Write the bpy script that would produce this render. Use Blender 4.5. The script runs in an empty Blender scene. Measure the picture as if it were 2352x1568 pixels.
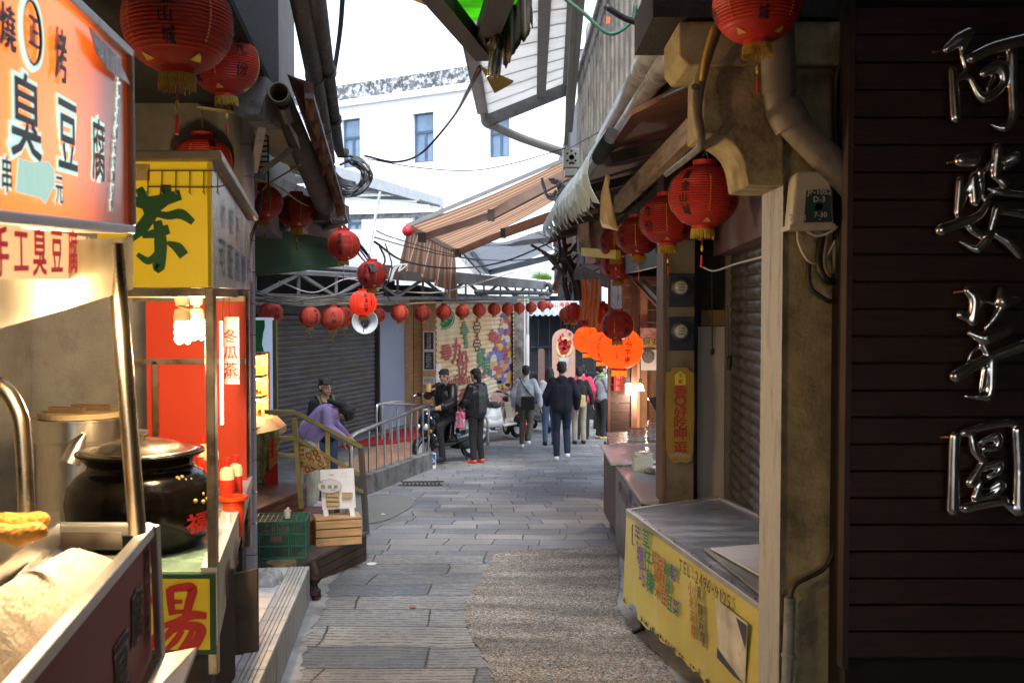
import bpy, bmesh, math, random
from mathutils import Vector, Matrix, Euler
random.seed(7)
R = math.radians
S = bpy.context.scene
C = bpy.context.collection
V = Vector
# ---------------------------------------------------------------- camera
FPX = 2287.0
PITCH = math.atan((784-708)/FPX)
EYE = V((0, 0, 1.62))
cam_d = bpy.data.cameras.new('camera'); cam = bpy.data.objects.new('camera', cam_d); C.objects.link(cam)
cam.location = EYE; cam.rotation_euler = (R(90)-PITCH, 0, 0)
cam_d.sensor_width = 36; cam_d.lens = 35.0; cam_d.clip_start = .05; cam_d.clip_end = 900
cam_d.dof.use_dof = True; cam_d.dof.focus_distance = 12.0; cam_d.dof.aperture_fstop = 8.0
S.camera = cam
# ---------------------------------------------------------------- world / light (overcast)
SUN_EL, SUN_ROT = R(60), R(178)
w = bpy.data.worlds.new('World'); S.world = w; w.use_nodes = True
nt = w.node_tree; nt.nodes.clear()
sky = nt.nodes.new('ShaderNodeTexSky'); sky.sky_type = 'NISHITA'; sky.sun_disc = False
sky.sun_elevation = SUN_EL; sky.sun_rotation = SUN_ROT; sky.air_density = 1.0; sky.dust_density = 1.0
bw = nt.nodes.new('ShaderNodeRGBToBW'); mx = nt.nodes.new('ShaderNodeMixRGB'); mx.inputs[0].default_value = .50
bg = nt.nodes.new('ShaderNodeBackground'); bg.inputs[1].default_value = .15
out = nt.nodes.new('ShaderNodeOutputWorld')
nt.links.new(sky.outputs[0], bw.inputs[0]); nt.links.new(sky.outputs[0], mx.inputs[1]); nt.links.new(bw.outputs[0], mx.inputs[2])
nt.links.new(mx.outputs[0], bg.inputs[0]); nt.links.new(bg.outputs[0], out.inputs[0])
sd = bpy.data.lights.new('sun', 'SUN'); sun = bpy.data.objects.new('sun', sd); C.objects.link(sun)
sd.energy = 1.1; sd.angle = R(25); sd.color = (1, .97, .92)
az = SUN_ROT
sdir = V((math.sin(az)*math.cos(SUN_EL), math.cos(az)*math.cos(SUN_EL), math.sin(SUN_EL)))
sun.rotation_euler = sdir.to_track_quat('Z', 'Y').to_euler(); sun.location = (0, -5, 30)
S.view_settings.view_transform = 'Standard'; S.view_settings.look = 'None'
S.view_settings.exposure = 2.1; S.view_settings.gamma = 1.0
# ---------------------------------------------------------------- helpers
CP, SP = math.cos(PITCH), math.sin(PITCH)
def at(u, v, Y):
    """point seen at pixel (u,v) of the 2352-wide photograph at distance Y down the alley"""
    a = (u-1176)/FPX; b = (784-v)/FPX
    d = V((a, CP + b*SP, -SP + b*CP))
    return EYE + d*(Y/d.y)
def gz(Y): return -.06*min(max(Y, -8), 34)
def gp(u, v):
    a = at(u, v, 1.0) - EYE
    t = 1.62/(-.06-a.z) if False else -1.62/(a.z+.06)
    return EYE + a*t
MATS = {}
def mat(name, col, rough=.6, metal=0, var=.18, scale=6, bump=.0, bscale=60, dirt=None, dscale=2.5, damt=.5, dlo=.5, trans=0, emit=None, estr=0, coat=0, alpha=1, spec=.5, stretch=None, tl=0):
    if name in MATS: return MATS[name]
    m = bpy.data.materials.new(name); m.use_nodes = True; MATS[name] = m
    n = m.node_tree.nodes; l = m.node_tree.links; b = n['Principled BSDF']
    tc = n.new('ShaderNodeTexCoord'); mp = n.new('ShaderNodeMapping'); l.new(tc.outputs['Object'], mp.inputs[0])
    if stretch: mp.inputs['Scale'].default_value = stretch
    no = n.new('ShaderNodeTexNoise'); no.inputs['Scale'].default_value = scale; no.inputs['Detail'].default_value = 6
    l.new(mp.outputs[0], no.inputs[0])
    mr = n.new('ShaderNodeMapRange'); mr.inputs[1].default_value = .3; mr.inputs[2].default_value = .7
    mr.inputs[3].default_value = 1-var; mr.inputs[4].default_value = 1+var; l.new(no.outputs[0], mr.inputs[0])
    mu = n.new('ShaderNodeVectorMath'); mu.operation = 'SCALE'; mu.inputs[0].default_value = col[:3]; l.new(mr.outputs[0], mu.inputs['Scale'])
    last = mu.outputs[0]
    if dirt:
        n2 = n.new('ShaderNodeTexNoise'); n2.inputs['Scale'].default_value = dscale; n2.inputs['Detail'].default_value = 8; n2.inputs['Roughness'].default_value = .65
        l.new(mp.outputs[0], n2.inputs[0])
        m2 = n.new('ShaderNodeMapRange'); m2.inputs[1].default_value = dlo; m2.inputs[2].default_value = dlo+.15; m2.inputs[3].default_value = 0; m2.inputs[4].default_value = damt
        l.new(n2.outputs[0], m2.inputs[0])
        mi = n.new('ShaderNodeMixRGB'); l.new(m2.outputs[0], mi.inputs[0]); l.new(last, mi.inputs[1]); mi.inputs[2].default_value = (*dirt, 1); last = mi.outputs[0]
    l.new(last, b.inputs['Base Color'])
    b.inputs['Roughness'].default_value = rough; b.inputs['Metallic'].default_value = metal
    b.inputs['Specular IOR Level'].default_value = spec
    if rough > .05:
        mr2 = n.new('ShaderNodeMapRange'); mr2.inputs[3].default_value = max(.02, rough-.1); mr2.inputs[4].default_value = min(1, rough+.12)
        l.new(no.outputs[0], mr2.inputs[0]); l.new(mr2.outputs[0], b.inputs['Roughness'])
    if trans: b.inputs['Transmission Weight'].default_value = trans
    if alpha < 1: b.inputs['Alpha'].default_value = alpha
    if coat: b.inputs['Coat Weight'].default_value = coat
    if emit: b.inputs['Emission Color'].default_value = (*emit, 1); b.inputs['Emission Strength'].default_value = estr
    if bump:
        bn = n.new('ShaderNodeTexNoise'); bn.inputs['Scale'].default_value = bscale; bn.inputs['Detail'].default_value = 5; l.new(mp.outputs[0], bn.inputs[0])
        bp = n.new('ShaderNodeBump'); bp.inputs['Strength'].default_value = bump; bp.inputs['Distance'].default_value = .01
        l.new(bn.outputs[0], bp.inputs['Height']); l.new(bp.outputs[0], b.inputs['Normal'])
    if tl:
        t = n.new('ShaderNodeBsdfTranslucent'); l.new(last, t.inputs[0]); ms = n.new('ShaderNodeMixShader'); ms.inputs[0].default_value = tl
        o = n['Material Output']; l.new(b.outputs[0], ms.inputs[1]); l.new(t.outputs[0], ms.inputs[2]); l.new(ms.outputs[0], o.inputs[0])
    return m
def paper(nm, col): return mat(nm, col, .55, var=.06, scale=3)

WO = {}
def wo(o): return WO.get(o.name, V((0, 0, 0)))
def thing(name, label, cat, loc=(0, 0, 0), rotz=0, group=None, scale=1):
    o = bpy.data.objects.new(name, None); C.objects.link(o); o.empty_display_size = .1
    o.location = loc; o.rotation_euler = (0, 0, rotz); o.scale = (scale,)*3
    o['label'] = label; o['category'] = cat
    if group: o['group'] = group
    WO[o.name] = V(loc)
    return o
TC = {}
def tmesh(s, bold=0.0):
    k = (s, bold)
    if k in TC: return TC[k]
    cu = bpy.data.curves.new('t', 'FONT'); cu.body = s; cu.size = 1; cu.offset = bold; cu.resolution_u = 2; cu.fill_mode = 'FRONT'
    o = bpy.data.objects.new('t', cu); C.objects.link(o)
    bpy.context.view_layer.update()
    me = bpy.data.meshes.new_from_object(o.evaluated_get(bpy.context.evaluated_depsgraph_get()))
    vs = [(v.co.x, v.co.y) for v in me.vertices]; fs = [tuple(p.vertices) for p in me.polygons]
    bpy.data.objects.remove(o); bpy.data.curves.remove(cu); bpy.data.meshes.remove(me)
    if vs:
        cx = (min(a for a, _ in vs)+max(a for a, _ in vs))/2; cy = (min(b for _, b in vs)+max(b for _, b in vs))/2
        vs = [(a-cx, b-cy) for a, b in vs]
    TC[k] = (vs, fs); return TC[k]

class MB:
    def __init__(s): s.v = []; s.f = []
    def add(s, vs, fs):
        n = len(s.v); s.v += [V(p) for p in vs]; s.f += [tuple(i+n for i in f) for f in fs]; return s
    def box(s, c, d, rz=0, m=None):
        hx, hy, hz = d[0]/2, d[1]/2, d[2]/2
        p = [V((x, y, z)) for x in (-hx, hx) for y in (-hy, hy) for z in (-hz, hz)]
        M_ = m if m is not None else Matrix.Rotation(rz, 3, 'Z')
        p = [M_ @ q + V(c) for q in p]
        return s.add(p, [(0, 1, 3, 2), (4, 6, 7, 5), (0, 4, 5, 1), (2, 3, 7, 6), (0, 2, 6, 4), (1, 5, 7, 3)])
    def bb(s, x0, x1, y0, y1, z0, z1): return s.box(((x0+x1)/2, (y0+y1)/2, (z0+z1)/2), (abs(x1-x0), abs(y1-y0), abs(z1-z0)))
    def slab(s, pts, n):      # polygon extruded by vector n
        pts = [V(p) for p in pts]; n = V(n); k = len(pts)
        return s.add(pts + [p+n for p in pts], [tuple(range(k))[::-1], tuple(range(k, 2*k))] + [(i, (i+1) % k, (i+1) % k + k, i+k) for i in range(k)])
    def poly(s, pts): return s.add(pts, [tuple(range(len(pts)))])
    def bar(s, a, b, w_, h=None, up=(0, 0, 1)):
        a = V(a); b = V(b); d = (b-a).normalized(); h = h or w_
        r = d.cross(V(up))
        if r.length < 1e-4: r = d.cross(V((0, 1, 0)))
        r.normalize(); t = r.cross(d)
        q = [r*x*w_/2 + t*y*h/2 for x, y in ((-1, -1), (1, -1), (1, 1), (-1, 1))]
        return s.add([a+e for e in q] + [b+e for e in q], [(3, 2, 1, 0), (4, 5, 6, 7), (0, 1, 5, 4), (1, 2, 6, 5), (2, 3, 7, 6), (3, 0, 4, 7)])
    def tube(s, pts, r, n=8, cap=True, closed=False):
        pts = [V(p) for p in pts]; k = len(pts); rs = r if isinstance(r, (list, tuple)) else [r]*k
        base = len(s.v); pr = None
        for i, p in enumerate(pts):
            d = (pts[min(i+1, k-1)]-pts[max(i-1, 0)])
            if d.length < 1e-9: d = V((0, 0, 1))
            d.normalize()
            if pr is None:
                pr = d.orthogonal().normalized()
            else:
                pr = (pr - d*pr.dot(d)); pr = pr.normalized() if pr.length > 1e-6 else d.orthogonal().normalized()
            q = d.cross(pr)
            for j in range(n):
                a = 2*math.pi*j/n; s.v.append(p + (pr*math.cos(a)+q*math.sin(a))*rs[i])
        for i in range(k-1):
            for j in range(n):
                s.f.append((base+i*n+j, base+i*n+(j+1) % n, base+(i+1)*n+(j+1) % n, base+(i+1)*n+j))
        if cap:
            s.f.append(tuple(base+j for j in range(n))[::-1]); s.f.append(tuple(base+(k-1)*n+j for j in range(n)))
        return s
    def lathe(s, prof, c=(0, 0, 0), n=24, m=None, caps=True):   # prof [(r,z)]
        base = len(s.v); c = V(c)
        M_ = m if m is not None else Matrix.Identity(3)
        for r, z in prof:
            for j in range(n):
                a = 2*math.pi*j/n; s.v.append(M_ @ V((r*math.cos(a), r*math.sin(a), z)) + c)
        for i in range(len(prof)-1):
            for j in range(n):
                s.f.append((base+i*n+j, base+i*n+(j+1) % n, base+(i+1)*n+(j+1) % n, base+(i+1)*n+j))
        if not caps: return s
        if prof[0][0] > 1e-5: s.f.append(tuple(base+j for j in range(n))[::-1])
        if prof[-1][0] > 1e-5: s.f.append(tuple(base+(len(prof)-1)*n+j for j in range(n)))
        return s
    def ell(s, c, r, m=None, n=14, k=9):
        pr = [(math.sin(math.pi*i/k), -math.cos(math.pi*i/k)) for i in range(k+1)]
        base = len(s.v); s.lathe([(a, z) for a, z in pr], (0, 0, 0), n)
        M_ = m if m is not None else Matrix.Identity(3)
        for i in range(base, len(s.v)):
            p = s.v[i]; s.v[i] = M_ @ V((p.x*r[0], p.y*r[1], p.z*r[2])) + V(c)
        return s
    def cap(s, a, b, ra, rb=None, n=12):      # tapered capsule
        a = V(a); b = V(b); rb = ra if rb is None else rb; d = (b-a); L = d.length
        if L < 1e-6: return s.ell(a, (ra,)*3)
        d.normalize(); pts = []; rs = []
        for t in (1, .9, .65, .35): pts.append(a-d*ra*t); rs.append(ra*math.sqrt(max(0, 1-t*t))+1e-4)
        pts += [a, a+d*L*.5, b]; rs += [ra, (ra+rb)/2, rb]
        for t in (.35, .65, .9, 1): pts.append(b+d*rb*t); rs.append(rb*math.sqrt(max(0, 1-t*t))+1e-4)
        return s.tube(pts, rs, n)
    def text(s, st, O, Rv, U, h, bold=.0, off=.004, N=None, sx=1, jit=0):
        O = V(O); Rv = V(Rv).normalized(); U = V(U).normalized()
        N = V(N).normalized() if N is not None else Rv.cross(U).normalized()
        if 0 < bold <= .046:      # embolden with shifted copies, the curve offset breaks dense characters
            b_ = bold*.8
            for i_, (ex, ey) in enumerate(((-b_, -b_), (b_, -b_), (-b_, b_), (b_, b_))): s.text(st, O+Rv*ex*h*sx*.6+U*ey*h*.6, Rv, U, h, 0, off+i_*.0002, N, sx, jit)
            return s
        vs, fs = tmesh(st, bold)
        return s.add([O + Rv*(x*h*sx + jit*h*math.sin(y*5)) + U*(y*h + jit*h*math.sin(x*6)) + N*off for x, y in vs], fs)
    def vtext(s, st, O, Rv, U, h, step=1.1, **k):      # vertical column, O = centre of first char
        O = V(O); U = V(U).normalized()
        for i, ch in enumerate(st): s.text(ch, O-U*i*h*step, Rv, U, h, **k)
        return s
    def build(s, name, m, parent=None, label=None, cat=None, group=None, kind=None, smooth=False, bevel=0, voxel=0, smooth_it=0, local=False, base=None, solid=0, sub=0):
        me = bpy.data.meshes.new(name)
        if parent is not None: org = V((0, 0, 0)) if local else wo(parent)
        elif base is not None: org = V(base)
        elif s.v and not local:
            xs = [p.x for p in s.v]; ys = [p.y for p in s.v]; zs = [p.z for p in s.v]
            org = V(((min(xs)+max(xs))/2, (min(ys)+max(ys))/2, min(zs)))
        else: org = V((0, 0, 0))
        me.from_pydata([p-org for p in s.v], [], s.f); me.update()
        if voxel:
            t = bpy.data.objects.new('t', me); C.objects.link(t)
            r = t.modifiers.new('r', 'REMESH'); r.mode = 'VOXEL'; r.voxel_size = voxel; r.adaptivity = 0
            if smooth_it: q = t.modifiers.new('s', 'SMOOTH'); q.iterations = smooth_it; q.factor = .5
            bpy.context.view_layer.update()
            me2 = bpy.data.meshes.new_from_object(t.evaluated_get(bpy.context.evaluated_depsgraph_get()))
            bpy.data.objects.remove(t); bpy.data.meshes.remove(me); me = me2; me.name = name; smooth = True
        else:
            bm = bmesh.new(); bm.from_mesh(me)
            if not getattr(s, 'flat', False): bmesh.ops.recalc_face_normals(bm, faces=bm.faces)
            bm.to_mesh(me); bm.free()
        if smooth:
            for p in me.polygons: p.use_smooth = True
            if smooth == 'auto':
                try: me.set_sharp_from_angle(angle=R(40))
                except Exception: pass
        for q in (m if isinstance(m, (list, tuple)) else [m]): me.materials.append(q)
        o = bpy.data.objects.new(name, me); C.objects.link(o)
        if parent is not None: o.parent = parent; WO[o.name] = org if not local else V((0, 0, 0))
        else: o.location = org; WO[o.name] = org
        if solid: q = o.modifiers.new('s', 'SOLIDIFY'); q.thickness = solid
        if sub: q = o.modifiers.new('u', 'SUBSURF'); q.levels = sub; q.render_levels = sub
        if bevel: q = o.modifiers.new('b', 'BEVEL'); q.width = bevel; q.segments = 2; q.limit_method = 'ANGLE'
        if label: o['label'] = label
        if cat: o['category'] = cat
        if group: o['group'] = group
        if kind: o['kind'] = kind
        return o
def dup(root, loc=None, rotz=None, scale=None, label=None, group=None, name=None):
    def cp(o, par):
        c = o.copy(); C.objects.link(c)
        if par is not None: c.parent = par
        for ch in o.children: cp(ch, c)
        return c
    r = cp(root, None)
    if loc is not None: r.location = loc
    if rotz is not None: r.rotation_euler = (0, 0, rotz)
    if scale is not None: r.scale = (scale,)*3
    if label: r['label'] = label
    if group: r['group'] = group
    return r
def smoothpts(pts, n=6):
    pts = [V(p) for p in pts]
    if len(pts) < 3: return pts
    o = []; q = [pts[0]*2-pts[1]] + pts + [pts[-1]*2-pts[-2]]
    for i in range(1, len(q)-2):
        a, b, c, d = q[i-1:i+3]
        for j in range(n):
            t = j/n
            o.append(.5*((2*b)+(c-a)*t+(2*a-5*b+4*c-d)*t*t+(3*b-a-3*c+d)*t*t*t))
    o.append(pts[-1]); return o
def wpts(l): return smoothpts([at(*p) for p in l])
def struct(mb, name, m, **k): return mb.build(name, m, kind='structure', **k)
def corr(mb, p0, p1, z0, z1, pitch=.075, dep=.016, N=None, flip=1):
    """roller-shutter slats between two plan points"""
    p0 = V((p0[0], p0[1], 0)); p1 = V((p1[0], p1[1], 0)); d = (p1-p0).normalized(); nn = V((d.y, -d.x, 0))*flip
    zs = []; n = int((z1-z0)/pitch)
    for i in range(n):
        b = z0+i*(z1-z0)/n; h = (z1-z0)/n
        zs += [(b, 0), (b+h*.12, dep*.15), (b+h*.2, dep*.7), (b+h*.4, dep), (b+h*.65, dep*.95), (b+h*.85, dep*.6), (b+h*.93, 0)]
    zs.append((z1, 0)); base = len(mb.v)
    for z, o in zs:
        for p in (p0, p1): mb.v.append(p+nn*o+V((0, 0, z)))
    for i in range(len(zs)-1): mb.f.append((base+2*i, base+2*i+1, base+2*i+3, base+2*i+2))
    return mb

# ---------------------------------------------------------------- shared materials
conc = mat('concrete', (.20, .19, .17), .9, var=.3, scale=5, bump=.5, bscale=45, dirt=(.05, .045, .04), dscale=2.2, damt=.8, dlo=.48)
conc_w = mat('warm_stained_concrete', (.32, .27, .15), .9, var=.3, scale=9, bump=.8, bscale=60, dirt=(.085, .068, .04), dscale=3.2, damt=.8, dlo=.49)
conc_d = mat('dark_sooty_concrete', (.022, .021, .020), .95, var=.5, scale=14, bump=1.0, bscale=90, dirt=(.10, .10, .098), dscale=45, damt=.45, dlo=.6)
steel = mat('brushed_steel', (.55, .55, .54), .32, 1, var=.12, scale=10, dirt=(.25, .22, .18), dscale=5, damt=.4, dlo=.55)
chrome = mat('chrome', (.9, .9, .9), .2, 1, var=.03)
alu = mat('aluminium', (.62, .63, .64), .4, .85, var=.12, dirt=(.2, .19, .17), dscale=12, damt=.5, dlo=.58)
brass = mat('olive_brass_paint', (.36, .31, .12), .4, .5, var=.15, dirt=(.1, .08, .04), dscale=9, damt=.5, dlo=.58)
black = mat('black_rubber', (.012, .012, .013), .55, var=.3)
blackg = mat('black_gloss', (.008, .008, .009), .15, var=.2, coat=.6)
dark = mat('dark_metal', (.03, .03, .032), .55, .4, var=.4, dirt=(.09, .06, .04), dscale=8, damt=.6)
white = mat('white_paint', (.75, .75, .74), .5, var=.06, dirt=(.4, .38, .34), dscale=4, damt=.4, dlo=.56)
wood = mat('pine_wood', (.50, .30, .13), .6, var=.22, scale=5, stretch=(1, 1, 8), bump=.2, bscale=20, dirt=(.22, .11, .04), dscale=6, damt=.5, dlo=.55)
woodh = mat('pine_board', (.52, .32, .15), .6, var=.22, scale=4, stretch=(1, 6, 9), bump=.2, bscale=20)
redwood = mat('red_brown_decking', (.17, .055, .028), .55, var=.3, scale=5, stretch=(1, 1, 9), bump=.25, bscale=25, dirt=(.05, .03, .02), dscale=4, damt=.6)
darkwood = mat('dark_decking', (.055, .032, .024), .55, var=.35, scale=5, stretch=(1, 1, 9), bump=.3, bscale=25, dirt=(.015, .012, .012), dscale=3, damt=.6)
greywood = mat('worn_deck_top', (.10, .085, .078), .5, var=.3, scale=6, bump=.3, bscale=30, dirt=(.05, .03, .025), dscale=3, damt=.7)
red = mat('red_paint', (.5, .02, .015), .5, var=.15)
yellow = mat('sign_yellow', (.72, .52, .03), .45, var=.12, dirt=(.3, .2, .05), dscale=3, damt=.4, dlo=.58)
ink = mat('black_ink', (.01, .01, .012), .6, var=.2)
wire_m = mat('black_cable', (.015, .015, .017), .5, var=.3)
wire_g = mat('grey_cable', (.18, .19, .2), .5, var=.3)
wire_w = mat('white_cable', (.55, .55, .53), .5, var=.2)
pvc = mat('grey_pvc_pipe', (.28, .29, .29), .45, var=.2, scale=8, dirt=(.06, .06, .055), dscale=7, damt=.8, dlo=.47)
pvc_d = mat('mouldy_black_pipe', (.035, .035, .034), .6, var=.5, scale=12, dirt=(.2, .2, .18), dscale=14, damt=.7, dlo=.55)
# ================================================================ GROUND
def paver_mat():
    m = bpy.data.materials.new('stone_pavers'); m.use_nodes = True
    n = m.node_tree.nodes; l = m.node_tree.links; b = n['Principled BSDF']
    def N(t, **k):
        x = n.new(t)
        for a, v in k.items(): setattr(x, a, v)
        return x
    def math_(op, a, b_=None, c=None):
        x = N('ShaderNodeMath', operation=op)
        for i, q in enumerate((a, b_, c)):
            if q is None: continue
            if isinstance(q, (int, float)): x.inputs[i].default_value = q
            else: l.new(q, x.inputs[i])
        return x.outputs[0]
    tc = N('ShaderNodeTexCoord')
    dn = N('ShaderNodeTexNoise'); dn.inputs['Scale'].default_value = .55; l.new(tc.outputs['Object'], dn.inputs[0])
    dv = N('ShaderNodeVectorMath', operation='MULTIPLY_ADD'); l.new(dn.outputs['Color'], dv.inputs[0]); dv.inputs[1].default_value = (.45, .45, 0); l.new(tc.outputs['Object'], dv.inputs[2])
    dn2 = N('ShaderNodeTexNoise'); dn2.inputs['Scale'].default_value = 9; l.new(tc.outputs['Object'], dn2.inputs[0])
    dv2 = N('ShaderNodeVectorMath', operation='MULTIPLY_ADD'); l.new(dn2.outputs['Color'], dv2.inputs[0]); dv2.inputs[1].default_value = (.022, .022, 0); l.new(dv.outputs[0], dv2.inputs[2])
    br = N('ShaderNodeTexBrick'); br.offset = .43; br.squash = 1.35; br.squash_frequency = 3
    br.inputs['Scale'].default_value = 1; br.inputs['Brick Width'].default_value = .46; br.inputs['Row Height'].default_value = .30
    br.inputs['Mortar Size'].default_value = .0065; br.inputs['Mortar Smooth'].default_value = .25; br.inputs['Bias'].default_value = -.1
    cset = lambda q: (setattr(q.inputs['Color1'], 'default_value', (.25, .255, .25, 1)), setattr(q.inputs['Color2'], 'default_value', (.125, .148, .18, 1)), setattr(q.inputs['Mortar'], 'default_value', (.045, .045, .046, 1)))
    cset(br); l.new(dv2.outputs[0], br.inputs[0])
    b2 = N('ShaderNodeTexBrick'); b2.offset = .37; b2.squash = 1.2; b2.squash_frequency = 3
    for k_, v_ in (('Scale', 1), ('Brick Width', .80), ('Row Height', .40), ('Mortar Size', .008), ('Mortar Smooth', .3), ('Bias', 0)): b2.inputs[k_].default_value = v_
    cset(b2); l.new(dv2.outputs[0], b2.inputs[0])
    s0 = N('ShaderNodeSeparateXYZ'); l.new(dv2.outputs[0], s0.inputs[0])
    nm_ = N('ShaderNodeMapRange'); nm_.inputs[1].default_value = 8.81; nm_.inputs[2].default_value = 8.79; l.new(s0.outputs[1], nm_.inputs[0])
    bc2 = N('ShaderNodeMixRGB'); l.new(nm_.outputs[0], bc2.inputs[0]); l.new(br.outputs['Color'], bc2.inputs[1]); l.new(b2.outputs['Color'], bc2.inputs[2])
    bf2 = N('ShaderNodeMixRGB'); l.new(nm_.outputs[0], bf2.inputs[0]); l.new(br.outputs['Fac'], bf2.inputs[1]); l.new(b2.outputs['Fac'], bf2.inputs[2])
    big = N('ShaderNodeTexNoise'); big.inputs['Scale'].default_value = 1.3; big.inputs['Detail'].default_value = 6; l.new(tc.outputs['Object'], big.inputs[0])
    grain = N('ShaderNodeTexNoise'); grain.inputs['Scale'].default_value = 95; grain.inputs['Detail'].default_value = 4; l.new(tc.outputs['Object'], grain.inputs[0])
    g1 = math_('MULTIPLY_ADD', big.outputs[0], 1.7, .15); g2 = math_('MULTIPLY_ADD', grain.outputs[0], 1.3, .35); gg = math_('MULTIPLY', g1, g2)
    sc = N('ShaderNodeVectorMath', operation='SCALE'); l.new(bc2.outputs[0], sc.inputs[0]); l.new(gg, sc.inputs['Scale'])
    # chiselled grooves on the nearer, anti-slip slabs
    sx = N('ShaderNodeSeparateXYZ'); l.new(dv2.outputs[0], sx.inputs[0])
    wob = N('ShaderNodeTexNoise'); wob.inputs['Scale'].default_value = 2.2; l.new(tc.outputs['Object'], wob.inputs[0])
    s9 = N('ShaderNodeSeparateXYZ'); l.new(dv.outputs[0], s9.inputs[0]); gy = math_('MULTIPLY_ADD', wob.outputs[0], .05, s9.outputs[1])
    gr = math_('SINE', math_('MULTIPLY', gy, 2*math.pi/.052))
    gm = N('ShaderNodeMapRange'); gm.inputs[1].default_value = .35; gm.inputs[2].default_value = .8; l.new(gr, gm.inputs[0])
    brk = N('ShaderNodeTexNoise'); brk.inputs['Scale'].default_value = 16; brk.inputs['Detail'].default_value = 5; l.new(tc.outputs['Object'], brk.inputs[0])
    bm = N('ShaderNodeMapRange'); bm.inputs[1].default_value = .36; bm.inputs[2].default_value = .56; l.new(brk.outputs[0], bm.inputs[0])
    s2 = N('ShaderNodeSeparateXYZ'); l.new(tc.outputs['Object'], s2.inputs[0])
    ym = N('ShaderNodeMapRange'); ym.inputs[1].default_value = 9.0; ym.inputs[2].default_value = 8.5; l.new(s2.outputs[1], ym.inputs[0])
    notm = math_('SUBTRACT', 1.0, bf2.outputs[0])
    gf = math_('MULTIPLY', math_('MULTIPLY', gm.outputs[0], bm.outputs[0]), math_('MULTIPLY', ym.outputs[0], notm))
    mg = N('ShaderNodeMixRGB'); l.new(math_('MULTIPLY', gf, .9), mg.inputs[0]); l.new(sc.outputs[0], mg.inputs[1]); mg.inputs[2].default_value = (.05, .045, .042, 1)
    # rusty tint spots
    ru = N('ShaderNodeTexNoise'); ru.inputs['Scale'].default_value = 2.6; ru.inputs['Detail'].default_value = 7; l.new(tc.outputs['Object'], ru.inputs[0])
    rm = N('ShaderNodeMapRange'); rm.inputs[1].default_value = .55; rm.inputs[2].default_value = .72; rm.inputs[4].default_value = .22; l.new(ru.outputs[0], rm.inputs[0])
    mr = N('ShaderNodeMixRGB'); l.new(rm.outputs[0], mr.inputs[0]); l.new(mg.outputs[0], mr.inputs[1]); mr.inputs[2].default_value = (.17, .13, .085, 1)
    l.new(mr.outputs[0], b.inputs['Base Color'])
    rr = N('ShaderNodeMapRange'); rr.inputs[3].default_value = .42; rr.inputs[4].default_value = .8; l.new(big.outputs[0], rr.inputs[0]); l.new(rr.outputs[0], b.inputs['Roughness'])
    hh = math_('ADD', math_('MULTIPLY', notm, 1.2), math_('MULTIPLY', grain.outputs[0], .35)); hh = math_('SUBTRACT', hh, math_('MULTIPLY', gf, .8))
    bp = N('ShaderNodeBump'); bp.inputs['Strength'].default_value = .7; bp.inputs['Distance'].default_value = .008; l.new(hh, bp.inputs['Height']); l.new(bp.outputs[0], b.inputs['Normal'])
    return m
def pebble_mat():
    m = bpy.data.materials.new('exposed_aggregate'); m.use_nodes = True
    n = m.node_tree.nodes; l = m.node_tree.links; b = n['Principled BSDF']
    tc = n.new('ShaderNodeTexCoord')
    vo = n.new('ShaderNodeTexVoronoi'); vo.inputs['Scale'].default_value = 110; l.new(tc.outputs['Object'], vo.inputs[0])
    cr = n.new('ShaderNodeValToRGB'); cr.color_ramp.interpolation = 'CONSTANT'
    e = cr.color_ramp.elements; e[0].color = (.10, .095, .09, 1); e[1].position = .25; e[1].color = (.27, .235, .19, 1)
    for p, c in ((.45, (.18, .18, .19, 1)), (.62, (.38, .38, .38, 1)), (.8, (.05, .045, .042, 1)), (.88, (.30, .22, .14, 1))):
        x = e.new(p); x.color = c
    sp = n.new('ShaderNodeSeparateColor'); l.new(vo.outputs['Color'], sp.inputs[0]); l.new(sp.outputs[0], cr.inputs[0])
    no = n.new('ShaderNodeTexNoise'); no.inputs['Scale'].default_value = 1.6; no.inputs['Detail'].default_value = 7
    mp = n.new('ShaderNodeMapping'); mp.inputs['Scale'].default_value = (.7, 2.6, 1); l.new(tc.outputs['Object'], mp.inputs[0]); l.new(mp.outputs[0], no.inputs[0])
    mr = n.new('ShaderNodeMapRange'); mr.inputs[1].default_value = .35; mr.inputs[2].default_value = .65; mr.inputs[3].default_value = .55; mr.inputs[4].default_value = 1.25; l.new(no.outputs[0], mr.inputs[0])
    sc = n.new('ShaderNodeVectorMath'); sc.operation = 'SCALE'; l.new(cr.outputs[0], sc.inputs[0]); l.new(mr.outputs[0], sc.inputs['Scale'])
    l.new(sc.outputs[0], b.inputs['Base Color']); b.inputs['Roughness'].default_value = .75
    bp = n.new('ShaderNodeBump'); bp.inputs['Strength'].default_value = .9; bp.inputs['Distance'].default_value = .006; bp.invert = True; l.new(vo.outputs['Distance'], bp.inputs['Height']); l.new(bp.outputs[0], b.inputs['Normal'])
    return m
g = MB()
ys = [-60, -8, 34, 40, 300]
for y in ys:
    for x in (-200, 200): g.v.append(V((x, y, gz(y) - (0 if y < 35 else .0))))
for i in range(len(ys)-1): g.f.append((2*i, 2*i+1, 2*i+3, 2*i+2))
struct(g, 'street', paver_mat(), base=(0, 0, 0))

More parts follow.
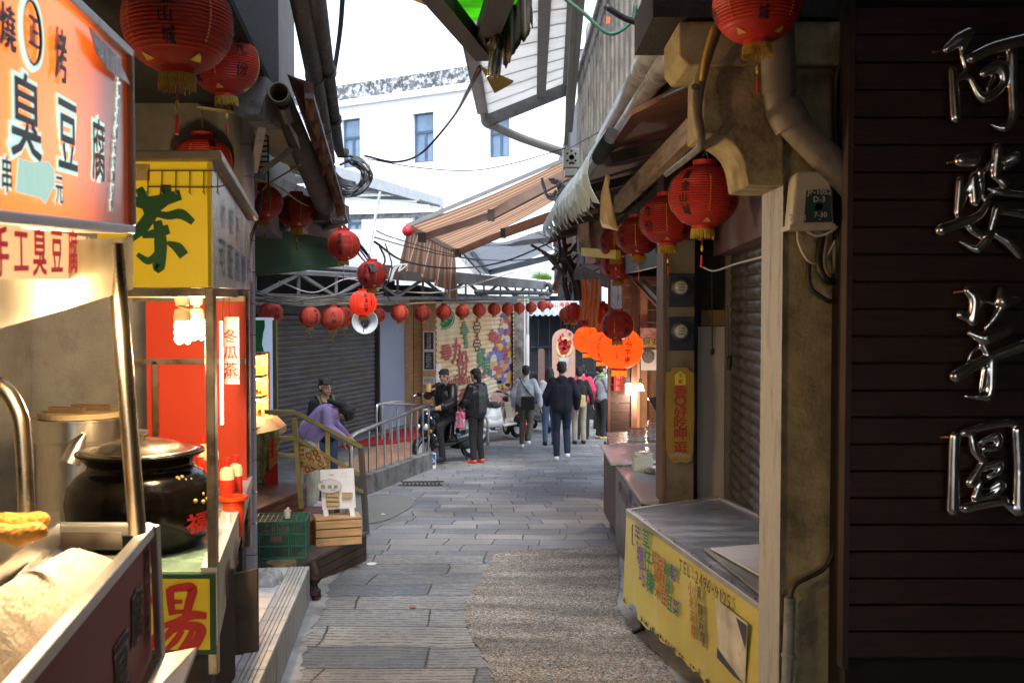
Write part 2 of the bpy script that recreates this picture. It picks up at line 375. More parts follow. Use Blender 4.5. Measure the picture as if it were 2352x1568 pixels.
def ragged(pts, amp=.012, seg=.05):
    o = []
    for i, p in enumerate(pts):
        q = pts[(i+1) % len(pts)]; k = max(1, int((q-p).length/seg))
        for j in range(k):
            t = p.lerp(q, j/k); o.append(t + V((random.uniform(-amp, amp), random.uniform(-amp, amp), 0)))
    for p in o: p.z = gz(p.y)
    return o
def k5(x, y): return ((1000+x/2.765)*.9408, (1100+y/2.765)*.9408)
pp = [gp(*k5(*q)) for q in ((590, 690), (900, 668), (1400, 640), (1425, 850), (1400, 1060), (1500, 1180), (1500, 1230), (1700, 1400))]
pp += [V((.85, 4.0, 0)), V((.85, 2.5, 0)), V((-.05, 2.5, 0))] + [gp(*k5(*q)) for q in ((620, 1650), (570, 1568), (520, 1440), (440, 1290), (375, 1180), (380, 1020), (440, 930), (500, 820), (550, 740))]
g = MB(); rp = ragged(pp); g.poly([p+V((0, 0, .008)) for p in rp])
struct(g, 'aggregate_patch', pebble_mat(), base=(0, 0, 0))
# smooth cement gutters either side
cem = mat('smooth_cement', (.27, .285, .30), .55, var=.25, scale=3, bump=.25, bscale=30, dirt=(.12, .12, .115), dscale=3.5, damt=.8, dlo=.5)
pr = [gp(*k5(*q)) for q in ((1352, 280), (1390, 430), (1403, 640), (1425, 850), (1400, 1060), (1500, 1200), (1700, 1400))] + [V((.9, 3.6, 0)), V((.9, 2, 0)), V((3.2, 2, 0)), V((3.2, 12, 0)), V((1.35, 12, 0))]
g = MB(); g.poly([p+V((0, 0, .004)) for p in ragged(pr, .008)])
struct(g, 'pavement', cem, base=(0, 0, 0))
pl = [V((-1.55, 7.7, 0)), V((-1.34, 7.7, 0)), gp(755, 1345), gp(745, 1400), gp(705, 1460), gp(690, 1568), V((-.98, 4.4, 0)), V((-.93, 2.2, 0)), V((-3.5, 2.2, 0)), V((-3.5, 7.6, 0))]
g = MB(); g.poly([p+V((0, 0, .004)) for p in ragged(pl, .02)])
struct(g, 'pavement', cem, base=(0, 0, 0))
# low cement kerb by the right counters
g = MB()
for a, b_ in (((1395, 1135), (1412, 1205)), ((1412, 1208), (1428, 1262))):
    A, B = gp(*a), gp(*b_); g.slab([A+V((0, 0, .0)), A+V((.10, 0, 0)), B+V((.10, 0, 0)), B], (0, 0, .11))
struct(g, 'kerb', mat('chipped_kerb', (.34, .32, .29), .85, var=.3, bump=.6, bscale=40, dirt=(.1, .09, .08), dscale=9, damt=.7), bevel=.015)
# exposed-aggregate fan at the foot of the ramp
g = MB(); c = gp(862, 1165)
g.poly([V((c.x+math.cos(t)*.42*(1+.08*math.sin(3*t)), c.y+math.sin(t)*1.25, gz(c.y+math.sin(t)*1.25)+.007)) for t in [i*math.pi/16 for i in range(32)]])
struct(g, 'ramp_apron', mat('fine_aggregate', (.17, .18, .175), .8, var=.5, scale=120, bump=.5, bscale=150), base=(0, 0, 0))
# raised terrace in front of the left shops
FZ = -.80
g = MB(); g.slab([V((-9, 13.4, FZ)), V((-1.95, 13.4, FZ)), V((-1.36, 16.3, FZ)), V((-1.35, 20.4, FZ)), V((-2.2, 20.6, FZ)), V((-9, 21, FZ))], (0, 0, -.6))
struct(g, 'terrace', mat('terrace_cement', (.13, .14, .15), .7, var=.3, scale=5, bump=.3), base=(0, 0, 0))
g = MB(); g.poly([V((-2.9, 13.5, FZ+.006)), V((-2.1, 13.5, FZ+.006)), V((-1.55, 16.2, FZ+.006)), V((-1.6, 18.2, FZ+.006)), V((-2.3, 18.0, FZ+.006))])
struct(g, 'ramp_tiles', mat('terracotta_tiles', (.30, .17, .11), .6, var=.25, scale=8), base=(0, 0, 0))
g = MB(); g.poly([V((x, y, gz(y)+.006)) for x, y in ((-9, 8.3), (-1.4, 8.3), (-1.88, 12.5), (-2.0, 13.45), (-9, 13.45))]); struct(g, 'forecourt', mat('grey_asphalt', (.10, .115, .125), .85, var=.3, scale=60, bump=.5, bscale=120), base=(0, 0, 0))
# far opening behind the crowd keeps the same street sheet
# ================================================================ LEFT FAR SHOPS
def wl(d): return V((-3.71 + .318*(d-15.56), d, 0))          # grey-shutter frontage line in plan
L1 = V((.3030, .9530, 0)); L1n = V((.9530, -.3030, 0))       # along, and out towards the street
shop = thing('shop_building', 'low shop with a rusty dark grey roller shutter and a pale blue wall panel', 'building', (-3.2, 17, FZ))
sh_m = mat('rusty_grey_slats', (.115, .115, .118), .5, .3, var=.3, scale=3, stretch=(1, 1, 3), dirt=(.13, .095, .035), dscale=1.2, damt=.55, dlo=.5, bump=.1)
a, b = wl(15.2), wl(18.95)
corr(MB(), a.xy, b.xy, -.79, 1.53, .082, .02).build('roller_shutter', sh_m, shop, smooth='auto')
g = MB(); g.bar(wl(19.02)+V((.02, 0, -.8)), wl(19.02)+V((.02, 0, 1.5)), .10); g.build('shutter_guide', dark, shop); g = MB(); g.bar(wl(15.1)+V((.02, 0, -.8)), wl(15.1)+V((.02, 0, 1.5)), .05)
g.build('shutter_guide', dark, shop)
g = MB(); g.bar(wl(13.6)+V((0, 0, 1.60))+L1n*.08, wl(20.0)+V((0, 0, 1.60))+L1n*.08, .1, .12); g.build('shutter_box', mat('blue_black_trim', (.02, .026, .045), .5), shop)
g = MB(); g.bar(wl(12.6)+V((0, 0, 1.76))+L1n*.1, wl(20.2)+V((0, 0, 1.76))+L1n*.1, .14, .18); g.build('header_board', mat('beige_header', (.42, .39, .33), .7, var=.15, dirt=(.15, .13, .1), dscale=3), shop)
pan = mat('pale_blue_panel', (.30, .34, .44), .6, var=.06, scale=1)
g = MB(); g.slab([wl(19.12)+V((0, 0, -.75)), wl(20.25)+V((0, 0, -.75)), wl(20.25)+V((0, 0, 1.54)), wl(19.12)+V((0, 0, 1.54))], L1n*.05); g.build('wall_panel', pan, shop)
g = MB()
x0 = at(878, 900, 20.35).x; x1 = at(910, 900, 20.35).x
g.bb(x0, x1, 20.33, 20.4, -.78, 1.55); g.bb(at(912, 0, 20.4).x, at(918, 0, 20.4).x, 20.3, 20.5, -.8, 1.55); g.build('white_pilaster', mat('cream_board', (.55, .54, .5), .6, var=.06), shop)
g = MB(); g.bb(-9, -1.9, 20.7, 27, -.8, 2.1); g.slab([wl(13.0)+V((-.3, 0, 1.62)), wl(20.5)+V((-.3, 0, 1.62)), wl(20.5)+V((-4.5, 0, 1.62)), wl(13)+V((-4.5, 0, 1.62))], (0, 0, .06)); g.slab([wl(11.4)+V((-.5, 0, -.8)), wl(20.8)+V((-.4, 0, -.8)), wl(20.8)+V((-.6, 0, -.8)), wl(11.4)+V((-.7, 0, -.8))], (0, 0, 3)); g.build('wall', mat('dark_plaster', (.05, .05, .05), .9, var=.4), shop)
g = MB(); g.bar(wl(15)+V((0, 0, -.77))+L1n*.05, wl(20.2)+V((0, 0, -.77))+L1n*.05, .22, .06); g.build('sill', mat('step_grey', (.18, .18, .18), .8), shop)
# doodle on the pale panel
g = MB()
g.slab([wl(18.0)+L1n*.9+V((0, 0, FZ+.012)), wl(20.1)+L1n*1.15+V((0, 0, FZ+.012)), wl(20.2)+L1n*.15+V((0, 0, FZ+.012)), wl(17.2)+L1n*.15+V((0, 0, FZ+.012))], (0, 0, .012))
g.build('carpet', mat('red_carpet', (.34, .012, .015), .95, var=.25, scale=4, bump=.3, bscale=200), label='red entrance carpet on the terrace beside the steel railing', cat='carpet')
g = MB(); q = at(975, 1022, 18.3); g.box((q.x-.05, 18.2, FZ+.02), (.75, .45, .02), rz=-.25); g.build('door_mat', mat('red_mat', (.42, .02, .02), .9), label='small red door mat with white lettering behind the steel railing', cat='mat')
# wooden post fence with posters
fx = thing('wooden_screen', 'tall pine boards with framed menus, between the pale panel and the painted shutter', 'wall', (-1.9, 20.4, FZ))
for u0, u1, dy in ((930, 949, 0), (951, 968, .06), (970, 985, 0), (986, 1001, .05)):
    g = MB(); p0, p1 = at(u0, 900, 20.2+dy), at(u1, 900, 20.2+dy); g.bb(p0.x, p1.x, 20.2+dy, 20.25+dy, FZ-.02, 1.78); g.build('board', wood, fx, bevel=.004)
def poster(parent, u0, v0, u1, v1, d, m, frame=None, name='poster', th=.015):
    a, b_ = at(u0, v0, d), at(u1, v1, d); o = None
    if frame: f = MB(); f.bb(a.x-.02, b_.x+.02, d, d+th, b_.z-.02, a.z+.02); f.build('poster_frame', frame, parent)
    g = MB(); g.bb(a.x, b_.x, d-.004, d+th*.5, b_.z, a.z); return g.build(name, m, parent)
blk = mat('menu_black', (.02, .018, .02), .4)
for i, (v0, v1) in enumerate(((763, 802), (808, 848), (868, 880))):
    poster(fx, 974, v0, 996, v1, 20.12, blk if i < 2 else mat('grey_notice', (.33, .35, .35), .6), alu)
g = MB()
for k in range(7): g.text('手工美食'[k % 4]+'名產餅茶'[k % 4], at(985, 768+5*k, 20.11), (1, 0, 0), (0, 0, 1), .045, off=.006)
for k in range(6): g.text('·黃金餅'[k % 4]+'點心', at(985, 814+5.5*k, 20.11), (1, 0, 0), (0, 0, 1), .04, off=.006)
g.build('lettering', mat('pale_ink', (.55, .5, .5), .6), fx)
# post-office shutter, painted
def pw(d): return V((-1.58+.194*(d-20.5), d, 0))
PL = V((.1904, .9817, 0)); PN = V((.9817, -.1904, 0)); Zu = V((0, 0, 1))
po = thing('painted_shop_shutter', 'wide roller shutter painted with an orange and cream mural of lettering and lanterns', 'shutter', (-1, 24, -1.5))
pm = mat('mural_paint', (.62, .40, .19), .55, var=.12, scale=2, dirt=(.72, .6, .42), dscale=.55, damt=.95, dlo=.44)
MATS['mural_paint'] = pm
corr(MB(), pw(20.5).xy, pw(28.9).xy, -1.9, 1.76, .115, .03).build('roller_shutter', pm, po, smooth='auto')
def pq(u, v, off=.045):      # point on mural plane under pixel
    a = (u-1176)/FPX; d = (-1.58-.194*20.5+off)/(a-.194); p = at(u, v, d); return p
g = MB(); g.bar(pw(20.3)+PN*.12+V((0, 0, 1.84)), pw(28.9)+PN*.12+V((0, 0, 1.84)), .2, .2); g.build('shutter_box', mat('navy_box', (.025, .06, .11), .5), po)
# confetti stripe of painted streamers on right third
cm = bpy.data.materials.new('painted_streamers'); cm.use_nodes = True
n = cm.node_tree.nodes; l = cm.node_tree.links
tc = n.new('ShaderNodeTexCoord'); mp = n.new('ShaderNodeMapping'); mp.inputs['Scale'].default_value = (2, 1.2, 4.5); mp.inputs['Rotation'].default_value = (.5, .2, 0)
vo = n.new('ShaderNodeTexVoronoi'); vo.inputs['Scale'].default_value = 1.5; cr = n.new('ShaderNodeValToRGB'); cr.color_ramp.interpolation = 'CONSTANT'
l.new(tc.outputs['Object'], mp.inputs[0]); l.new(mp.outputs[0], vo.inputs[0]); sp = n.new('ShaderNodeSeparateColor'); l.new(vo.outputs['Color'], sp.inputs[0]); l.new(sp.outputs[0], cr.inputs[0]); l.new(cr.outputs[0], n['Principled BSDF'].inputs[0])
e = cr.color_ramp.elements; cols = [(.12, .05, .2), (.5, .1, .06), (.08, .1, .35), (.6, .42, .05), (.45, .04, .05), (.55, .3, .12), (.16, .12, .4), (.65, .55, .35)]
e[0].color = (*cols[0], 1); e[1].position = .12; e[1].color = (*cols[1], 1)
for i in range(2, 8): x = e.new(i*.125); x.color = (*cols[i], 1)
cpts = [(1135, 800), (1142, 770), (1150, 745), (1152, 718), (1177, 718), (1179, 800), (1179, 920), (1160, 925), (1140, 870), (1122, 862), (1115, 820)]
def striped(pts, name, m, parent, n=20):      # decal clipped into slat-wide rows so it reads as paint on ribs
    g = MB()
    vs = [pq(u, v) for u, v in pts]; z0 = min(p.z for p in vs); z1 = max(p.z for p in vs)
    k = len(vs); h = .0575; z = z0
    while z < z1:
        zz = z+h*.5; xs = []
        for i in range(k):
            a_, b_ = vs[i], vs[(i+1) % k]
            if (a_.z-zz)*(b_.z-zz) < 0: t = (zz-a_.z)/(b_.z-a_.z); xs.append(a_.lerp(b_, t))
        xs.sort(key=lambda p: p.y)
        for i in range(0, len(xs)-1, 2):
            p, q = xs[i], xs[i+1]; p = V((p.x, p.y, z)); q = V((q.x, q.y, z))
            g.poly([p, q, q+Zu*h*.84, p+Zu*h*.84])
        z += h
    return g.build(name, m, parent)
striped(cpts, 'painted_streamers', cm, po)
mr_ = mat('mural_red', (.36, .02, .02), .55); mg_ = mat('mural_green', (.02, .16, .06), .55); mw_ = mat('mural_cream', (.75, .7, .6), .55); mk_ = mat('mural_dark', (.05, .03, .03), .6); mp_ = mat('mural_pink', (.62, .30, .26), .6)
def ptext(s, u, v, h, sx=1, bold=.02, m=mr_, off=.05, rows=None):
    O = pq(u, v, off); g = MB(); g.text(s, O, PL, Zu, h, bold=bold, sx=sx, N=PN, off=.0); g.build('painted_lettering', m, po)
for s, u, v, h, m in (('九', 1052, 805, .62, mr_), ('份', 1064, 835, .66, mr_), ('郵', 1106, 822, .55, mg_), ('局', 1118, 843, .5, mg_)):
    ptext(s, u, v, h, 1.7, .03, m)
ptext('Jiufen', 1046, 877, .34, 2.3, .02, mr_); ptext('Post Office', 1088, 866, .30, 2.1, .02, mr_)
striped([(1058, 760), (1067, 735), (1078, 760), (1072, 770), (1077, 795), (1068, 800), (1066, 772)], 'painted_mountain', mg_, po)
for (u, v, r) in ((1026, 808, 12), (1132, 772, 9)):
    striped([(u+r*math.cos(t), v+r*1.6*math.sin(t)) for t in [i*math.pi/8 for i in range(16)]], 'painted_lantern', mr_, po)
striped([(1002, 838), (1012, 836), (1020, 855), (1022, 900), (1028, 915), (1002, 925)], 'painted_figure', mw_, po)
striped([(1003, 872), (1014, 868), (1020, 885), (1003, 900)], 'painted_hood', mk_, po)
striped([(1020, 905), (1034, 872), (1042, 905), (1030, 925)], 'painted_pink', mp_, po)
striped([(1056, 905), (1063, 893), (1074, 893), (1078, 905), (1077, 990), (1057, 1000)], 'painted_mailbox', mr_, po)
striped([(1060, 925), (1075, 922), (1075, 932), (1060, 935)], 'painted_slot', mk_, po)
ptext('POST', 1069, 946, .22, 1.7, .02, mw_, .07)
g = MB()
for k in range(9):
    u, v = 1096, 800 - k*8; r = 5+4*math.sin(k*1.3)
    g.tube([pq(u+r*math.cos(t), v+5*math.sin(t), .055) for t in [i*math.pi/6 for i in range(13)]], .012, 4)
g.build('painted_line_drawing', mk_, po)
striped([(1130, 905), (1150, 890), (1158, 920), (1140, 960), (1128, 950)], 'painted_child', mp_, po)
# concrete post and sticker pole at shutter end
g = MB(); q = at(1181, 900, 28.3); r_ = at(1204, 900, 28.3); g.bb(q.x, r_.x, 28.2, 28.7, -1.95, 2.0); g.build('concrete_post', conc, label='square grey concrete post at the right end of the painted shutter', cat='post', bevel=.02)
g = MB(); q = at(1211, 900, 27.5); g.tube([(q.x, 27.5, -1.9), (q.x, 27.5, 1.95)], .05, 10); o = g.build('pole', alu, label='slim metal pole with peeling white stickers beside the concrete post', cat='pole', smooth='auto')
g = MB(); g.tube([(q.x, 27.5, -.2), (q.x, 27.5, .9)], .056, 10); st = g.build('sticker', white, o, smooth='auto')
# round green shop sign
c = at(1017, 730, 20.9)
gs = thing('round_sign', 'round green shop sign with white rim and white writing hung behind the lantern row', 'sign', (c.x, 20.9, c.z-.25))
Mx = Matrix.Rotation(R(90), 3, 'X')
g = MB(); g.lathe([(.245, -.03), (.245, .03)], c, 40, Mx); g.build('rim', mat('dark_green_rim', (.02, .07, .05), .5), gs)
g = MB(); g.lathe([(.232, .03), (.232, .036)], c, 40, Mx); g.build('white_ring', white, gs)
g = MB(); g.lathe([(.214, .036), (.214, .040)], c, 40, Mx); g.build('face', mat('leaf_green', (.02, .34, .13), .4), gs)
g = MB(); g.text('九份郵局', c+V((0, -.042, .02)), (1, 0, 0), Zu, .095, bold=.01); g.text('Jiufen Post', c+V((0, -.042, -.07)), (1, 0, 0), Zu, .05); g.text('OFFICE', c+V((0, -.042, -.12)), (1, 0, 0), Zu, .035); g.build('lettering', white, gs)
# ---------------------------------------------------------------- roof structure: truss, fascia, lanterns line
def tl(d): return V((-1.95+.322*(d-17), d, 0))
def tu(u): return (7.424)/(.322-(u-1176)/FPX)      # distance where truss line sits under pixel column u
tr = thing('steel_truss', 'long pale steel lattice truss carrying the eave above the left shops', 'truss', (-1.9, 17, 1.7))
tm = mat('truss_paint', (.21, .22, .21), .6, .2, var=.2, dirt=(.1, .08, .06), dscale=5, damt=.6)
def tz(d): return 1.745 + .012*(d-13)
g = MB(); g.bar(tl(12.4)+Zu*tz(12.4), tl(26)+Zu*tz(26), .06, .06); g.bar(tl(12.4)+Zu*(tz(12.4)+.36), tl(26)+Zu*(tz(26)+.34), .06, .06); g.build('chord', tm, tr)
dd = 12.8; i = 0
while dd < 25.5:
    s = 1.05
    g = MB(); g.bar(tl(dd)+Zu*tz(dd), tl(dd)+Zu*(tz(dd)+.35), .04)
    if i % 2: g.bar(tl(dd)+Zu*(tz(dd)+.35), tl(dd+s)+Zu*(tz(dd)+.03), .045)
    else: g.bar(tl(dd)+Zu*(tz(dd)+.03), tl(dd+s)+Zu*(tz(dd)+.35), .045)
    g.build('brace', tm, tr); dd += s; i += 1
fs = thing('roof_fascia', 'rust stained metal gutter fascia running along the low shop roof', 'gutter', (-1.9, 17, 2.1))
g = MB(); g.slab([tl(16.2)+V((.05, -.3, 2.10)), tl(25.6)+V((.05, -.3, 2.10)), tl(25.6)+V((.05, -.3, 2.30)), tl(16.2)+V((.05, -.3, 2.33))], (-.15, .05, 0))
g.build('gutter_face', mat('rusty_gutter', (.16, .16, .165), .5, .5, var=.3, scale=2, dirt=(.085, .04, .035), dscale=.8, damt=.9, dlo=.5, bump=.1), fs)
g = MB(); e = tl(25.6); g.tube(smoothpts([e+V((0, -.3, 2.2)), e+V((.12, -.35, 2.22)), e+V((.16, -.35, 2.1)), e+V((.12, -.35, 1.99)), tl(24.6)+V((0, -.3, 2.0)), tl(20.5)+V((.1, -.3, 1.95))]), .055, 8); g.build('drain_pipe', pvc_d, fs, smooth=True)
# roof deck behind fascia (dark underside) and pale parapet beyond
g = MB(); g.slab([tl(13)+V((-.1, 0, 2.22)), tl(25.6)+V((-.1, 0, 2.22)), tl(28.5)+V((-2.6, 1, 2.5)), tl(13)+V((-5.5, 0, 2.5))], (0, 0, .05))
g.build('metal_roof', mat('zinc_roof', (.45, .5, .52), .5, .4, var=.15), label='flat pale metal sheet roof over the shops behind the rusty fascia', cat='roof')
g = MB(); g.slab([(-7, 30, 2.0), (1.4, 30.5, 2.0), (1.4, 30.5, 2.75), (.6, 30.4, 2.95), (-1.5, 30.3, 3.5), (-2.8, 30.2, 4.0), (-7, 30, 4.0)], (0, .3, 0))
g.build('parapet_wall', mat('whitewashed_wall', (.66, .69, .70), .85, var=.15, scale=3, dirt=(.35, .38, .38), dscale=2.5, damt=.6, bump=.3), label='sloping whitewashed parapet wall above the shop roof below the awnings', cat='wall')
for k, (u, v) in enumerate(((1238, 640), (1254, 643))):
    g = MB()
    for j in range(170):
        p = at(u+random.gauss(0, 9), v, 25.7); a_ = random.gauss(0, .5); h = random.uniform(.08, .26)
        q = p+V((math.sin(a_)*h, random.uniform(-.1, .1), h*math.cos(a_))); g.poly([p-V((.007, 0, 0)), p+V((.007, 0, 0)), q])
    g.build('weeds', mat('fresh_grass', (.16, .30, .05), .6, var=.3, tl=.3), label='tuft of bright green weeds growing on the %s of the roof fascia' % ('right end' if k == 0 else 'outermost drain corner'), cat='plant')
# end-of-street shop
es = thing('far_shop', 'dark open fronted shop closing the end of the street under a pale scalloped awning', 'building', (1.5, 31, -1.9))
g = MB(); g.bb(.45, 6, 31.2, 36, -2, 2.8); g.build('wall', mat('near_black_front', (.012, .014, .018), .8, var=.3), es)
g = MB()
for u in range(1236, 1400, 26): x = at(u, 0, 31.1).x; g.bb(x, x+.03, 31.1, 31.14, -1.9, 1.3)
for z in (-1.2, -.4, .4): g.bb(.6, 3.6, 31.1, 31.13, z, z+.03)
g.build('lattice', mat('blue_black_frame', (.03, .045, .06), .4), es)
g = MB(); n = 44
for i in range(n+1):
    x = at(1214+i*120/n, 0, 30.6).x; s = abs(math.sin(i*math.pi*9/n)); g.v += [V((x, 31.2, 1.85)), V((x, 30.5, 1.57)), V((x, 30.48, 1.45-.07*s))]
for i in range(n): g.f += [(3*i, 3*i+3, 3*i+4, 3*i+1), (3*i+1, 3*i+4, 3*i+5, 3*i+2)]
g.build('awning', mat('pale_blue_canvas', (.50, .58, .66), .7, var=.3, scale=9, stretch=(3, 1, .3), tl=.3), es, solid=.01)
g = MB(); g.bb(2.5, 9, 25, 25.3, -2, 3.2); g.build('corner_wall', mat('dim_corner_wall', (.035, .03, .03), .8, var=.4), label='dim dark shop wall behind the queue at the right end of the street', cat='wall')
sg = thing('shop_sign', 'small white sign with red writing above the scalloped awning at the far end', 'sign', at(1290, 710, 29.5))
a, b_ = at(1266, 691, 29.5), at(1314, 713, 29.5); g = MB(); g.bb(a.x, b_.x, 29.5, 29.56, b_.z, a.z); g.build('board', white, sg)
g = MB(); c = at(1290, 699, 29.5); g.text('山海亭', c, (1, 0, 0), Zu, .17, bold=.02, off=.01); g.text('Mountain & Sea', at(1290, 709, 29.5), (1, 0, 0), Zu, .06, off=.01); g.build('lettering', red, sg)
ip = thing('dessert_poster', 'tall arched pink poster of strawberry shaved ice at the end of the street', 'poster', at(1294, 930, 29))
def arch(u0, u1, vt, vb, d, n=12):
    a, b_ = at(u0, vb, d), at(u1, vb, d); r = (b_.x-a.x)/2; zt = at(u0, vt, d).z-r
    return [V((a.x, d, a.z)), V((b_.x, d, b_.z))] + [V((a.x+r+r*math.cos(t), d, zt+r*math.sin(t))) for t in [math.pi*i/n for i in range(n+1)]]
g = MB(); g.slab(arch(1268, 1321, 755, 935, 29), (0, .04, 0)); g.build('panel', mat('dusty_pink', (.48, .30, .24), .6, var=.05), ip)
g = MB(); r_ = random.Random(3)
for k in range(60):
    p = at(1296+r_.gauss(0, 7), 792+r_.gauss(0, 11), 28.97); g.box(p, (.08, .01, .05), m=Matrix.Rotation(r_.random()*3, 3, 'Y'))
g.build('strawberries', mat('berry_red', (.55, .03, .03), .4, var=.4, scale=20), ip)
g = MB()
for k in range(24): t = k*math.pi/12; p = at(1296+16*math.cos(t), 797+20*math.sin(t), 28.985); g.box(p, (.07, .01, .07), m=Matrix.Rotation(t, 3, 'Y'))
g.build('ice_flakes', mat('ice_yellow', (.7, .55, .25), .5), ip)
g = MB(); a, b_ = at(1284, 820, 28.97), at(1308, 820, 28.97); c_, d_ = at(1303, 848, 28.97), at(1289, 848, 28.97); g.slab([a, b_, c_, d_], (0, -.01, 0)); g.build('cup', mat('grey_cup', (.45, .45, .45), .5), ip)
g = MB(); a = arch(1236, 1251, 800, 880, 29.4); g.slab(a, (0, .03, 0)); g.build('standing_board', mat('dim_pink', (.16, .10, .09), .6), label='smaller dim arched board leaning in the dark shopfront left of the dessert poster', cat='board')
g = MB(); c = at(1292, 845, 28.3); g.cap((c.x-.05, 28.3, c.z), (c.x+.02, 28.3, c.z), .02)
# big white building far behind
def bw_(u):      # wall plan: point under column u
    a = (u-1176)/FPX; d = (-3.46+35*1.65/1.0*0 + 0)/1 if False else None
    # line x = -3.46 - 1.65*(d-35)
    return (-3.46+1.65*35)/(a+1.65)
wb = thing('white_building', 'large sunlit white plastered building with dark framed windows closing the view', 'building', (0, 34, 0))
wht = mat('white_plaster', (.80, .81, .82), .85, var=.03, scale=1)
dL, dR = bw_(520), bw_(1330)
WD = V((-1.65, 1, 0)).normalized(); WN = V((-1, -1.65, 0)).normalized()
def wp(u, z, off=0): d = bw_(u); return V(((u-1176)/FPX*d, d, z)) + WN*off
def wz(u, v): return at(u, v, bw_(u)).z
zt = wz(900, 232)
wins = []
for (u0, v0, u1, v1) in ((787, 273, 829, 385), (949, 259, 997, 373), (1122, 270, 1170, 361), (949, 489, 1005, 560), (795, 495, 832, 540)):
    wins.append((u0, u1, (wz(u0, v0)+wz(u1, v0))/2, (wz(u0, v1)+wz(u1, v1))/2))
zs = sorted(set([-2, zt] + [w_[2] for w_ in wins] + [w_[3] for w_ in wins])); us = sorted(set([520, 1400] + [w_[0] for w_ in wins] + [w_[1] for w_ in wins]))
g = MB()
for i in range(len(us)-1):
    for j in range(len(zs)-1):
        um, zm = (us[i]+us[i+1])/2, (zs[j]+zs[j+1])/2
        if any(w_[0] < um < w_[1] and w_[3] < zm < w_[2] for w_ in wins): continue
        g.poly([wp(us[i], zs[j]), wp(us[i+1], zs[j]), wp(us[i+1], zs[j+1]), wp(us[i], zs[j+1])])
for w_ in wins:      # reveals
    a, b_ = wp(w_[0], w_[3]), wp(w_[1], w_[3]); c, d_ = wp(w_[1], w_[2]), wp(w_[0], w_[2]); k = -WN*.25
    for p, q in ((a, b_), (b_, c), (c, d_), (d_, a)): g.poly([p, q, q+k, p+k])
g.poly([wp(1400, -2), wp(1400, zt), wp(1400, zt)+V((5, 5, 0)), wp(1400, -2)+V((5, 5, 0))])
g.build('wall', wht, wb)
pz0, pz1 = wz(900, 236), wz(900, 196)
g = MB(); g.slab([wp(500, zt, .18), wp(1420, zt, .18), wp(1420, zt, -3), wp(500, zt, -3)], (0, 0, .22)); g.build('cornice', mat('cornice_white', (.68, .70, .72), .8, var=.08), wb)
g = MB(); g.slab([wp(500, zt+.22, .05), wp(1420, zt+.22, .05), wp(1420, pz1+.25, .05), wp(500, pz1+.25, .05)], -WN*.25)
g.build('parapet', mat('mouldy_parapet', (.10, .11, .12), .9, var=.5, scale=3, dirt=(.6, .62, .64), dscale=6, damt=.9, dlo=.48), wb)
wf = mat('window_frame_blue', (.035, .07, .13), .4); gl = mat('window_glass', (.10, .17, .26), .08, var=.3, scale=1.5, spec=.8)
for w_ in wins:
    u0, u1, z1, z0 = w_; a, b_ = wp(u0, z0, -.18), wp(u1, z0, -.18); h = z1-z0; ww = (b_-a); um = (a+b_)/2
    g = MB()
    for p, q in ((a, b_), (a+Zu*h, b_+Zu*h), (a, a+Zu*h), (b_, b_+Zu*h), (um, um+Zu*h*.62), (a+Zu*h*.62, b_+Zu*h*.62)): g.bar(p, q, .09, .09)
    f = g.build('window', wf, wb)
    g = MB(); g.slab([a, b_, b_+Zu*h, a+Zu*h], -WN*.02); g.build('pane', gl, f)
g = MB(); a, b_ = wp(940, wz(975, 487), .08), wp(1020, wz(975, 487), .08); g.bar(a, b_, .15, .1); g.build('window_hood', wht, wb)
# tall steel shed roof in the middle distance
sr = thing('lean_to_roof', 'grey steel framed lean-to roof with a drain pipe in front of the white building', 'roof', at(860, 470, 24))
D = 24
g = MB(); g.slab([at(740, 372, 21), at(1018, 455, 26), at(1018, 477, 26), at(740, 400, 21)], (0, .08, 0)); g.build('fascia', mat('grey_fascia', (.42, .44, .45), .6, .2, var=.1), sr)
g = MB(); g.slab([at(740, 402, 21.2), at(1012, 476, 25.8), at(700, 440, 30), at(560, 410, 30)], (0, 0, .05)); g.build('sheet', mat('roof_underside', (.10, .10, .10), .7), sr)
g = MB()
for k in range(5): g.bar(at(640+70*k, 430+10*k, 27), at(790+55*k, 415+16*k, 22.5+k*.7), .06)
g.bar(at(700, 446, 22), at(985, 474, 25), .07); g.bar(at(700, 430, 22), at(900, 446, 24), .05); g.build('frame', alu, sr)
g = MB(); g.tube(smoothpts([at(1012, 474, 25.8), at(1013, 486, 25.8), at(1000, 492, 25.8), at(900, 496, 25), at(560, 505, 23)]), .07, 8); g.build('drain_pipe', pvc, sr, smooth=True)
g = MB(); g.tube([at(873, 440, 23), at(840, 620, 23)], .035, 6); g.build('post', alu, sr)
# ================================================================ LEFT NEAR
X3, Z3 = V((1, 0, 0)), V((0, 0, 1))
tile = mat('white_floor_tile', (.62, .68, .72), .3, var=.06, scale=2, dirt=(.35, .38, .4), dscale=3, damt=.5, dlo=.55)
pf = thing('tiled_platform', 'low white tiled platform with a ribbed grey nosing along the left of the alley', 'platform', (-1.6, 6, -.4))
kb = [V((-1.405, 6.82, 0)), V((-1.155, 4.7, 0)), V((-.98, 3.0, 0))]
def kz(y): return gz(y)+.24
d_ = V((.118, -1, 0)).normalized(); lf = V((-1, -.118, 0))
g = MB(); E0, E1 = V((-1.405, 6.82, 0)), V((-.955, 3.0, 0))
def epos(t, o): p = E0.lerp(E1, t)+lf*o; return V((p.x, p.y, kz(p.y)))
g.slab([epos(0, .002), epos(1, .002), epos(1, 1.4), epos(0, 1.4)], (0, 0, -.30)); g.build('bed', mat('tile_grout', (.16, .17, .17), .8), pf)
g = MB(); L = (E1-E0).length; k = 13
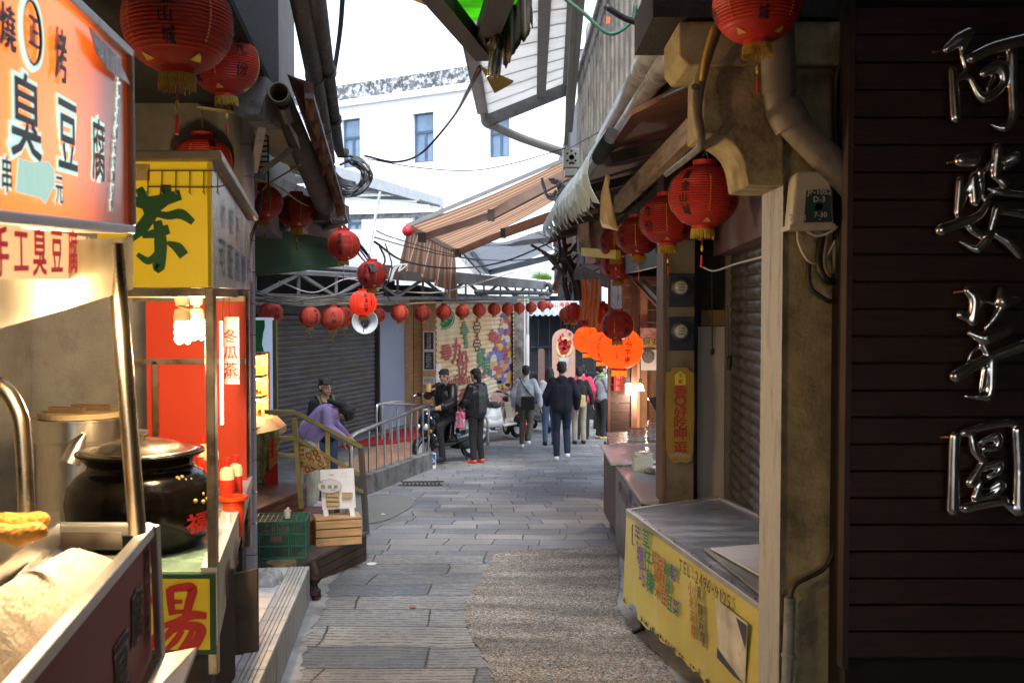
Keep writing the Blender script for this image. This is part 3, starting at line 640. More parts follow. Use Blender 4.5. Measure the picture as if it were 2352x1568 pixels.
for i in range(k):
    t0, t1 = i/k+.0012, (i+1)/k-.0012
    for j in range(4): o0 = .13+j*.3; g.slab([epos(t0, o0+.003), epos(t1, o0+.003), epos(t1, o0+.297), epos(t0, o0+.297)], (0, 0, .008))
g.build('floor_tiles', tile, pf)
nz = mat('nosing_tile', (.46, .48, .50), .45, var=.15, dirt=(.25, .26, .26), dscale=8, damt=.5, dlo=.52)
g = MB()
for i in range(k):
    t0, t1 = i/k+.0012, (i+1)/k-.0012; j0 = 0
    for o0, o1 in ((-.006, .022), (.026, .044), (.048, .066), (.070, .088), (.092, .125)): g.slab([epos(t0, o0), epos(t1, o0), epos(t1, o1), epos(t0, o1)], (0, 0, .012))
g.build('ribbed_nosing', nz, pf)
g = MB()
for i in range(k*2):
    t0, t1 = i/k/2+.0012, (i+1)/k/2-.0012; a, b = epos(t0, -.008), epos(t1, -.008); g.slab([a, b, b-Z3*.25, a-Z3*.25], lf*.01)
g.build('riser_tiles', mat('stained_riser_tile', (.42, .43, .44), .5, var=.25, scale=3, stretch=(4, 4, .6), dirt=(.07, .065, .06), dscale=3, damt=.8, dlo=.5), pf)
# corner lump of cement with rusty pipe stub
g = MB(); q = V((-1.39, 6.9, -.40)); g.tube(smoothpts([q+V((0, 0, .25)), q+V((.03, -.03, .16)), q+V((.0, -.02, .1)), q+V((.03, -.02, 0))]), [.035]*19, 8)
for z in (.16, .05): g.lathe([(.05, -.015), (.05, .015)], q+V((.01, -.03, z)), 10)
g.build('pipe_stub', mat('rusty_iron', (.03, .022, .02), .7, .3, var=.5, dirt=(.12, .05, .02), dscale=20), label='short rusty drain pipe stub at the end corner of the tiled platform', cat='pipe', smooth='auto')
# ---------------------------------------------------------------- steps
st = thing('wooden_steps', 'three dark reddish timber steps climbing from the alley to the lit shop', 'steps', (-1.6, 8, -.45))
def step(pts, zt, zb, top, side, nb):
    P = [V((x, y, zt)) for x, y in pts]
    g = MB(); g.slab(P, (0, 0, -.03)); g.build('tread', top, st, bevel=.006)
    h = (zt-.03-zb)/nb; g = MB()
    for i in range(len(P)-1):
        for j in range(nb):
            a, b = P[i].copy(), P[i+1].copy(); a.z = b.z = zb+j*h+.003; d = (b-a).normalized(); nn = V((d.y, -d.x, 0))
            cen = sum((V((p.x, p.y, 0)) for p in P), V((0, 0, 0)))/len(P)
            if nn.dot(cen-V((a.x, a.y, 0))) < 0: nn = -nn
            a += nn*.008; b += nn*.008
            g.slab([a, b, b+Z3*(h-.006), a+Z3*(h-.006)], nn*.03)
    g.build('riser', side, st)
step([(-2.5, 7.15), (-1.56, 7.2), (-1.215, 8.3), (-1.24, 8.42), (-2.5, 8.42)], -.254, -.50, greywood, darkwood, 3)
step([(-2.5, 7.4), (-1.67, 7.42), (-1.46, 8.40), (-2.0, 8.40), (-2.5, 8.40)], -.055, -.25, redwood, redwood, 2)
step([(-3.2, 7.3), (-1.90, 7.3), (-1.72, 8.15), (-1.73, 8.37), (-3.2, 9.2)], .13, -.05, redwood, redwood, 2)
# yellow metal handrail
hr = thing('stair_handrail', 'olive yellow square tube handrail sloping down beside the wooden steps', 'handrail', (-1.5, 8.1, -.2))
A0, A1, A3 = at(608, 945, 7.9), at(678, 947, 8.0), at(829, 1026, 8.35); A2 = A1.lerp(A3, .56)
g = MB(); g.bar(A0, A1, .045, .035); g.bar(A1, A3, .045, .035); g.build('top_rail', brass, hr, bevel=.004)
g = MB(); g.bar(at(676, 960, 8), at(692, 1166, 8), .035); g.build('post', brass, hr); 
g = MB(); g.bar(at(752, 985, 8.2), at(756, 1175, 8.2), .032); g.build('post', brass, hr)
g = MB(); g.bar(at(829, 1028, 8.35), at(842, 1226, 8.33), .038); g.build('post', mat('grey_brown_paint', (.12, .12, .11), .5, .3), hr)
g = MB(); g.bar(at(640, 1006, 7.95), at(680, 1006, 8), .03); g.bar(at(680, 1006, 8), at(824, 1090, 8.34), .03); g.build('middle_rail', brass, hr)
g = MB(); g.bar(at(640, 1044, 7.95), at(682, 1046, 8), .026); g.bar(at(684, 1050, 8), at(838, 1132, 8.34), .026); g.build('lower_rail', brass, hr)
def carved(u, v, d, w_, h, rot, label):
    g = MB(); c = at(u, v, d); M_ = Matrix.Rotation(rot, 3, 'Y'); g.box(c, (w_, .02, h), m=M_)
    o = g.build('carved_board', wood, label=label, cat='board', bevel=.003); WO[o.name] = V(o.location)
    g = MB()
    for i in range(3):
        for j in range(3):
            q = c + M_ @ V(((i-1)*w_*.3, -.014, (j-1)*h*.3)); g.tube([q+M_ @ V((.3*w_/3*math.cos(t), 0, .3*w_/3*math.sin(t))) for t in [a*math.pi/5 for a in range(11)]], .0035, 4)
    g.build('carving', mat('dark_brown_ink', (.06, .03, .01), .6), o)
carved(716, 1058, 8.1, .20, .17, -.42, 'pine plaque with nine carved rings tied to the sloping handrail')
carved(689, 1032, 8.05, .085, .13, 0, 'small pine plaque hanging left of the handrail post')
# ---------------------------------------------------------------- wooden crate stand and sign
cr_ = thing('wooden_crate', 'slatted pine crate turned upside down on the corner of the lowest step', 'crate', (-1.4, 8.0, -.25))
cc = V((-1.40, 7.93, -.25)); Mr = Matrix.Rotation(.28, 3, 'Z')
for j in range(3):
    z = .028+j*.068
    for q, dm in ((V((0, -.11, z)), (.36, .012, .058)), (V((0, .11, z)), (.36, .012, .058)), (V((-.175, 0, z)), (.012, .21, .058)), (V((.175, 0, z)), (.012, .21, .058))):
        MB().box(cc+Mr @ q, dm, m=Mr).build('slat', woodh, cr_, bevel=.002)
for j in range(3): MB().box(cc+Mr @ V((0, -.075+j*.075, .206)), (.36, .065, .012), m=Mr).build('top_slat', woodh, cr_, bevel=.002)
sg = thing('standing_sign', 'white A-board style card on legs with boxes drawn on it, standing on the pine crate', 'sign', cc+V((0, 0, .21)))
sl, sb, sd_ = at(736, 1078, 7.9), at(740, 1170, 7.9), 7.9
P = [at(740, 1170, 7.92), at(817, 1166, 7.92), at(812, 1075, 7.97), at(735, 1079, 7.97)]
g = MB(); g.slab(P, (0, .012, 0)); g.build('board', mat('sign_white', (.78, .79, .82), .5, var=.03), sg)
for (a, b) in (((742, 1170), (744, 1190)), ((802, 1166), (805, 1186))):
    g = MB(); p, q = at(*a, 7.92), at(*b, 7.9); g.slab([p, p+V((.038, 0, 0)), q+V((.038, 0, 0)), q], (0, .02, 0)); g.build('leg', MATS['sign_white'], sg)
for (a, b) in (((757, 1150), (757, 1183)), ((790, 1150), (792, 1181))):
    g = MB(); p, q = at(*a, 8.06), at(*b, 8.1); g.slab([p, p+V((.03, 0, 0)), q+V((.03, 0, 0)), q], (0, .02, 0)); g.build('rear_leg', MATS['sign_white'], sg)
g = MB(); pts = [at(757+28*math.cos(t), 1116+16*math.sin(t), 7.905) for t in [i*math.pi/12 for i in range(24)]]; g.slab(pts, (0, .006, 0)); g.build('speech_bubble', MATS['sign_white'], sg)
g = MB(); g.tube(pts+[pts[0]], .0012, 4); g.text('我', at(742, 1117, 7.9), X3, Z3, .038); g.text('謝', at(758, 1117, 7.9), X3, Z3, .034); g.text('謝', at(771, 1117, 7.9), X3, Z3, .034); g.text('歡迎', at(738, 1107, 7.9), X3, Z3, .014); g.text('來拍照', at(765, 1125, 7.9), X3, Z3, .012)
g.text('muc', at(761, 1090, 7.94), X3, Z3, .022); 
for i in range(4): g.text('一一一一一', at(790, 1086+3*i, 7.94), X3, Z3, .010)
g.build('lettering', mat('grey_ink', (.05, .05, .05), .6), sg)
g = MB(); bxs = ((748, 1140, 776, 1147), (748, 1130, 775, 1139), (750, 1124, 774, 1130), (783, 1127, 807, 1138))
bxs = ((751, 1152, 780, 1162), (749, 1142, 779, 1151), (751, 1129, 777, 1141), (786, 1131, 810, 1142))
for a in bxs:
    p, q = at(a[0], a[1], 7.915), at(a[2], a[3], 7.915); g.slab([V((p.x, 7.915, p.z)), V((q.x, 7.915, p.z)), V((q.x, 7.915, q.z)), V((p.x, 7.915, q.z))], (0, -.004, 0))
g.build('drawn_boxes', mat('box_tan', (.62, .48, .25), .6, var=.05), sg)
g = MB()
for a in bxs:
    p, q = at(a[0], a[1], 7.908), at(a[2], a[3], 7.908); c4 = [V((p.x, 7.908, p.z)), V((q.x, 7.908, p.z)), V((q.x, 7.908, q.z)), V((p.x, 7.908, q.z))]; g.tube(c4+[c4[0]], .0012, 4)
for u, v in ((760, 1135), (768, 1135), (794, 1136), (802, 1136)): g.ell(at(u, v, 7.907), (.003, .002, .003))
g.build('drawn_outline', ink, sg)
# ---------------------------------------------------------------- green crate
gc = thing('plastic_crate', 'dark green lattice plastic crate standing upside down on a yellowed bucket', 'crate', at(640, 1283, 7.05))
green = mat('crate_green', (.012, .12, .085), .42, var=.15, dirt=(.03, .16, .12), dscale=5, damt=.5)
O = at(583, 1283, 6.95); Rz = Matrix.Rotation(.12, 3, 'Z'); W_, D_, H_ = .36, .30, .255
def gq(x, y, z): return O + Rz @ V((x*W_, y*D_, z*H_))
g = MB()
for z in (0, .33, .66, 1): 
    for a, b in (((0, 0), (1, 0)), ((1, 0), (1, 1)), ((1, 1), (0, 1)), ((0, 1), (0, 0))): g.bar(gq(*a, z), gq(*b, z), .009, .014 if z in (0, 1) else .008)
g.build('rims', green, gc)
g = MB()
for i in range(0, 22):
    t = i/21; big = i % 7 == 0; w_ = .012 if big else .0055
    g.bar(gq(t, .02, 0), gq(t, .02, 1), w_, .006); g.bar(gq(t, .98, 0), gq(t, .98, 1), w_, .006)
for i in range(0, 13):
    t = i/12; w_ = .01 if i % 4 == 0 else .005
    g.bar(gq(.0, t, 0), gq(.0, t, 1), w_, .006); g.bar(gq(1, t, 0), gq(1, t, 1), w_, .006)
g.build('side_bars', green, gc)
g = MB()
for i in range(11): t = i/10; g.bar(gq(t, 0, 1), gq(t, 1, 1), .006, .006)
for i in range(7): t = i/6; g.bar(gq(0, t, 1), gq(1, t, 1), .011 if i % 2 == 0 else .006, .006)
g.build('grid', green, gc)
g = MB(); g.slab([gq(.32, -.01, .42), gq(.54, -.01, .42), gq(.54, -.01, .7), gq(.32, -.01, .7)], (0, .004, 0)); g.build('plate', green, gc)
g = MB(); g.text('陳', gq(.38, -.02, .55), Rz @ X3, Z3, .04, bold=.02); g.text('記', gq(.48, -.02, .55), Rz @ X3, Z3, .04, bold=.02); g.build('lettering', mat('faded_red', (.4, .05, .03), .6), gc)
cp = thing('paper_cup', 'small white paper cup with crumpled tissue on top of the green crate', 'cup', gq(.62, .45, 1.02))
g = MB(); g.lathe([(.016, 0), (.019, .002), (.026, .055), (.0275, .058), (.025, .056), (.017, .006), (0, .006)], gq(.62, .35, 1.02), 20); g.build('cup', white, cp, smooth='auto')
g = MB(); g.ell(gq(.62, .35, 1.02)+V((0, 0, .06)), (.012, .008, .022), Matrix.Rotation(.4, 3, 'Y')); g.build('tissue', white, cp, smooth=True)
g = MB(); q = at(650, 1285, 7.15); g.lathe([(.085, -.27), (.10, -.03), (.105, -.03), (.105, 0), (.095, 0)], (q.x, 7.1, q.z), 24); g.build('bucket', mat('grimy_cream', (.45, .38, .2), .5, var=.2, dirt=(.12, .09, .04), dscale=9, damt=.7), label='grimy cream plastic bucket underneath the green crate', cat='bucket', smooth='auto')
g = MB(); q = at(612, 1330, 6.4); r_ = random.Random(5)
for i in range(9): g.ell((q.x+r_.uniform(-.1, .08), 6.3+r_.uniform(-.1, .1), q.z+r_.uniform(0, .05)), (.06, .05, .04), Euler((r_.random()*3, r_.random()*3, 0)).to_matrix())
g.build('plastic_bag', mat('clear_bag', (.6, .62, .65), .15, var=.2, trans=.5, bump=1, bscale=25), label='crumpled clear plastic bag lying on the tiles by the tea cart', cat='bag', voxel=.015, smooth_it=2)
g = MB(); q = at(848, 1299, 8.15); g.lathe([(.0, 0), (.03, .0), (.045, .012), (.03, .006), (0, .006)], q+V((.02, 0, .01)), 16); g.build('paper_bowl', white, label='flattened white paper scrap on the paving at the foot of the steps', cat='litter', smooth=True)
for k, (u, v, lb) in enumerate(((880, 1183, 'small white plastic scrap lying on the ramp apron'), (947, 1397, 'tiny orange leaf lying on the grooved paving'))):
    q = gp(u, v); g = MB(); g.slab([q+V((-.02, -.012, .01)), q+V((.018, -.018, .014)), q+V((.026, .012, .01)), q+V((-.012, .018, .016))], (0, 0, .004)); g.build('litter', white if k == 0 else mat('leaf_orange', (.26, .12, .05), .6), label=lb, cat='litter')
# ---------------------------------------------------------------- tiled pillar and lit shop
pi = thing('tiled_pillar', 'narrow pillar clad in mauve grey tiles behind the tea cart', 'pillar', (-1.66, 6.3, -.15))
g = MB(); a, b = at(560, 700, 6.3).x, at(581, 700, 6.3).x; g.bb(a-.3, b-.008, 6.308, 6.36, -.3, 3.4); g.build('core', mat('tile_grout', (.1, .1, .1)), pi)
g = MB()
for k in range(17):
    z = -.15+k*.2; g.bb(a, b, 6.296, 6.308, z+.004, z+.196); g.bb(b-.008, b, 6.308, 6.36, z+.004, z+.196)
g.build('tiles', mat('mauve_tile', (.27, .25, .32), .3, var=.12, scale=3), pi)
sh = thing('lit_shop', 'small shop interior behind the steps with white and green map panel', 'building', (-2.6, 12.5, -.1))
g = MB(); a, b = at(560, 900, 13), at(628, 900, 13); g.bb(a.x-1, b.x, 13, 13.1, -.8, 1.50); g.build('map_panel', mat('pale_blue_glow_board', (.62, .74, .88), .6, var=.05, emit=(.5, .68, .95), estr=.10), sh)  # mild emission added to brighten the board inside the shaded shop
g = MB(); g.slab([at(580, 735, 12.97), at(607, 735, 12.97), at(608, 750, 12.97), at(604, 765, 12.97), at(601, 790, 12.97), at(606, 810, 12.97), at(580, 812, 12.97)], (0, .02, 0)); g.build('map_land', mat('map_green', (.02, .30, .08), .6), sh)
g = MB(); g.bb(-5.5, -2.15, 6.8, 6.9, -.4, 3.2) ; g.bb(-5.6, -5.5, 6.8, 15, -.8, 3); g.build('side_wall', mat('dim_wall', (.12, .1, .08), .8), sh)
g = MB(); g.bar(at(631, 735, 12.6), at(633, 985, 12.6), .05); g.build('brass_edge', brass, sh)
cb = thing('display_cabinet', 'tall pine display niche with warm lights over each shelf of small ornaments', 'cabinet', at(590, 1000, 9.2))
a, b = at(572, 812, 9.2), at(607, 960, 9.2)
w0 = mat('lit_pine', (.62, .33, .11), .5, var=.12)
g = MB(); g.bb(a.x-.1, b.x, 9.35, 9.38, b.z, a.z); g.build('back', w0, cb)
for v in (812, 863, 910, 960): g = MB(); z = at(590, v, 9.2).z; g.bb(a.x-.1, b.x, 9.1, 9.36, z-.012, z+.012); g.build('shelf', w0, cb)
g = MB(); g.bb(b.x-.003, b.x+.012, 9.3, 9.38, b.z, a.z+.01); g.build('side', w0, cb)
for v in (816, 867, 914):
    q = at(592, v, 9.2); g = MB(); g.lathe([(.012, 0), (.02, -.012)], (q.x, 9.2, q.z-.01), 12); g.build('downlight', mat('warm_lamp', (1, .8, .5), .5, emit=(1, .62, .25), estr=14), cb)
    ld = bpy.data.lights.new('cabinet_light', 'POINT'); ld.energy = 1.6; ld.color = (1, .62, .28); ld.shadow_soft_size = .03; lo = bpy.data.objects.new('cabinet_light', ld); C.objects.link(lo); lo.location = (q.x, 9.2, q.z-.06)
for u, v, s in ((590, 905, 1), (598, 905, .7), (586, 955, .8), (596, 955, 1.2), (594, 860, .4)):
    q = at(u, v, 9.2); g = MB(); g.lathe([(0, 0), (.012*s, 0), (.02*s, .015*s), (.012*s, .035*s), (.016*s, .045*s), (0, .06*s)], q, 12); g.build('ornament', mat('brass_ornament', (.45, .3, .08), .3, .8), label='tiny %s ornament on the %s shelf of the display niche' % (('brass', 'gilt', 'squat golden', 'tall pale', 'smallest brass')[(int(u)+int(v)) % 5 if False else [590, 598, 586, 596, 594].index(u)], 'middle' if v == 905 else ('bottom' if v == 955 else 'top')), cat='ornament', smooth=True)
tb = thing('display_counter', 'sloping pine counter draped with a green and red printed cloth below the display niche', 'counter', at(605, 1130, 8.6))
g = MB(); g.slab([at(572, 962, 9.0), at(618, 962, 9.0), at(640, 985, 8.6), at(640, 1000, 8.6), at(572, 1010, 8.4), at(572, 990, 8.4)], (0, .3, 0)); g.build('counter_top', woodh, tb)
clo = MB(); n = 10; cols_ = []
for i in range(n+1):
    u = 575+65*i/n
    for j in range(7): clo.v.append(at(u+2*math.sin(j), 1000+(128-18*(i/n))*j/6-14*i/n, 8.45+.03*math.sin(i*2.1)))
for i in range(n):
    for j in range(6): clo.f.append((i*7+j, i*7+7+j, i*7+8+j, i*7+j+1))
o = clo.build('printed_cloth', mat('olive_print', (.22, .24, .08), .8, var=.5, scale=30, dirt=(.5, .36, .16), dscale=8, damt=.8, dlo=.5), tb, smooth=True)
g = MB(); g.slab([at(616, 1008, 8.4), at(636, 1003, 8.4), at(638, 1112, 8.4), at(620, 1118, 8.4)], (0, -.006, 0)); g.build('orange_strip', mat('orange_print', (.55, .2, .05), .8, var=.4, scale=40), tb)
g = MB(); g.slab([at(606, 1090, 8.38), at(638, 1062, 8.38), at(639, 1112, 8.38), at(612, 1122, 8.38)], (0, -.006, 0)); g.slab([at(624, 1008, 8.38), at(629, 1007, 8.38), at(628, 1050, 8.38), at(624, 1052, 8.38)], (0, -.006, 0)); g.build('red_strip', red, tb)
# ---------------------------------------------------------------- ramp wall and steel railings
ra, rb = V((-1.85, 12.6, 0)), V((-1.25, 16.2, 0))
rw = thing('ramp_wall', 'low grey concrete kerb wall of the ramp carrying the steel railing', 'wall', (-1.5, 14.4, -.9))
g = MB(); g.slab([V((ra.x, ra.y, gz(12.6)-.02)), V((rb.x, rb.y, gz(16.2)-.02)), V((rb.x, rb.y, gz(16.2)+.26)), V((ra.x, ra.y, gz(12.6)+.25))], (-.16, .03, 0)); g.build('coping', mat('ramp_concrete', (.17, .165, .155), .85, var=.35, scale=4, bump=.5, bscale=30, dirt=(.05, .05, .048), dscale=3, damt=.8, dlo=.47), rw, bevel=.01)
g = MB(); q = at(993, 1058, 16.1); g.box((q.x, 16.02, q.z), (.13, .012, .28)); pl_ = g.build('wheelchair_plate', white, rw)
g = MB(); g.box((q.x, 16.01, q.z+.04), (.115, .012, .17)); g.build('blue_field', mat('sign_blue', (.02, .08, .35), .4), rw)
g = MB(); c = V((q.x, 16.0, q.z+.04)); g.ell(c+V((-.005, 0, .055)), (.011, .003, .011)); g.bar(c+V((-.005, 0, .045)), c+V((-.002, 0, .0)), .012, .004, up=(0, 1, 0)); g.bar(c+V((-.002, 0, .0)), c+V((.028, 0, 0)), .01, .004, up=(0, 1, 0)); g.bar(c+V((.028, 0, 0)), c+V((.04, 0, -.045)), .01, .004, up=(0, 1, 0)); g.bar(c+V((-.002, 0, .025)), c+V((.022, 0, .025)), .008, .004, up=(0, 1, 0))
g.tube([c+V((-.0+.033*math.cos(t), 0, -.02+.033*math.sin(t))) for t in [1.9+i*.35 for i in range(13)]], .0045, 5); g.build('wheelchair_symbol', white, rw)
rl = thing('ramp_railing', 'polished stainless steel railing with thin balusters along the ramp wall', 'railing', (-1.7, 14, -.7))
tp = [at(806, 1015, 12.55), at(807, 1003, 12.6), at(820, 993, 12.75), at(985, 928, 16.3)]
g = MB(); g.tube(smoothpts([at(806, 1100, 12.5)] + tp[:3], 5) + [tp[3]], .026, 10); g.build('top_rail', steel, rl, smooth=True)
for k in range(10):
    t = (k+.6)/10; y = 12.75+(16.2-12.75)*t; base = ra.lerp(rb, (y-12.6)/3.6)+V((-.08, 0, 0)); base.z = gz(y)+.24; top = tp[2].lerp(tp[3], (y-12.75)/3.55)
    g = MB(); g.tube([base, V((base.x, base.y, top.z-.01))], .012, 8); g.build('baluster', steel, rl, smooth='auto')
rl2 = thing('ramp_railing', 'second steel railing with a double looped top rail on the far side of the ramp', 'railing', (-2.2, 16.5, -.8))
g = MB(); g.tube(smoothpts([at(865, 1010, 15.6), at(865, 940, 15.6), at(872, 928, 15.7), at(900, 927, 16), at(985, 931, 17)], 5), .022, 8); g.tube(smoothpts([at(878, 1010, 16.2), at(878, 935, 16.2), at(890, 924, 16.3), at(925, 924, 16.6), at(938, 945, 16.8), at(945, 1010, 16.9)], 5), .022, 8)
g.tube(smoothpts([at(946, 990, 17.2), at(946, 925, 17.2), at(955, 908, 17.2), at(985, 907, 17.4), at(998, 920, 17.4), at(1004, 950, 17.4)], 6), .024, 8); g.build('looped_rail', steel, rl2, smooth=True)
for u in (895, 912, 958, 970, 985): g = MB(); g.tube([at(u, 935, 16.6), at(u, 1012, 16.6)], .012, 6); g.build('baluster', steel, rl2, smooth='auto')
g = MB(); g.tube(smoothpts([gp(1120, 1025)+V((0, 0, .02)), gp(1120, 1025)+V((0, 0, .5)), gp(1120, 1025)+V((-.05, 0, .62)), gp(1120, 1025)+V((-.2, .02, .64)), gp(1120, 1025)+V((-.25, .05, .5)), gp(1120, 1025)+V((-.25, .05, .02))], 6), .028, 8); g.build('bollard_hoop', steel, label='bent steel hoop bollard standing between the parked scooters', cat='bollard', smooth=True)
g = MB(); q = gp(968, 1112)
for i in range(10): g.box(q+V((-.25+i*.055, 0, .012)), (.025, .30, .012), rz=.1)
g.box(q+V((0, .16, .012)), (.6, .03, .014), rz=.05); g.box(q+V((0, -.16, .012)), (.6, .03, .014), rz=.05)
g.build('drain_grate', dark, label='dark iron drain grate in the paving beside the ramp wall', cat='drain')
# ================================================================ TEA CART
TD1, TD2 = 3.8, 5.9
tn = at(490, 650, TD1).x; tf = at(575, 650, TD2).x
Zt, Zs, Zc, Zb = 1.62+353*TD1/FPX, 1.62+48*TD1/FPX, 1.62-610*TD1/FPX, 1.62-800*TD1/FPX
tl_ = at(215, 0, TD1).x
tc_ = thing('tea_cart', 'steel framed tea cart with a yellow lit sign box on top and a yellow skirt', 'food cart', (tn-.4, 4.6, gz(4.6)))
def tx(d): return tn+(tf-tn)*(d-TD1)/(TD2-TD1)
sgn_y = mat('tea_yellow', (.70, .46, .02), .4, var=.08, scale=2, dirt=(.45, .30, .05), dscale=4, damt=.4, dlo=.55, emit=(1, .68, .02), estr=.05)
B = MB(); B.bb(tl_, tn-.004, TD1, TD1+.02, Zs, Zt-.03); B.build('front_sign', sgn_y, tc_, bevel=.003)
# brush character, three strokes traced as tapered ribbons
brush_g = mat('sign_dark_green', (.01, .09, .02), .5)
def stroke(mb, pts, ws, O, Rv, U, s, off, N):
    P = smoothpts([V((a, b, 0)) for a, b in pts], 5); k = len(P); W = []
    for i in range(k):
        t = i/(k-1)*(len(ws)-1); j = min(int(t), len(ws)-2); W.append(ws[j]+(ws[j+1]-ws[j])*(t-j))
    base = len(mb.v)
    for i in range(k):
        d = (P[min(i+1, k-1)]-P[max(i-1, 0)]).normalized(); q = V((-d.y, d.x, 0))
        for sg_ in (-1, 1): p = P[i]+q*W[i]*sg_; mb.v.append(O+Rv*p.x*s+U*p.y*s+N*off)
    for i in range(k-1): mb.f.append((base+2*i, base+2*i+1, base+2*i+3, base+2*i+2))
g = MB(); F = lambda u, v: at(u, v, TD1-.006)
def bstroke(mb, l, ws, d=TD1-.008):      # px polyline with px half-widths on the plane Y=d
    P = smoothpts([V((a, b, 0)) for a, b in l], 5); k = len(P); base = len(mb.v)
    for i in range(k):
        t = i/(k-1)*(len(ws)-1); j = min(int(t), len(ws)-2); w_ = ws[j]+(ws[j+1]-ws[j])*(t-j)
        dd = (P[min(i+1, k-1)]-P[max(i-1, 0)]).normalized(); q = V((-dd.y, dd.x, 0))
        for s_ in (-1, 1): p = P[i]+q*w_*s_; mb.v.append(at(p.x, p.y, d - .0004*(len(mb.f) % 7)))
    for i in range(k-1): mb.f.append((base+2*i, base+2*i+1, base+2*i+3, base+2*i+2))
def q1(x, y): return (x/2.45*.9408, y/2.45*.9408)
bstroke(g, [q1(790, 1200), q1(900, 1215), q1(1080, 1165)], [10, 16, 12])
bstroke(g, [q1(830, 1125), q1(860, 1190), q1(880, 1270)], [9, 12, 8])
bstroke(g, [q1(990, 1105), q1(985, 1190), q1(930, 1260)], [12, 15, 7])
bstroke(g, [q1(930, 1240), q1(850, 1360), q1(740, 1460)], [15, 15, 7])
bstroke(g, [q1(900, 1270), q1(1000, 1290), q1(1080, 1280), q1(1155, 1330)], [6, 9, 12, 7])
bstroke(g, [q1(850, 1410), q1(930, 1395), q1(1010, 1370)], [6, 11, 11])
bstroke(g, [q1(940, 1320), q1(960, 1450), q1(950, 1600), q1(920, 1570)], [10, 15, 13, 5])
bstroke(g, [q1(950, 1500), q1(890, 1560), q1(820, 1520)], [6, 9, 5])
bstroke(g, [q1(1000, 1450), q1(1060, 1480), q1(1100, 1530)], [4, 12, 12])
g.build('lettering', brush_g, tc_)
B = MB(); B.slab([V((tl_, TD1-.05, Zt-.03)), V((tn+.05, TD1-.05, Zt-.03)), V((tf+.05, TD2, Zt-.07)), V((tl_, TD2, Zt-.07))], (0, 0, .035)); B.build('roof_tray', mat('tarnished_steel', (.28, .23, .17), .4, .8, var=.3, dirt=(.1, .06, .03), dscale=6, damt=.7), tc_, bevel=.005)
B = MB(); B.slab([V((tn, TD1, Zs)), V((tf, TD2, Zs+.03)), V((tf, TD2, Zt-.09)), V((tn, TD1, Zt-.03))], (-.02, 0, 0)); B.build('side_sign', mat('faded_side_sign', (.46, .47, .38), .25, .1, var=.3, scale=2, dirt=(.68, .58, .12), dscale=1.3, damt=.9, dlo=.5), tc_)
g = MB(); sR = V((tf-tn, TD2-TD1, 0)).normalized(); sN = V((sR.y, -sR.x, 0))
def sp_(t, z): return V((tn+(tf-tn)*t, TD1+(TD2-TD1)*t, z))
for i, s in enumerate(('可', '配', '煎', '粿', '行')): g.text(s, sp_(.16+.19*i, Zs+.13), sR, Z3, .17, bold=.01, sx=1.5, N=sN, off=.006)
for i, s in enumerate(('冰', '糖', '冬')): g.text(s, sp_(.18+.19*i, Zs+.32), sR, Z3, .13, sx=1.5, N=sN, off=.006)
g.build('side_lettering', mat('faded_blue', (.08, .13, .30), .6), tc_)
g = MB()
for i in range(3): g.vtext('仙草茶', sp_(.55+.13*i, Zs+.42-.04*i), sR, Z3, .08, N=sN, off=.006, sx=1.4)
g.build('pink_lettering', mat('faded_pink', (.5, .25, .3), .6), tc_)
# wire rack of hooks on front sign
g = MB(); a, b = at(340, 392, TD1-.03), at(548, 398, TD1-.03); b = V((tn+.03, TD1-.03, a.z)); a2, b2 = a-V((0, 0, .06)), b-V((0, 0, .06)); g.tube([a, b], .003, 5); g.tube(smoothpts([a2, b2, b2+V((.02, .01, .03)), b]), .003, 5)
for k in range(6):
    p = a.lerp(b, k/5); g.tube(smoothpts([p, p+V((0, -.005, -.075)), p+V((.008, -.015, -.09)), p+V((0, -.02, -.08))], 3), .0025, 5)
g.build('hook_rack', mat('rusty_wire', (.2, .1, .05), .5, .6), tc_)
B = MB(); B.bb(at(285, 0, TD1-.01).x, at(338, 0, TD1-.01).x, TD1-.012, TD1-.004, at(0, 415, TD1).z, at(0, 378, TD1).z); B.build('brown_label', mat('old_tape', (.5, .33, .12), .6, dirt=(.2, .12, .04), dscale=15), tc_)
post_m = mat('grimy_steel', (.45, .38, .28), .3, .9, var=.3, scale=6, dirt=(.12, .08, .04), dscale=8, damt=.7, dlo=.5)
for (x, d, zt) in ((tn, TD1, Zs), (tf, TD2-.05, Zs+.02), (tl_-.2, TD2, Zs)):
    B = MB(); B.bb(x-.035, x+.0, d+.001, d+.04, Zc-.4, zt); B.build('post', post_m, tc_, bevel=.004)
B = MB(); B.bb(tl_, tn-.002, TD1+.01, TD1+.34, Zs-.035, Zs-.003); B.build('lamp_tray', post_m, tc_)
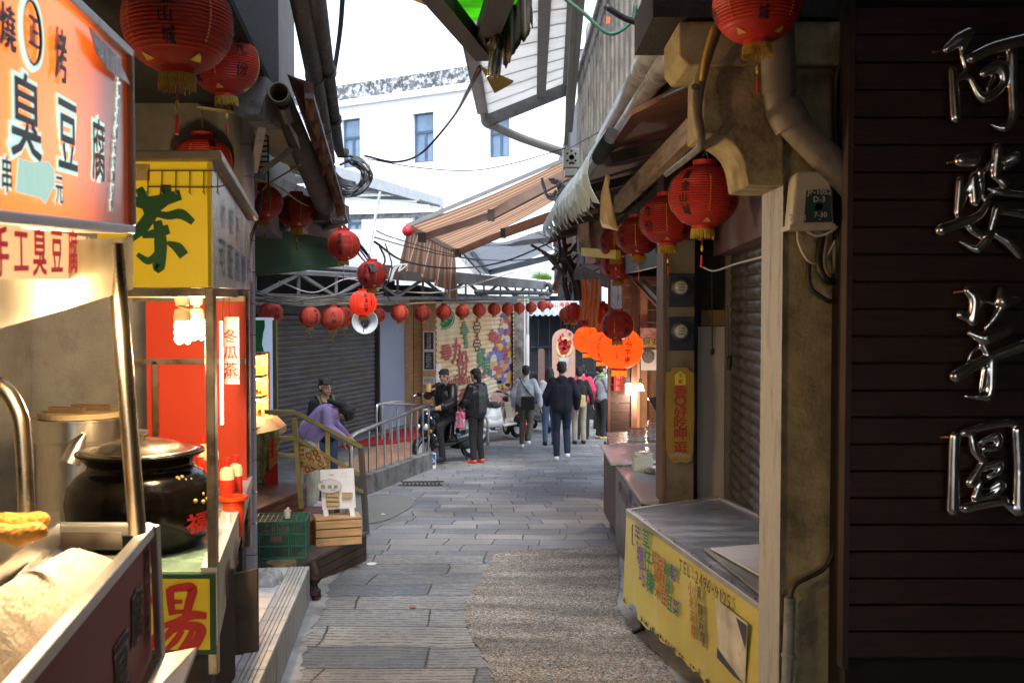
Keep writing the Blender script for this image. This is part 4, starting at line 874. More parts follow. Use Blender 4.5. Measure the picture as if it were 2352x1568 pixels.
# counter, skirt, rear red panel and frame
B = MB(); B.slab([V((tl_-.2, TD1+.001, Zc)), V((tn-.036, TD1+.001, Zc)), V((tf-.036, TD2, Zc)), V((tl_-.2, TD2, Zc))], (0, 0, -.02)); B.build('counter', mat('jade_counter', (.20, .33, .28), .25, var=.3, scale=9), tc_)
ydk = mat('soup_yellow', (.70, .55, .02), .45, var=.06, dirt=(.4, .32, .05), dscale=4, damt=.3)
B = MB(); B.bb(tl_, tn-.002, TD1-.012, TD1, Zb, Zc-.004); B.build('front_skirt', mat('dark_green_trim', (.01, .07, .03), .5), tc_)
B = MB(); B.bb(tl_, tn-.022, TD1-.016, TD1-.012, Zb+.02, Zc-.022); B.build('skirt_panel', ydk, tc_)
g = MB(); D1 = TD1-.02
def q3(x, y): return (x/2.45*.9408, (1027+y/2.45)*.9408)
for l, w_ in (([(1015, 1000), (1020, 1080), (1030, 1160)], [10, 9, 8]), ([(1010, 1010), (1080, 995), (1150, 1000), (1130, 1090), (1110, 1180)], [8, 9, 11, 10, 9]), ([(1040, 1080), (1090, 1080)], [5, 5]), ([(1040, 1140), (1100, 1140)], [5, 5]),
            ([(960, 1230), (1060, 1200), (1150, 1160), (1235, 1165)], [6, 9, 10, 8]), ([(1060, 1200), (1010, 1270), (950, 1330)], [8, 8, 5]), ([(1020, 1260), (1100, 1225), (1200, 1240), (1180, 1310), (1120, 1400)], [6, 9, 12, 12, 12]), ([(1090, 1250), (1050, 1310), (990, 1370)], [6, 8, 5]), ([(1150, 1250), (1110, 1330), (1050, 1400)], [6, 8, 5]),
            ([(880, 1050), (910, 1090)], [8, 10]), ([(850, 1170), (890, 1210)], [8, 10]), ([(850, 1420), (900, 1340), (940, 1250)], [9, 9, 4])):
    bstroke(g, [q3(*p) for p in l], w_, D1)
g.build('lettering', mat('soup_red', (.42, .015, .01), .5), tc_)
B = MB(); B.slab([V((tn+.002, TD1, Zb+.03)), V((tf+.002, TD2, Zb+.28)), V((tf+.002, TD2, Zc)), V((tn+.002, TD1, Zc))], (-.01, 0, 0)); B.build('side_skirt', mat('worn_side_banner', (.55, .50, .30), .5, var=.3, scale=4, dirt=(.62, .63, .6), dscale=1.6, damt=.9, dlo=.47), tc_)
g = MB()
for i, s in enumerate('燒仙草湯'): g.text(s, sp_(.2+.2*i, Zc-.14), sR, Z3, .15, bold=.02, sx=1.6, N=sN, off=.008)
g.build('side_lettering', mat('faded_maroon', (.28, .08, .07), .6), tc_)
B = MB(); B.slab([V((tn+.003, TD1, Zc+.0)), V((tf+.003, TD2, Zc)), V((tf-.10, TD2, Zc)), V((tn-.06, TD1, Zc))], (0, 0, .018)); B.build('side_rail', mat('pale_trim', (.6, .55, .58), .35, .2), tc_)
rp_ = mat('red_panel', (.58, .045, .014), .5, var=.06, scale=2)
xr0, xr1 = at(326, 0, TD2-.15).x, at(560, 0, TD2-.15).x
B = MB(); B.bb(xr0, xr1-.01, TD2-.15, TD2-.13, Zc-.1, 1.68); B.build('rear_panel', rp_, tc_)
B = MB(); zb_ = at(0, 830, TD2-.2).z; B.bb(at(296, 0, TD2-.2).x, xr1, TD2-.2, TD2-.17, zb_-.015, zb_+.015); xx = at(345, 0, TD2-.2).x; B.bb(xx-.013, xx+.013, TD2-.2, TD2-.17, Zc, zb_); zz = at(0, 684, TD2-.2).z; B.bb(at(296, 0, TD2-.2).x, xr1, TD2-.2, TD2-.17, zz-.02, zz+.01); B.build('rear_frame', post_m, tc_)
B = MB(); B.bb(tl_-.25, xr0, TD2-.12, TD2-.1, Zc-.1, 1.75); B.build('mauve_tiles', mat('mauve_wall_tile', (.30, .16, .17), .3, var=.15), tc_)
# price card
pc = thing('price_card', 'white paper strip with red characters and a hand written price hanging in the tea cart', 'card', at(535, 880, 5.2))
B = MB(); a, b = at(515, 728, 5.15), at(550, 882, 5.15); B.bb(a.x, b.x, 5.15, 5.154, b.z, a.z); B.build('paper', mat('note_paper', (.72, .62, .58), .6, var=.05), pc)
g = MB(); g.vtext('冬瓜茶', at(529, 772, 5.14), X3, Z3, .075, step=1.12, bold=.02); g.build('lettering', red, pc)
g = MB(); g.text('30元', at(532, 862, 5.14), X3, Z3, .045); g.build('price', ink, pc)
g = MB(); g.tube(smoothpts([at(528, 676, 5.1), at(526, 705, 5.1), at(529, 728, 5.14)]), .002, 4); g.tube(smoothpts([at(517, 676, 5.1), at(512, 700, 5.1), at(511, 745, 5.1)]), .002, 4); g.build('string', ink, pc)
g = MB(); a, b = at(504, 738, 5.0), at(511, 975, 5.0); g.bb(a.x, b.x, 5.0, 5.02, b.z, a.z); g.build('tube_lamp', mat('tube_glow', (.9, .85, .8), .5, emit=(1, .78, .5), estr=2.2), label='thin vertical fluorescent tube inside the tea cart', cat='lamp')
# bulbs
bl = mat('bulb_glow', (1, .9, .7), .5, emit=(1, .72, .38), estr=26)
for k, (u, d, lb) in enumerate(((418, 4.02, 'left glowing spiral bulb in a cream socket under the tea cart sign'), (451, 4.35, 'right glowing spiral bulb in a cream socket, set slightly further back'))):
    c = at(u, 672, d); s = 1.0; t = thing('light_bulb', lb, 'lamp', c, group='bulbs under the tea cart sign')
    cream = mat('bulb_socket', (.42, .36, .25), .5)
    g = MB(); g.lathe([(.036, .02), (.036, -.005), (.028, -.03), (.026, -.052), (.014, -.056)], c, 18); g.build('socket', cream, t, smooth='auto')
    g = MB(); g.lathe([(.015, -.056), (.015, -.066), (.028, -.07), (.034, -.09), (.034, -.115)], c, 18); g.build('ballast', cream, t, smooth='auto')
    g = MB()
    for j in range(3):
        a0 = j*2.1; g.tube(smoothpts([c+V((.022*math.cos(a0+q*1.1), .022*math.sin(a0+q*1.1), -.115-.014*q)) for q in range(7)], 3), .0105, 7)
    g.build('spiral_tube', bl, t, smooth=True)
    ld = bpy.data.lights.new('bulb_light', 'POINT'); ld.energy = 13; ld.color = (1, .66, .33); ld.shadow_soft_size = .06; lo = bpy.data.objects.new('bulb_light', ld); C.objects.link(lo); lo.location = c+V((0, -.02, -.25))
# jar on the tea cart counter
jc = at(325, 1180, 4.25); jc.z = Zc
js = thing('clay_jar', 'big glossy black clay jar with a dented steel lid on the tea cart counter', 'jar', jc)
k_ = 165*4.25/FPX
def jz(v): return 1.62-(v-708)*4.25/FPX-Zc
prof = [(.62, 0), (.70, jz(1290)), (.86, jz(1240)), (.97, jz(1190)), (1.0, jz(1150)), (.96, jz(1115)), (.84, jz(1088)), (.72, jz(1075)), (.70, jz(1065)), (.80, jz(1046)), (.86, jz(1040)), (.86, jz(1035)), (.80, jz(1035)), (.72, jz(1050))]
prof2 = []
for i in range(len(prof)-1):
    for t in range(3): a = prof[i]; b = prof[i+1]; prof2.append(((a[0]+(b[0]-a[0])*t/3)*k_, a[1]+(b[1]-a[1])*t/3))
g = MB(); g.lathe([(0, 0)]+prof2, jc, 56); g.build('body', mat('black_glaze', (.006, .005, .004), .16, var=.4, spec=.28), js, smooth=True)
g = MB(); z = jz(1040); kk = k_; g.lathe([(.78*kk, z+.005), (.80*kk, z+.012), (.66*kk, z+.016), (.60*kk, z+.012), (.52*kk, z+.035), (.3*kk, z+.055), (0, z+.06)], jc, 44); g.build('lid', mat('worn_steel_lid', (.58, .54, .48), .22, 1, var=.15, scale=8, dirt=(.3, .22, .14), dscale=5, damt=.5), js, smooth=True)
g = MB(); g.lathe([(.018, z+.055), (.022, z+.075), (.032, z+.08), (.034, z+.095), (0, z+.1)], jc, 18); g.build('knob', black, js, smooth='auto')
g = MB()
for i, (s, zz, cl) in enumerate((('福', jz(1188), 0),)):
    vs, fs = tmesh(s, .03); th0 = -.35
    g.add([jc+V(((k_+.004)*.985*math.sin(1.16+x*.42), -(k_+.004)*.985*math.cos(1.16+x*.42), zz+y*.085)) for x, y in vs], fs)
g.build('red_character', red, js)
g = MB(); r_ = random.Random(2)
for i in range(16): t = .95+r_.random()*.45; zq = jz(1085+r_.random()*60); rr = k_*(.86+.12*((1145-(1085))/60)) ; rr = k_*(.80+.2*min(1, (jz(1085)-zq)/(jz(1085)-jz(1140)))); g.ell(jc+V((rr*math.sin(t), -rr*math.cos(t), zq)), (.010, .010, .010), n=8, k=5)
g.build('painted_flowers', mat('flower_yellow', (.30, .28, .08), .4), js, smooth=True)
# steel soup boiler
bc = at(190, 1190, 5.0); bc.z = at(0, 1205, 5.0).z
bo = thing('steel_boiler', 'tall dented stainless steel boiler with a wooden lid behind the clay jar', 'boiler', bc)
H = 1.62-(958-708)*5/FPX-bc.z; rr = 98*5/FPX
g = MB(); g.lathe([(0, 0), (rr, 0), (rr, H*.78), (rr*1.03, H*.785), (rr*1.03, H*.80), (rr, H*.81), (rr, H*.98), (rr*1.04, H*.985), (rr*1.04, H), (rr*.9, H)], bc, 44); g.build('drum', mat('boiler_steel', (.60, .58, .54), .28, 1, var=.2, scale=2, stretch=(1, 1, .3), dirt=(.22, .17, .1), dscale=3, damt=.5, bump=.15, bscale=5), bo, smooth='auto')
g = MB(); g.lathe([(0, H+.003), (rr*.93, H+.003), (rr*.95, H+.03), (0, H+.03)], bc, 40); g.build('wooden_lid', mat('old_lid_wood', (.28, .22, .13), .7, var=.3), bo)
g = MB(); g.bar(bc+V((-.12, -.08, H+.045)), bc+V((.06, -.1, H+.045)), .04, .03); g.bar(bc+V((-.06, .04, H+.045)), bc+V((.13, .02, H+.045)), .04, .03); g.build('lid_batten', mat('dark_batten', (.10, .06, .03), .7), bo)
g = MB(); q = at(190, 1060, 4.78); g.tube([q+V((-.055, -.02, -.0)), q+V((-.02, 0, .09)), q+V((0, .02, .13))], [.05, .035, .012], 14); g.build('spout_cover', steel, bo, smooth='auto')
# drinks bottles in red tub
rt = thing('plastic_tub', 'small red plastic tub with a wide rim on the right of the tea cart counter', 'tub', at(535, 1190, 5.0))
q = at(536, 1185, 4.9); g = MB(); g.lathe([(.045, -.10), (.055, .08), (.07, .085), (.07, .1), (.05, .1), (.045, 0)], q+V((0, 0, 0)), 24); g.build('tub', mat('tub_red', (.7, .05, .01), .3), rt, smooth='auto')
for k, (u, v, d) in enumerate(((468, 1095, 5.2), (486, 1105, 4.95), (522, 1150, 5.0), (541, 1140, 5.15))):
    c = at(u, v, d); t = thing('sauce_bottle', ('squat bottle with red cap, leftmost behind the clay jar', 'squat bottle with red cap just right of the clay jar', 'red bottle with white shoulder and red cap standing in the red tub', 'taller red bottle with cream shoulder at the back of the red tub')[k], 'bottle', c, group='bottles with red caps on the tea cart')
    g = MB(); g.lathe([(0, 0), (.034, 0), (.036, .03), (.036, .10), (.034, .11)], c, 18); g.build('body', mat('bottle_red', (.6, .03, .01), .35, var=.3, scale=40), t, smooth='auto')
    g = MB(); g.lathe([(.037, .11), (.037, .145), (.030, .165), (.016, .17), (.014, .18)], c, 18); g.build('shoulder', mat('bottle_cream', (.75, .62, .4), .35), t, smooth='auto')
    g = MB(); g.lathe([(.018, .178), (.018, .215), (.012, .22), (0, .222)], c, 14); g.build('cap', mat('cap_red', (.65, .02, .01), .4), t, smooth='auto')
g = MB(); q = at(524, 1222, 4.6); g.lathe([(.012, -.05), (.014, .09)], q, 14); g.build('paper_cups', white, label='slim stack of white paper cups beside the red tub', cat='cups', smooth='auto')
g = MB(); a, b = at(538, 1318, 4.7), at(590, 1306, 4.75); g.slab([a, b, V((b.x, b.y, gz(4.7)+.2)), V((a.x, a.y, gz(4.7)+.2))], (0, .03, 0)); g.build('plank', mat('old_dark_plank', (.07, .05, .035), .8, var=.4), label='dark old plank standing upright under the side of the tea cart', cat='plank')
for (x, y) in ((tn-.05, TD1+.05), (tl_, TD1+.05), (tf-.05, TD2-.1)): MB().bb(x-.02, x+.02, y-.02, y+.02, gz(y), Zb+.3).build('leg', dark, tc_)
B = MB(); B.bb(tl_-.1, tn-.07, TD1+.03, TD1+.5, gz(3.8)+.24, Zb+.2); B.build('under_box', mat('brown_dark', (.04, .028, .02), .8), tc_)
# rear wall of stalls
g = MB(); g.slab([V((-3.4, 6.2, -.6)), V((-1.75, 6.25, -.6)), V((-1.75, 6.25, 2.25)), V((-3.4, 6.2, 2.25))], (0, .1, 0)); g.slab([V((-3.3, 2.0, -.5)), V((-3.0, 6.2, -.5)), V((-3.0, 6.2, 3.0)), V((-3.3, 2.0, 3.0))], (-.1, 0, 0))
g.build('stall_back_wall', mat('grey_stall_wall', (.34, .33, .31), .85, var=.2, scale=3, bump=.4, dirt=(.2, .19, .17), dscale=5, damt=.5), label='stained cement wall behind the two food stalls on the left', cat='wall')
# ================================================================ TOFU STALL (foreground)
SD = 2.6
cA = at(345, 1215, SD); sF = at(300, 135, SD); sB = at(272, 521, SD+.0); sN0, sN1 = at(-110, -262, 1.56), at(-20, 480, 1.56)
ts = thing('snack_stall', 'steel snack stall with an orange lit sign and red front panel, nearest of all', 'food stall', (-1.2, 2.2, gz(2.2)))
def sgp(s, t):      # sign coordinates: s 0 near..1 far, t 0 bottom..1 top
    a = sNb.lerp(sFb, s); b = sNt.lerp(sFt, s); return a.lerp(b, t)
x_at = lambda d: -.996+.186*(SD-d)
sFt = V((x_at(2.6), 2.6, 2.27)); sFb = V((x_at(2.6), 2.6, 1.835)); sNt = V((x_at(1.1), 1.1, 2.16)); sNb = V((x_at(1.1), 1.1, 1.745))
out_n = (sFb-sNb).cross(V((0, 0, 1))).normalized()
if out_n.x < 0: out_n = -out_n
em = bpy.data.materials.new('lit_sign_face'); em.use_nodes = True; n = em.node_tree.nodes; l = em.node_tree.links; b = n['Principled BSDF']
tc = n.new('ShaderNodeTexCoord'); sx = n.new('ShaderNodeSeparateXYZ'); l.new(tc.outputs['Object'], sx.inputs[0])
b.inputs['Base Color'].default_value = (.42, .05, .025, 1); b.inputs['Roughness'].default_value = .25
no = n.new('ShaderNodeTexNoise'); no.inputs['Scale'].default_value = 1.2; l.new(tc.outputs['Object'], no.inputs[0])
fal = n.new('ShaderNodeMapRange'); fal.inputs[1].default_value = 2.42; fal.inputs[2].default_value = 1.85; l.new(sx.outputs[1], fal.inputs[0]); fal.interpolation_type = 'SMOOTHSTEP'; fal.inputs[3].default_value = .03; fal.inputs[4].default_value = .5
b.inputs['Emission Color'].default_value = (1, .145, .008, 1); l.new(fal.outputs[0], b.inputs['Emission Strength'])
g = MB(); g.slab([sgp(0, 0), sgp(1, 0), sgp(1, 1), sgp(0, 1)], out_n*-.12); g.build('lit_sign', em, ts, base=None) if False else None
o = g.build('sign_box', em, ts); 
# keep object coordinates in world space for the lamp falloff behind the acrylic
me = o.data; off = WO[o.name]
for v_ in me.vertices: v_.co += off
o.location = -off; WO[o.name] = V((0, 0, 0))
fo = out_n*-.055; fr = MB(); fr.bar(sgp(0, 1)+Z3*.010+fo, sgp(1, 1)+Z3*.010+fo, .14, .022); fr.bar(sgp(1, 0)+V((0, .01, 0))+fo, sgp(1, 1)+V((0, .01, .02))+fo, .14, .02, up=(0, 1, 0)); fr.bar(sgp(0, 0)-Z3*.010+fo, sgp(1, 0)-Z3*.010+fo, .14, .022); fr.build('sign_frame', alu, ts, bevel=.004)
sgR = (sFb-sNb).normalized(); sgU = (sFt-sFb).normalized()
def stxt(mb, s, ss, tt, h, bold, off, sx=1): mb.text(s, sgp(ss, tt), sgR, sgU, h, bold=bold, off=off, N=out_n, sx=sx)
gw, gk = MB(), MB()
def spx(u, v):
    a = at(u, v, 1.0)-EYE; t = (sgp(1, 0)-EYE).dot(out_n)/a.dot(out_n); return EYE+a*t
def spt(mb, s, u, v, px, bold, off, sx=1): p = spx(u, v); mb.text(s, p, sgR, sgU, px*p.y/FPX, bold=bold, off=off, N=out_n, sx=sx)
for s, u, v, px, sx in (('臭', 54, 268, 205, 1.25), ('豆', 150, 312, 180, 1.05), ('腐', 221, 345, 150, .95), ('串', 8, 400, 90, 1), ('元', 130, 437, 72, 1)): spt(gw, s, u, v, px, .06, .003, sx); spt(gk, s, u, v, px, .022, .005, sx)
for s, u, v, px, sx in (('燒', 8, 60, 110, 1.1), ('烤', 131, 125, 130, .8), ('正', 68, 72, 80, 1)):
    for e_ in range(4): spt(gk, s, u+(e_ % 2)*3, v+(e_//2)*3, px, 0, .005+.0004*e_, sx)
c = spx(67, 75)
ring = [c+sgR*.062*math.cos(t)+sgU*.062*math.sin(t)+out_n*.002 for t in [i*math.pi/18 for i in range(37)]]
gw.tube(ring, .006, 5); ring = [c+sgR*.055*math.cos(t)+sgU*.054*math.sin(t)+out_n*.004 for t in [i*math.pi/18 for i in range(37)]]; gk.tube(ring, .003, 5)
for i, s in enumerate('蔬果手工調配精製好吃'): spt(gw, s, 270-2*i, 175+33*i, 32, .12, .003); spt(gk, s, 270-2*i, 175+33*i, 29, .01, .005)
gw.build('white_outline', mat('mint_white', (.55, .78, .70), .4, emit=(.6, .9, .8), estr=.25), ts)
gk.build('lettering', mat('sign_black', (.01, .012, .02), .4), ts)
g = MB(); tp_ = [spx(*q) for q in ((28, 362), (60, 372), (98, 370), (112, 390), (112, 425), (92, 468), (80, 455), (22, 440))]
g.slab([p+out_n*.008 for p in tp_], out_n*.002); g.build('price_patch', mat('mint_tape', (.42, .68, .58), .5, var=.15, scale=20, emit=(.5, .8, .7), estr=.2), ts)
g = MB(); fl = [spx(*q) for q in ((190, 62), (205, 120), (232, 158), (285, 195), (255, 130))]; g.slab([p+out_n*.012 for p in fl], out_n*.003); g.build('torn_film', mat('crumpled_film', (.6, .55, .6), .15, .2, bump=1, bscale=30), ts)
# lower lit banner board and plastic curtain
bN, bF = at(-60, 505, 1.5), at(205, 545, 2.35)
g = MB(); bz0, bz1 = at(205, 643, 2.35), at(-60, 640, 1.5); g.slab([bz1, bz0, bF, bN], (-.01, 0, 0)); bz1_, bz0_, bF_, bN_ = bz1, bz0, bF, bN
g.build('banner', mat('cream_banner', (.75, .55, .30), .5, var=.06, stretch=(1, 1, 9), scale=8, emit=(1, .6, .25), estr=.22), ts)
def bpnt(s, t): return bz1.lerp(bz0, s).lerp(bN.lerp(bF, s), t)
bR = (bF-bN).normalized(); bU = V((0, 0, 1)); bNn = bR.cross(bU).normalized()
g = MB()
def bpx(u, v):
    a = at(u, v, 1.0)-EYE; t = (bF-EYE).dot(bNn)/a.dot(bNn); return EYE+a*t
for s, u, px in (('手', -8, 125), ('工', 40, 118), ('臭', 83, 118), ('豆', 123, 110), ('腐', 160, 108)): p = bpx(u, 577); g.text(s, p, bR, bU, px*p.y/FPX, bold=.035, off=.006, N=bNn, sx=1.15 if s != '腐' else 1.0)
g.build('banner_lettering', mat('banner_red_glow', (.55, .02, .03), .5, emit=(1, .02, .03), estr=.07), ts)  # slight glow added to the red so the letters read brighter
g = MB(); [g.text(s, bpx(193, v), bR, bU, .036, bold=.02, off=.006, N=bNn) for s, v in (('個', 560), ('二', 590), ('元', 622))]; g.build('price_lettering', mat('banner_blue', (.03, .03, .12), .5), ts)
cur = MB(); n = 14
for i in range(n+1):
    s = i/n; u = -60+365*s; d = 1.5+1.05*s; v0 = 560-15*s; v1 = 800-150*s**1.2+(0); v1 = 772-108*s
    for j in range(7): cur.v.append(at(u, v0+(v1-v0)*j/6, d+.012+.006*math.sin(i*1.7+j)))
for i in range(n):
    for j in range(6): cur.f.append((i*7+j, i*7+7+j, i*7+8+j, i*7+j+1))
cm_ = mat('milky_plastic_sheet', (.72, .66, .52), .25, var=.1, scale=4, tl=.55)
cur.build('plastic_curtain', cm_, ts, smooth=True)
g = MB()
for i in range(13): g.v += [at(290+4*math.sin(i), 520+9*i, 2.56), at(306, 522+9*i, 2.6)]
for i in range(12): g.f.append((2*i, 2*i+2, 2*i+3, 2*i+1))
g.build('clear_sheet_edge', mat('clear_film', (.5, .55, .6), .1, trans=.7, bump=.8, bscale=14), ts, smooth=True)
# frame posts
ps = mat('post_steel', (.58, .50, .38), .28, 1, var=.1)
g = MB(); g.tube([at(263, 560, 2.45), at(316, 1225, 2.45)], .021, 20); g.build('post', ps, ts, smooth='auto')
g = MB(); g.tube(smoothpts([at(-60, 865, 2.6), at(0, 885, 2.6), at(35, 930, 2.6), at(52, 1000, 2.6), at(64, 1230, 2.6)], 8), .021, 18); g.build('bent_tube', ps, ts, smooth=True)
# counter: edge rail, tray, red panel
nz_ = 1.53; CN = at(40, 1568, nz_); dirv = (cA-CN); CN2 = CN-dirv*.6
Zk = cA.z
g = MB(); g.bar(CN2, cA, .028, .03); g.build('counter_edge', alu, ts, bevel=.004)
g = MB(); cA3 = at(367, 1470, SD+.02); g.bar(cA+V((.012, 0, .01)), V((cA.x+.022, SD, cA.z-.34)), .03, .02); g.build('corner_trim', alu, ts, bevel=.003)
pr_ = mat('stall_red_acrylic', (.40, .03, .035), .45, var=.1, scale=2, spec=.3)
g = MB(); g.slab([CN2, cA, cA-Z3*.34, CN2-Z3*.5], (-.01, 0, 0)); o = g.build('front_panel', pr_, ts)
pR = dirv.normalized(); pN = pR.cross(Z3).normalized()
if pN.x < 0: pN = -pN
gw, gk = MB(), MB()
def ppt(s, z): return CN.lerp(cA, s)-Z3*z
for s, a, z, h in (('豆', .66, .235, .15), ('腐', .82, .17, .13), ('臭', .42, .28, .16)):
    gw.text(s, ppt(a, z), pR, Z3, h, bold=.06, off=.003, N=pN); gk.text(s, ppt(a, z), pR, Z3, h, bold=.02, off=.005, N=pN)
for i, s in enumerate('製作工人調理'): gw.text(s, ppt(.935, .05+.042*i), pR, Z3, .038, bold=.07, off=.003, N=pN); gk.text(s, ppt(.935, .05+.042*i), pR, Z3, .034, bold=.01, off=.005, N=pN)
gw.build('panel_outline', mat('grey_outline', (.35, .33, .33), .4), ts); gk.build('panel_lettering', ink, ts)
g = MB(); g.slab([at(372, 1500, SD+.02), at(452, 1484, 2.75), at(400, 1620, 2.3), at(300, 1640, 2.1)], (0, 0, -.02)); g.build('fold_out_shelf', mat('pale_shelf', (.6, .56, .52), .35, .3, var=.1, dirt=(.3, .25, .2), dscale=8), ts, bevel=.004)
# rear edge of counter and food trays
rim = at(160, 1245, SD)
g = MB(); g.bar(V((-1.75, 2.62, Zk)), cA, .035, .03); g.build('back_edge', alu, ts, bevel=.004)
g = MB(); g.slab([V((CN2.x-.02, CN2.y, Zk-.07)), V((cA.x-.02, cA.y, Zk-.07)), V((-1.9, 2.62, Zk-.07)), V((-1.7, CN2.y, Zk-.07))], (0, 0, -.02)); g.build('counter_base', mat('dirty_black_tray', (.02, .02, .022), .4), ts)
tr_ = thing('food_tray', 'deep steel tray holding fried food at the left of the nearest stall', 'tray', at(60, 1240, 2.1))
t0, t1 = at(137, 1200, 2.45), at(-60, 1345, 1.75)
g = MB(); g.slab([t1, t0, t0-Z3*.055, t1-Z3*.07], (-.006, 0, 0)); g.bar(t0, t0+V((-.55, .0, .0)), .006, .05); g.slab([t1-Z3*.05, t0-Z3*.05, t0+V((-.5, .1, -.05)), t1+V((-.6, .1, -.05))], (0, 0, -.004)); g.build('tray_wall', steel, tr_)
g = MB(); t2, t3 = at(280, 1232, 2.52), at(-40, 1400, 1.72); g.slab([t3, t2+V((-.16, 0, .012)), t2+V((-.16, 0, -.05)), t3-Z3*.05], (.004, 0, 0)); g.bar(t2+V((-.16, 0, -.01)), t2+V((0, 0, -.01)), .006, .045); g.build('tray_rim', steel, tr_)
# pile of breaded tofu sheet / crumb coated slab
pile = thing('crumb_pile', 'long heap of pale crumb coated fried chicken cutlets in the front tray', 'food', at(120, 1400, 2.0))
def pilep(s, t):      # s near..far, t left..right
    a = at(-70, 1345, 1.62).lerp(at(158, 1238, 2.42), s); b = at(-70, 1640, 1.43).lerp(at(282, 1262, 2.42), s); return a.lerp(b, t)
g = MB(); ns, nt2 = 170, 60; rr_ = random.Random(9)
from mathutils import noise as mn
for i in range(ns+1):
    for j in range(nt2+1):
        s, t = i/ns, j/nt2; p = pilep(s, t); env = math.sin(math.pi*min(1, max(0, t)))**.45*min(1, (1-s)*9)**.5
        h = .010+.007*mn.fractal(p*16, 1, 2, 4)+.0035*mn.noise(p*150)+.002*mn.noise(p*330); g.v.append(p+Z3*(-.035+env*(h+.025)))
for i in range(ns):
    for j in range(nt2): k = i*(nt2+1)+j; g.f.append((k, k+nt2+1, k+nt2+2, k+1))
g.build('crumbs', mat('pale_crumbs', (.88, .79, .68), .9, var=.10, scale=90, dirt=(.78, .6, .38), dscale=7, damt=.4, dlo=.52, bump=.35, bscale=260), pile, smooth=True)
for k, (u, v, d, lb) in enumerate(((20, 1198, 2.2, 'golden fried roll lying at the back of the steel tray'), (5, 1225, 2.0, 'golden fried roll lying in front of the other one in the steel tray'))):
    c = at(u, v, d); g = MB()
    for q in range(5): g.ell(c+V((-.06+.03*q, .006*math.sin(q*2), .003*math.cos(q*3))), (.03, .022, .02+.003*(q % 2)))
    g.build('fried_roll', mat('fried_batter', (.62, .30, .05), .6, var=.3, scale=30, bump=.8, bscale=90), label=lb, cat='food', voxel=.004, smooth_it=2, group='fried rolls in the steel tray')
for (u, v, lb) in ((250, 705, 1), (258, 862, 2)): pass
# stall lamp (real bulb behind the plastic sheet)
lc = at(40, 600, 2.05)
g = MB(); g.lathe([(.02, .05), (.02, 0), (.03, -.02), (.034, -.06), (.02, -.09), (0, -.095)], lc, 16); g.build('light_bulb', bl, label='bright bulb glowing behind the plastic sheet of the nearest stall', cat='lamp', smooth=True)
ld = bpy.data.lights.new('stall_light', 'POINT'); ld.energy = 9; ld.color = (1, .68, .34); ld.shadow_soft_size = .07; lo = bpy.data.objects.new('stall_light', ld); C.objects.link(lo); lo.location = lc+V((0, .05, -.14))
# ================================================================ RIGHT: plank wall with chrome characters
PD = 3.2
plk = mat('dark_stained_plank', (.030, .012, .0095), .45, var=.5, scale=4, stretch=(1.5, 1, 14), bump=.25, bscale=20, dirt=(.012, .007, .007), dscale=3, damt=.6)
pw_ = thing('plank_wall', 'near black stained plank wall carrying big chrome characters at the right edge', 'wall', (1.7, PD, -.1))
x0, x1 = at(1965, 0, PD).x, 2.6
g = MB(); g.bb(x0, x1, PD+.03, PD+.25, -.3, 3.2); g.build('backing', mat('dark_void', (.012, .009, .008), .9), pw_)
zz = at(0, 18, PD).z; k = 0
while zz > .50:
    B = MB(); B.bb(x0+random.uniform(-.002, .002), x1, PD+random.uniform(-.002, .002), PD+.026, zz-.082, zz); B.build('plank', plk, pw_, bevel=.003); zz -= .0872; k += 1
B = MB(); B.bb(x0, x1, PD, PD+.026, zz+.09+.087*k, 3.2); B.build('plank', plk, pw_)
B = MB(); B.bb(x0-.02, x0-.001, PD-.005, PD+.05, .45, 3.2); B.build('edge_trim', mat('edge_dark', (.035, .02, .018), .5), pw_)
def c3(x, y): return ((1860+x/2.45)*.9408, y/2.45*.9408)
def c4(x, y): return ((1860+x/2.375)*.9408, (640+y/2.375)*.9408)
def chrome_char(label, strokes, cf, sc):
    g = MB()
    for pts, r in strokes:
        P = [at(*cf(*p), PD-.055) for p in pts]
        if len(P) > 2: P = smoothpts(P, 4)
        rs = r if isinstance(r, list) else [r*.8, r, r*.9]
        for i in range(len(P)-1):
            t0, t1 = i/(len(P)-1), (i+1)/(len(P)-1)
            def rad(t): q = t*(len(rs)-1); j = min(int(q), len(rs)-2); return (rs[j]+(rs[j+1]-rs[j])*(q-j))*.9408/sc*PD/FPX*1.22
            g.cap(P[i], P[i+1], rad(t0), rad(t1), 10)
    for p in g.v: p.y = PD-.055+(p.y-(PD-.055))*.75
    o = g.build('chrome_character', chrome, label=label, cat='sign letter', voxel=.0035, smooth_it=3, group='chrome characters on the plank wall')
    xs = [p for p, _ in strokes]
    pin = MB()
    for pts, r in strokes[:1]+strokes[-1:]:
        q = at(*cf(*pts[0]), PD-.03); pin.tube([q+V((-.03, .02, -.005)), q+V((0, -.01, 0))], .0025, 5); pin.ell(q+V((-.033, .018, -.005)), (.006, .004, .006), n=8, k=5)
    WO[o.name] = V(o.location); pin.build('mounting_pin', mat('brass_pin', (.3, .15, .1), .4, .8), o)
    return o
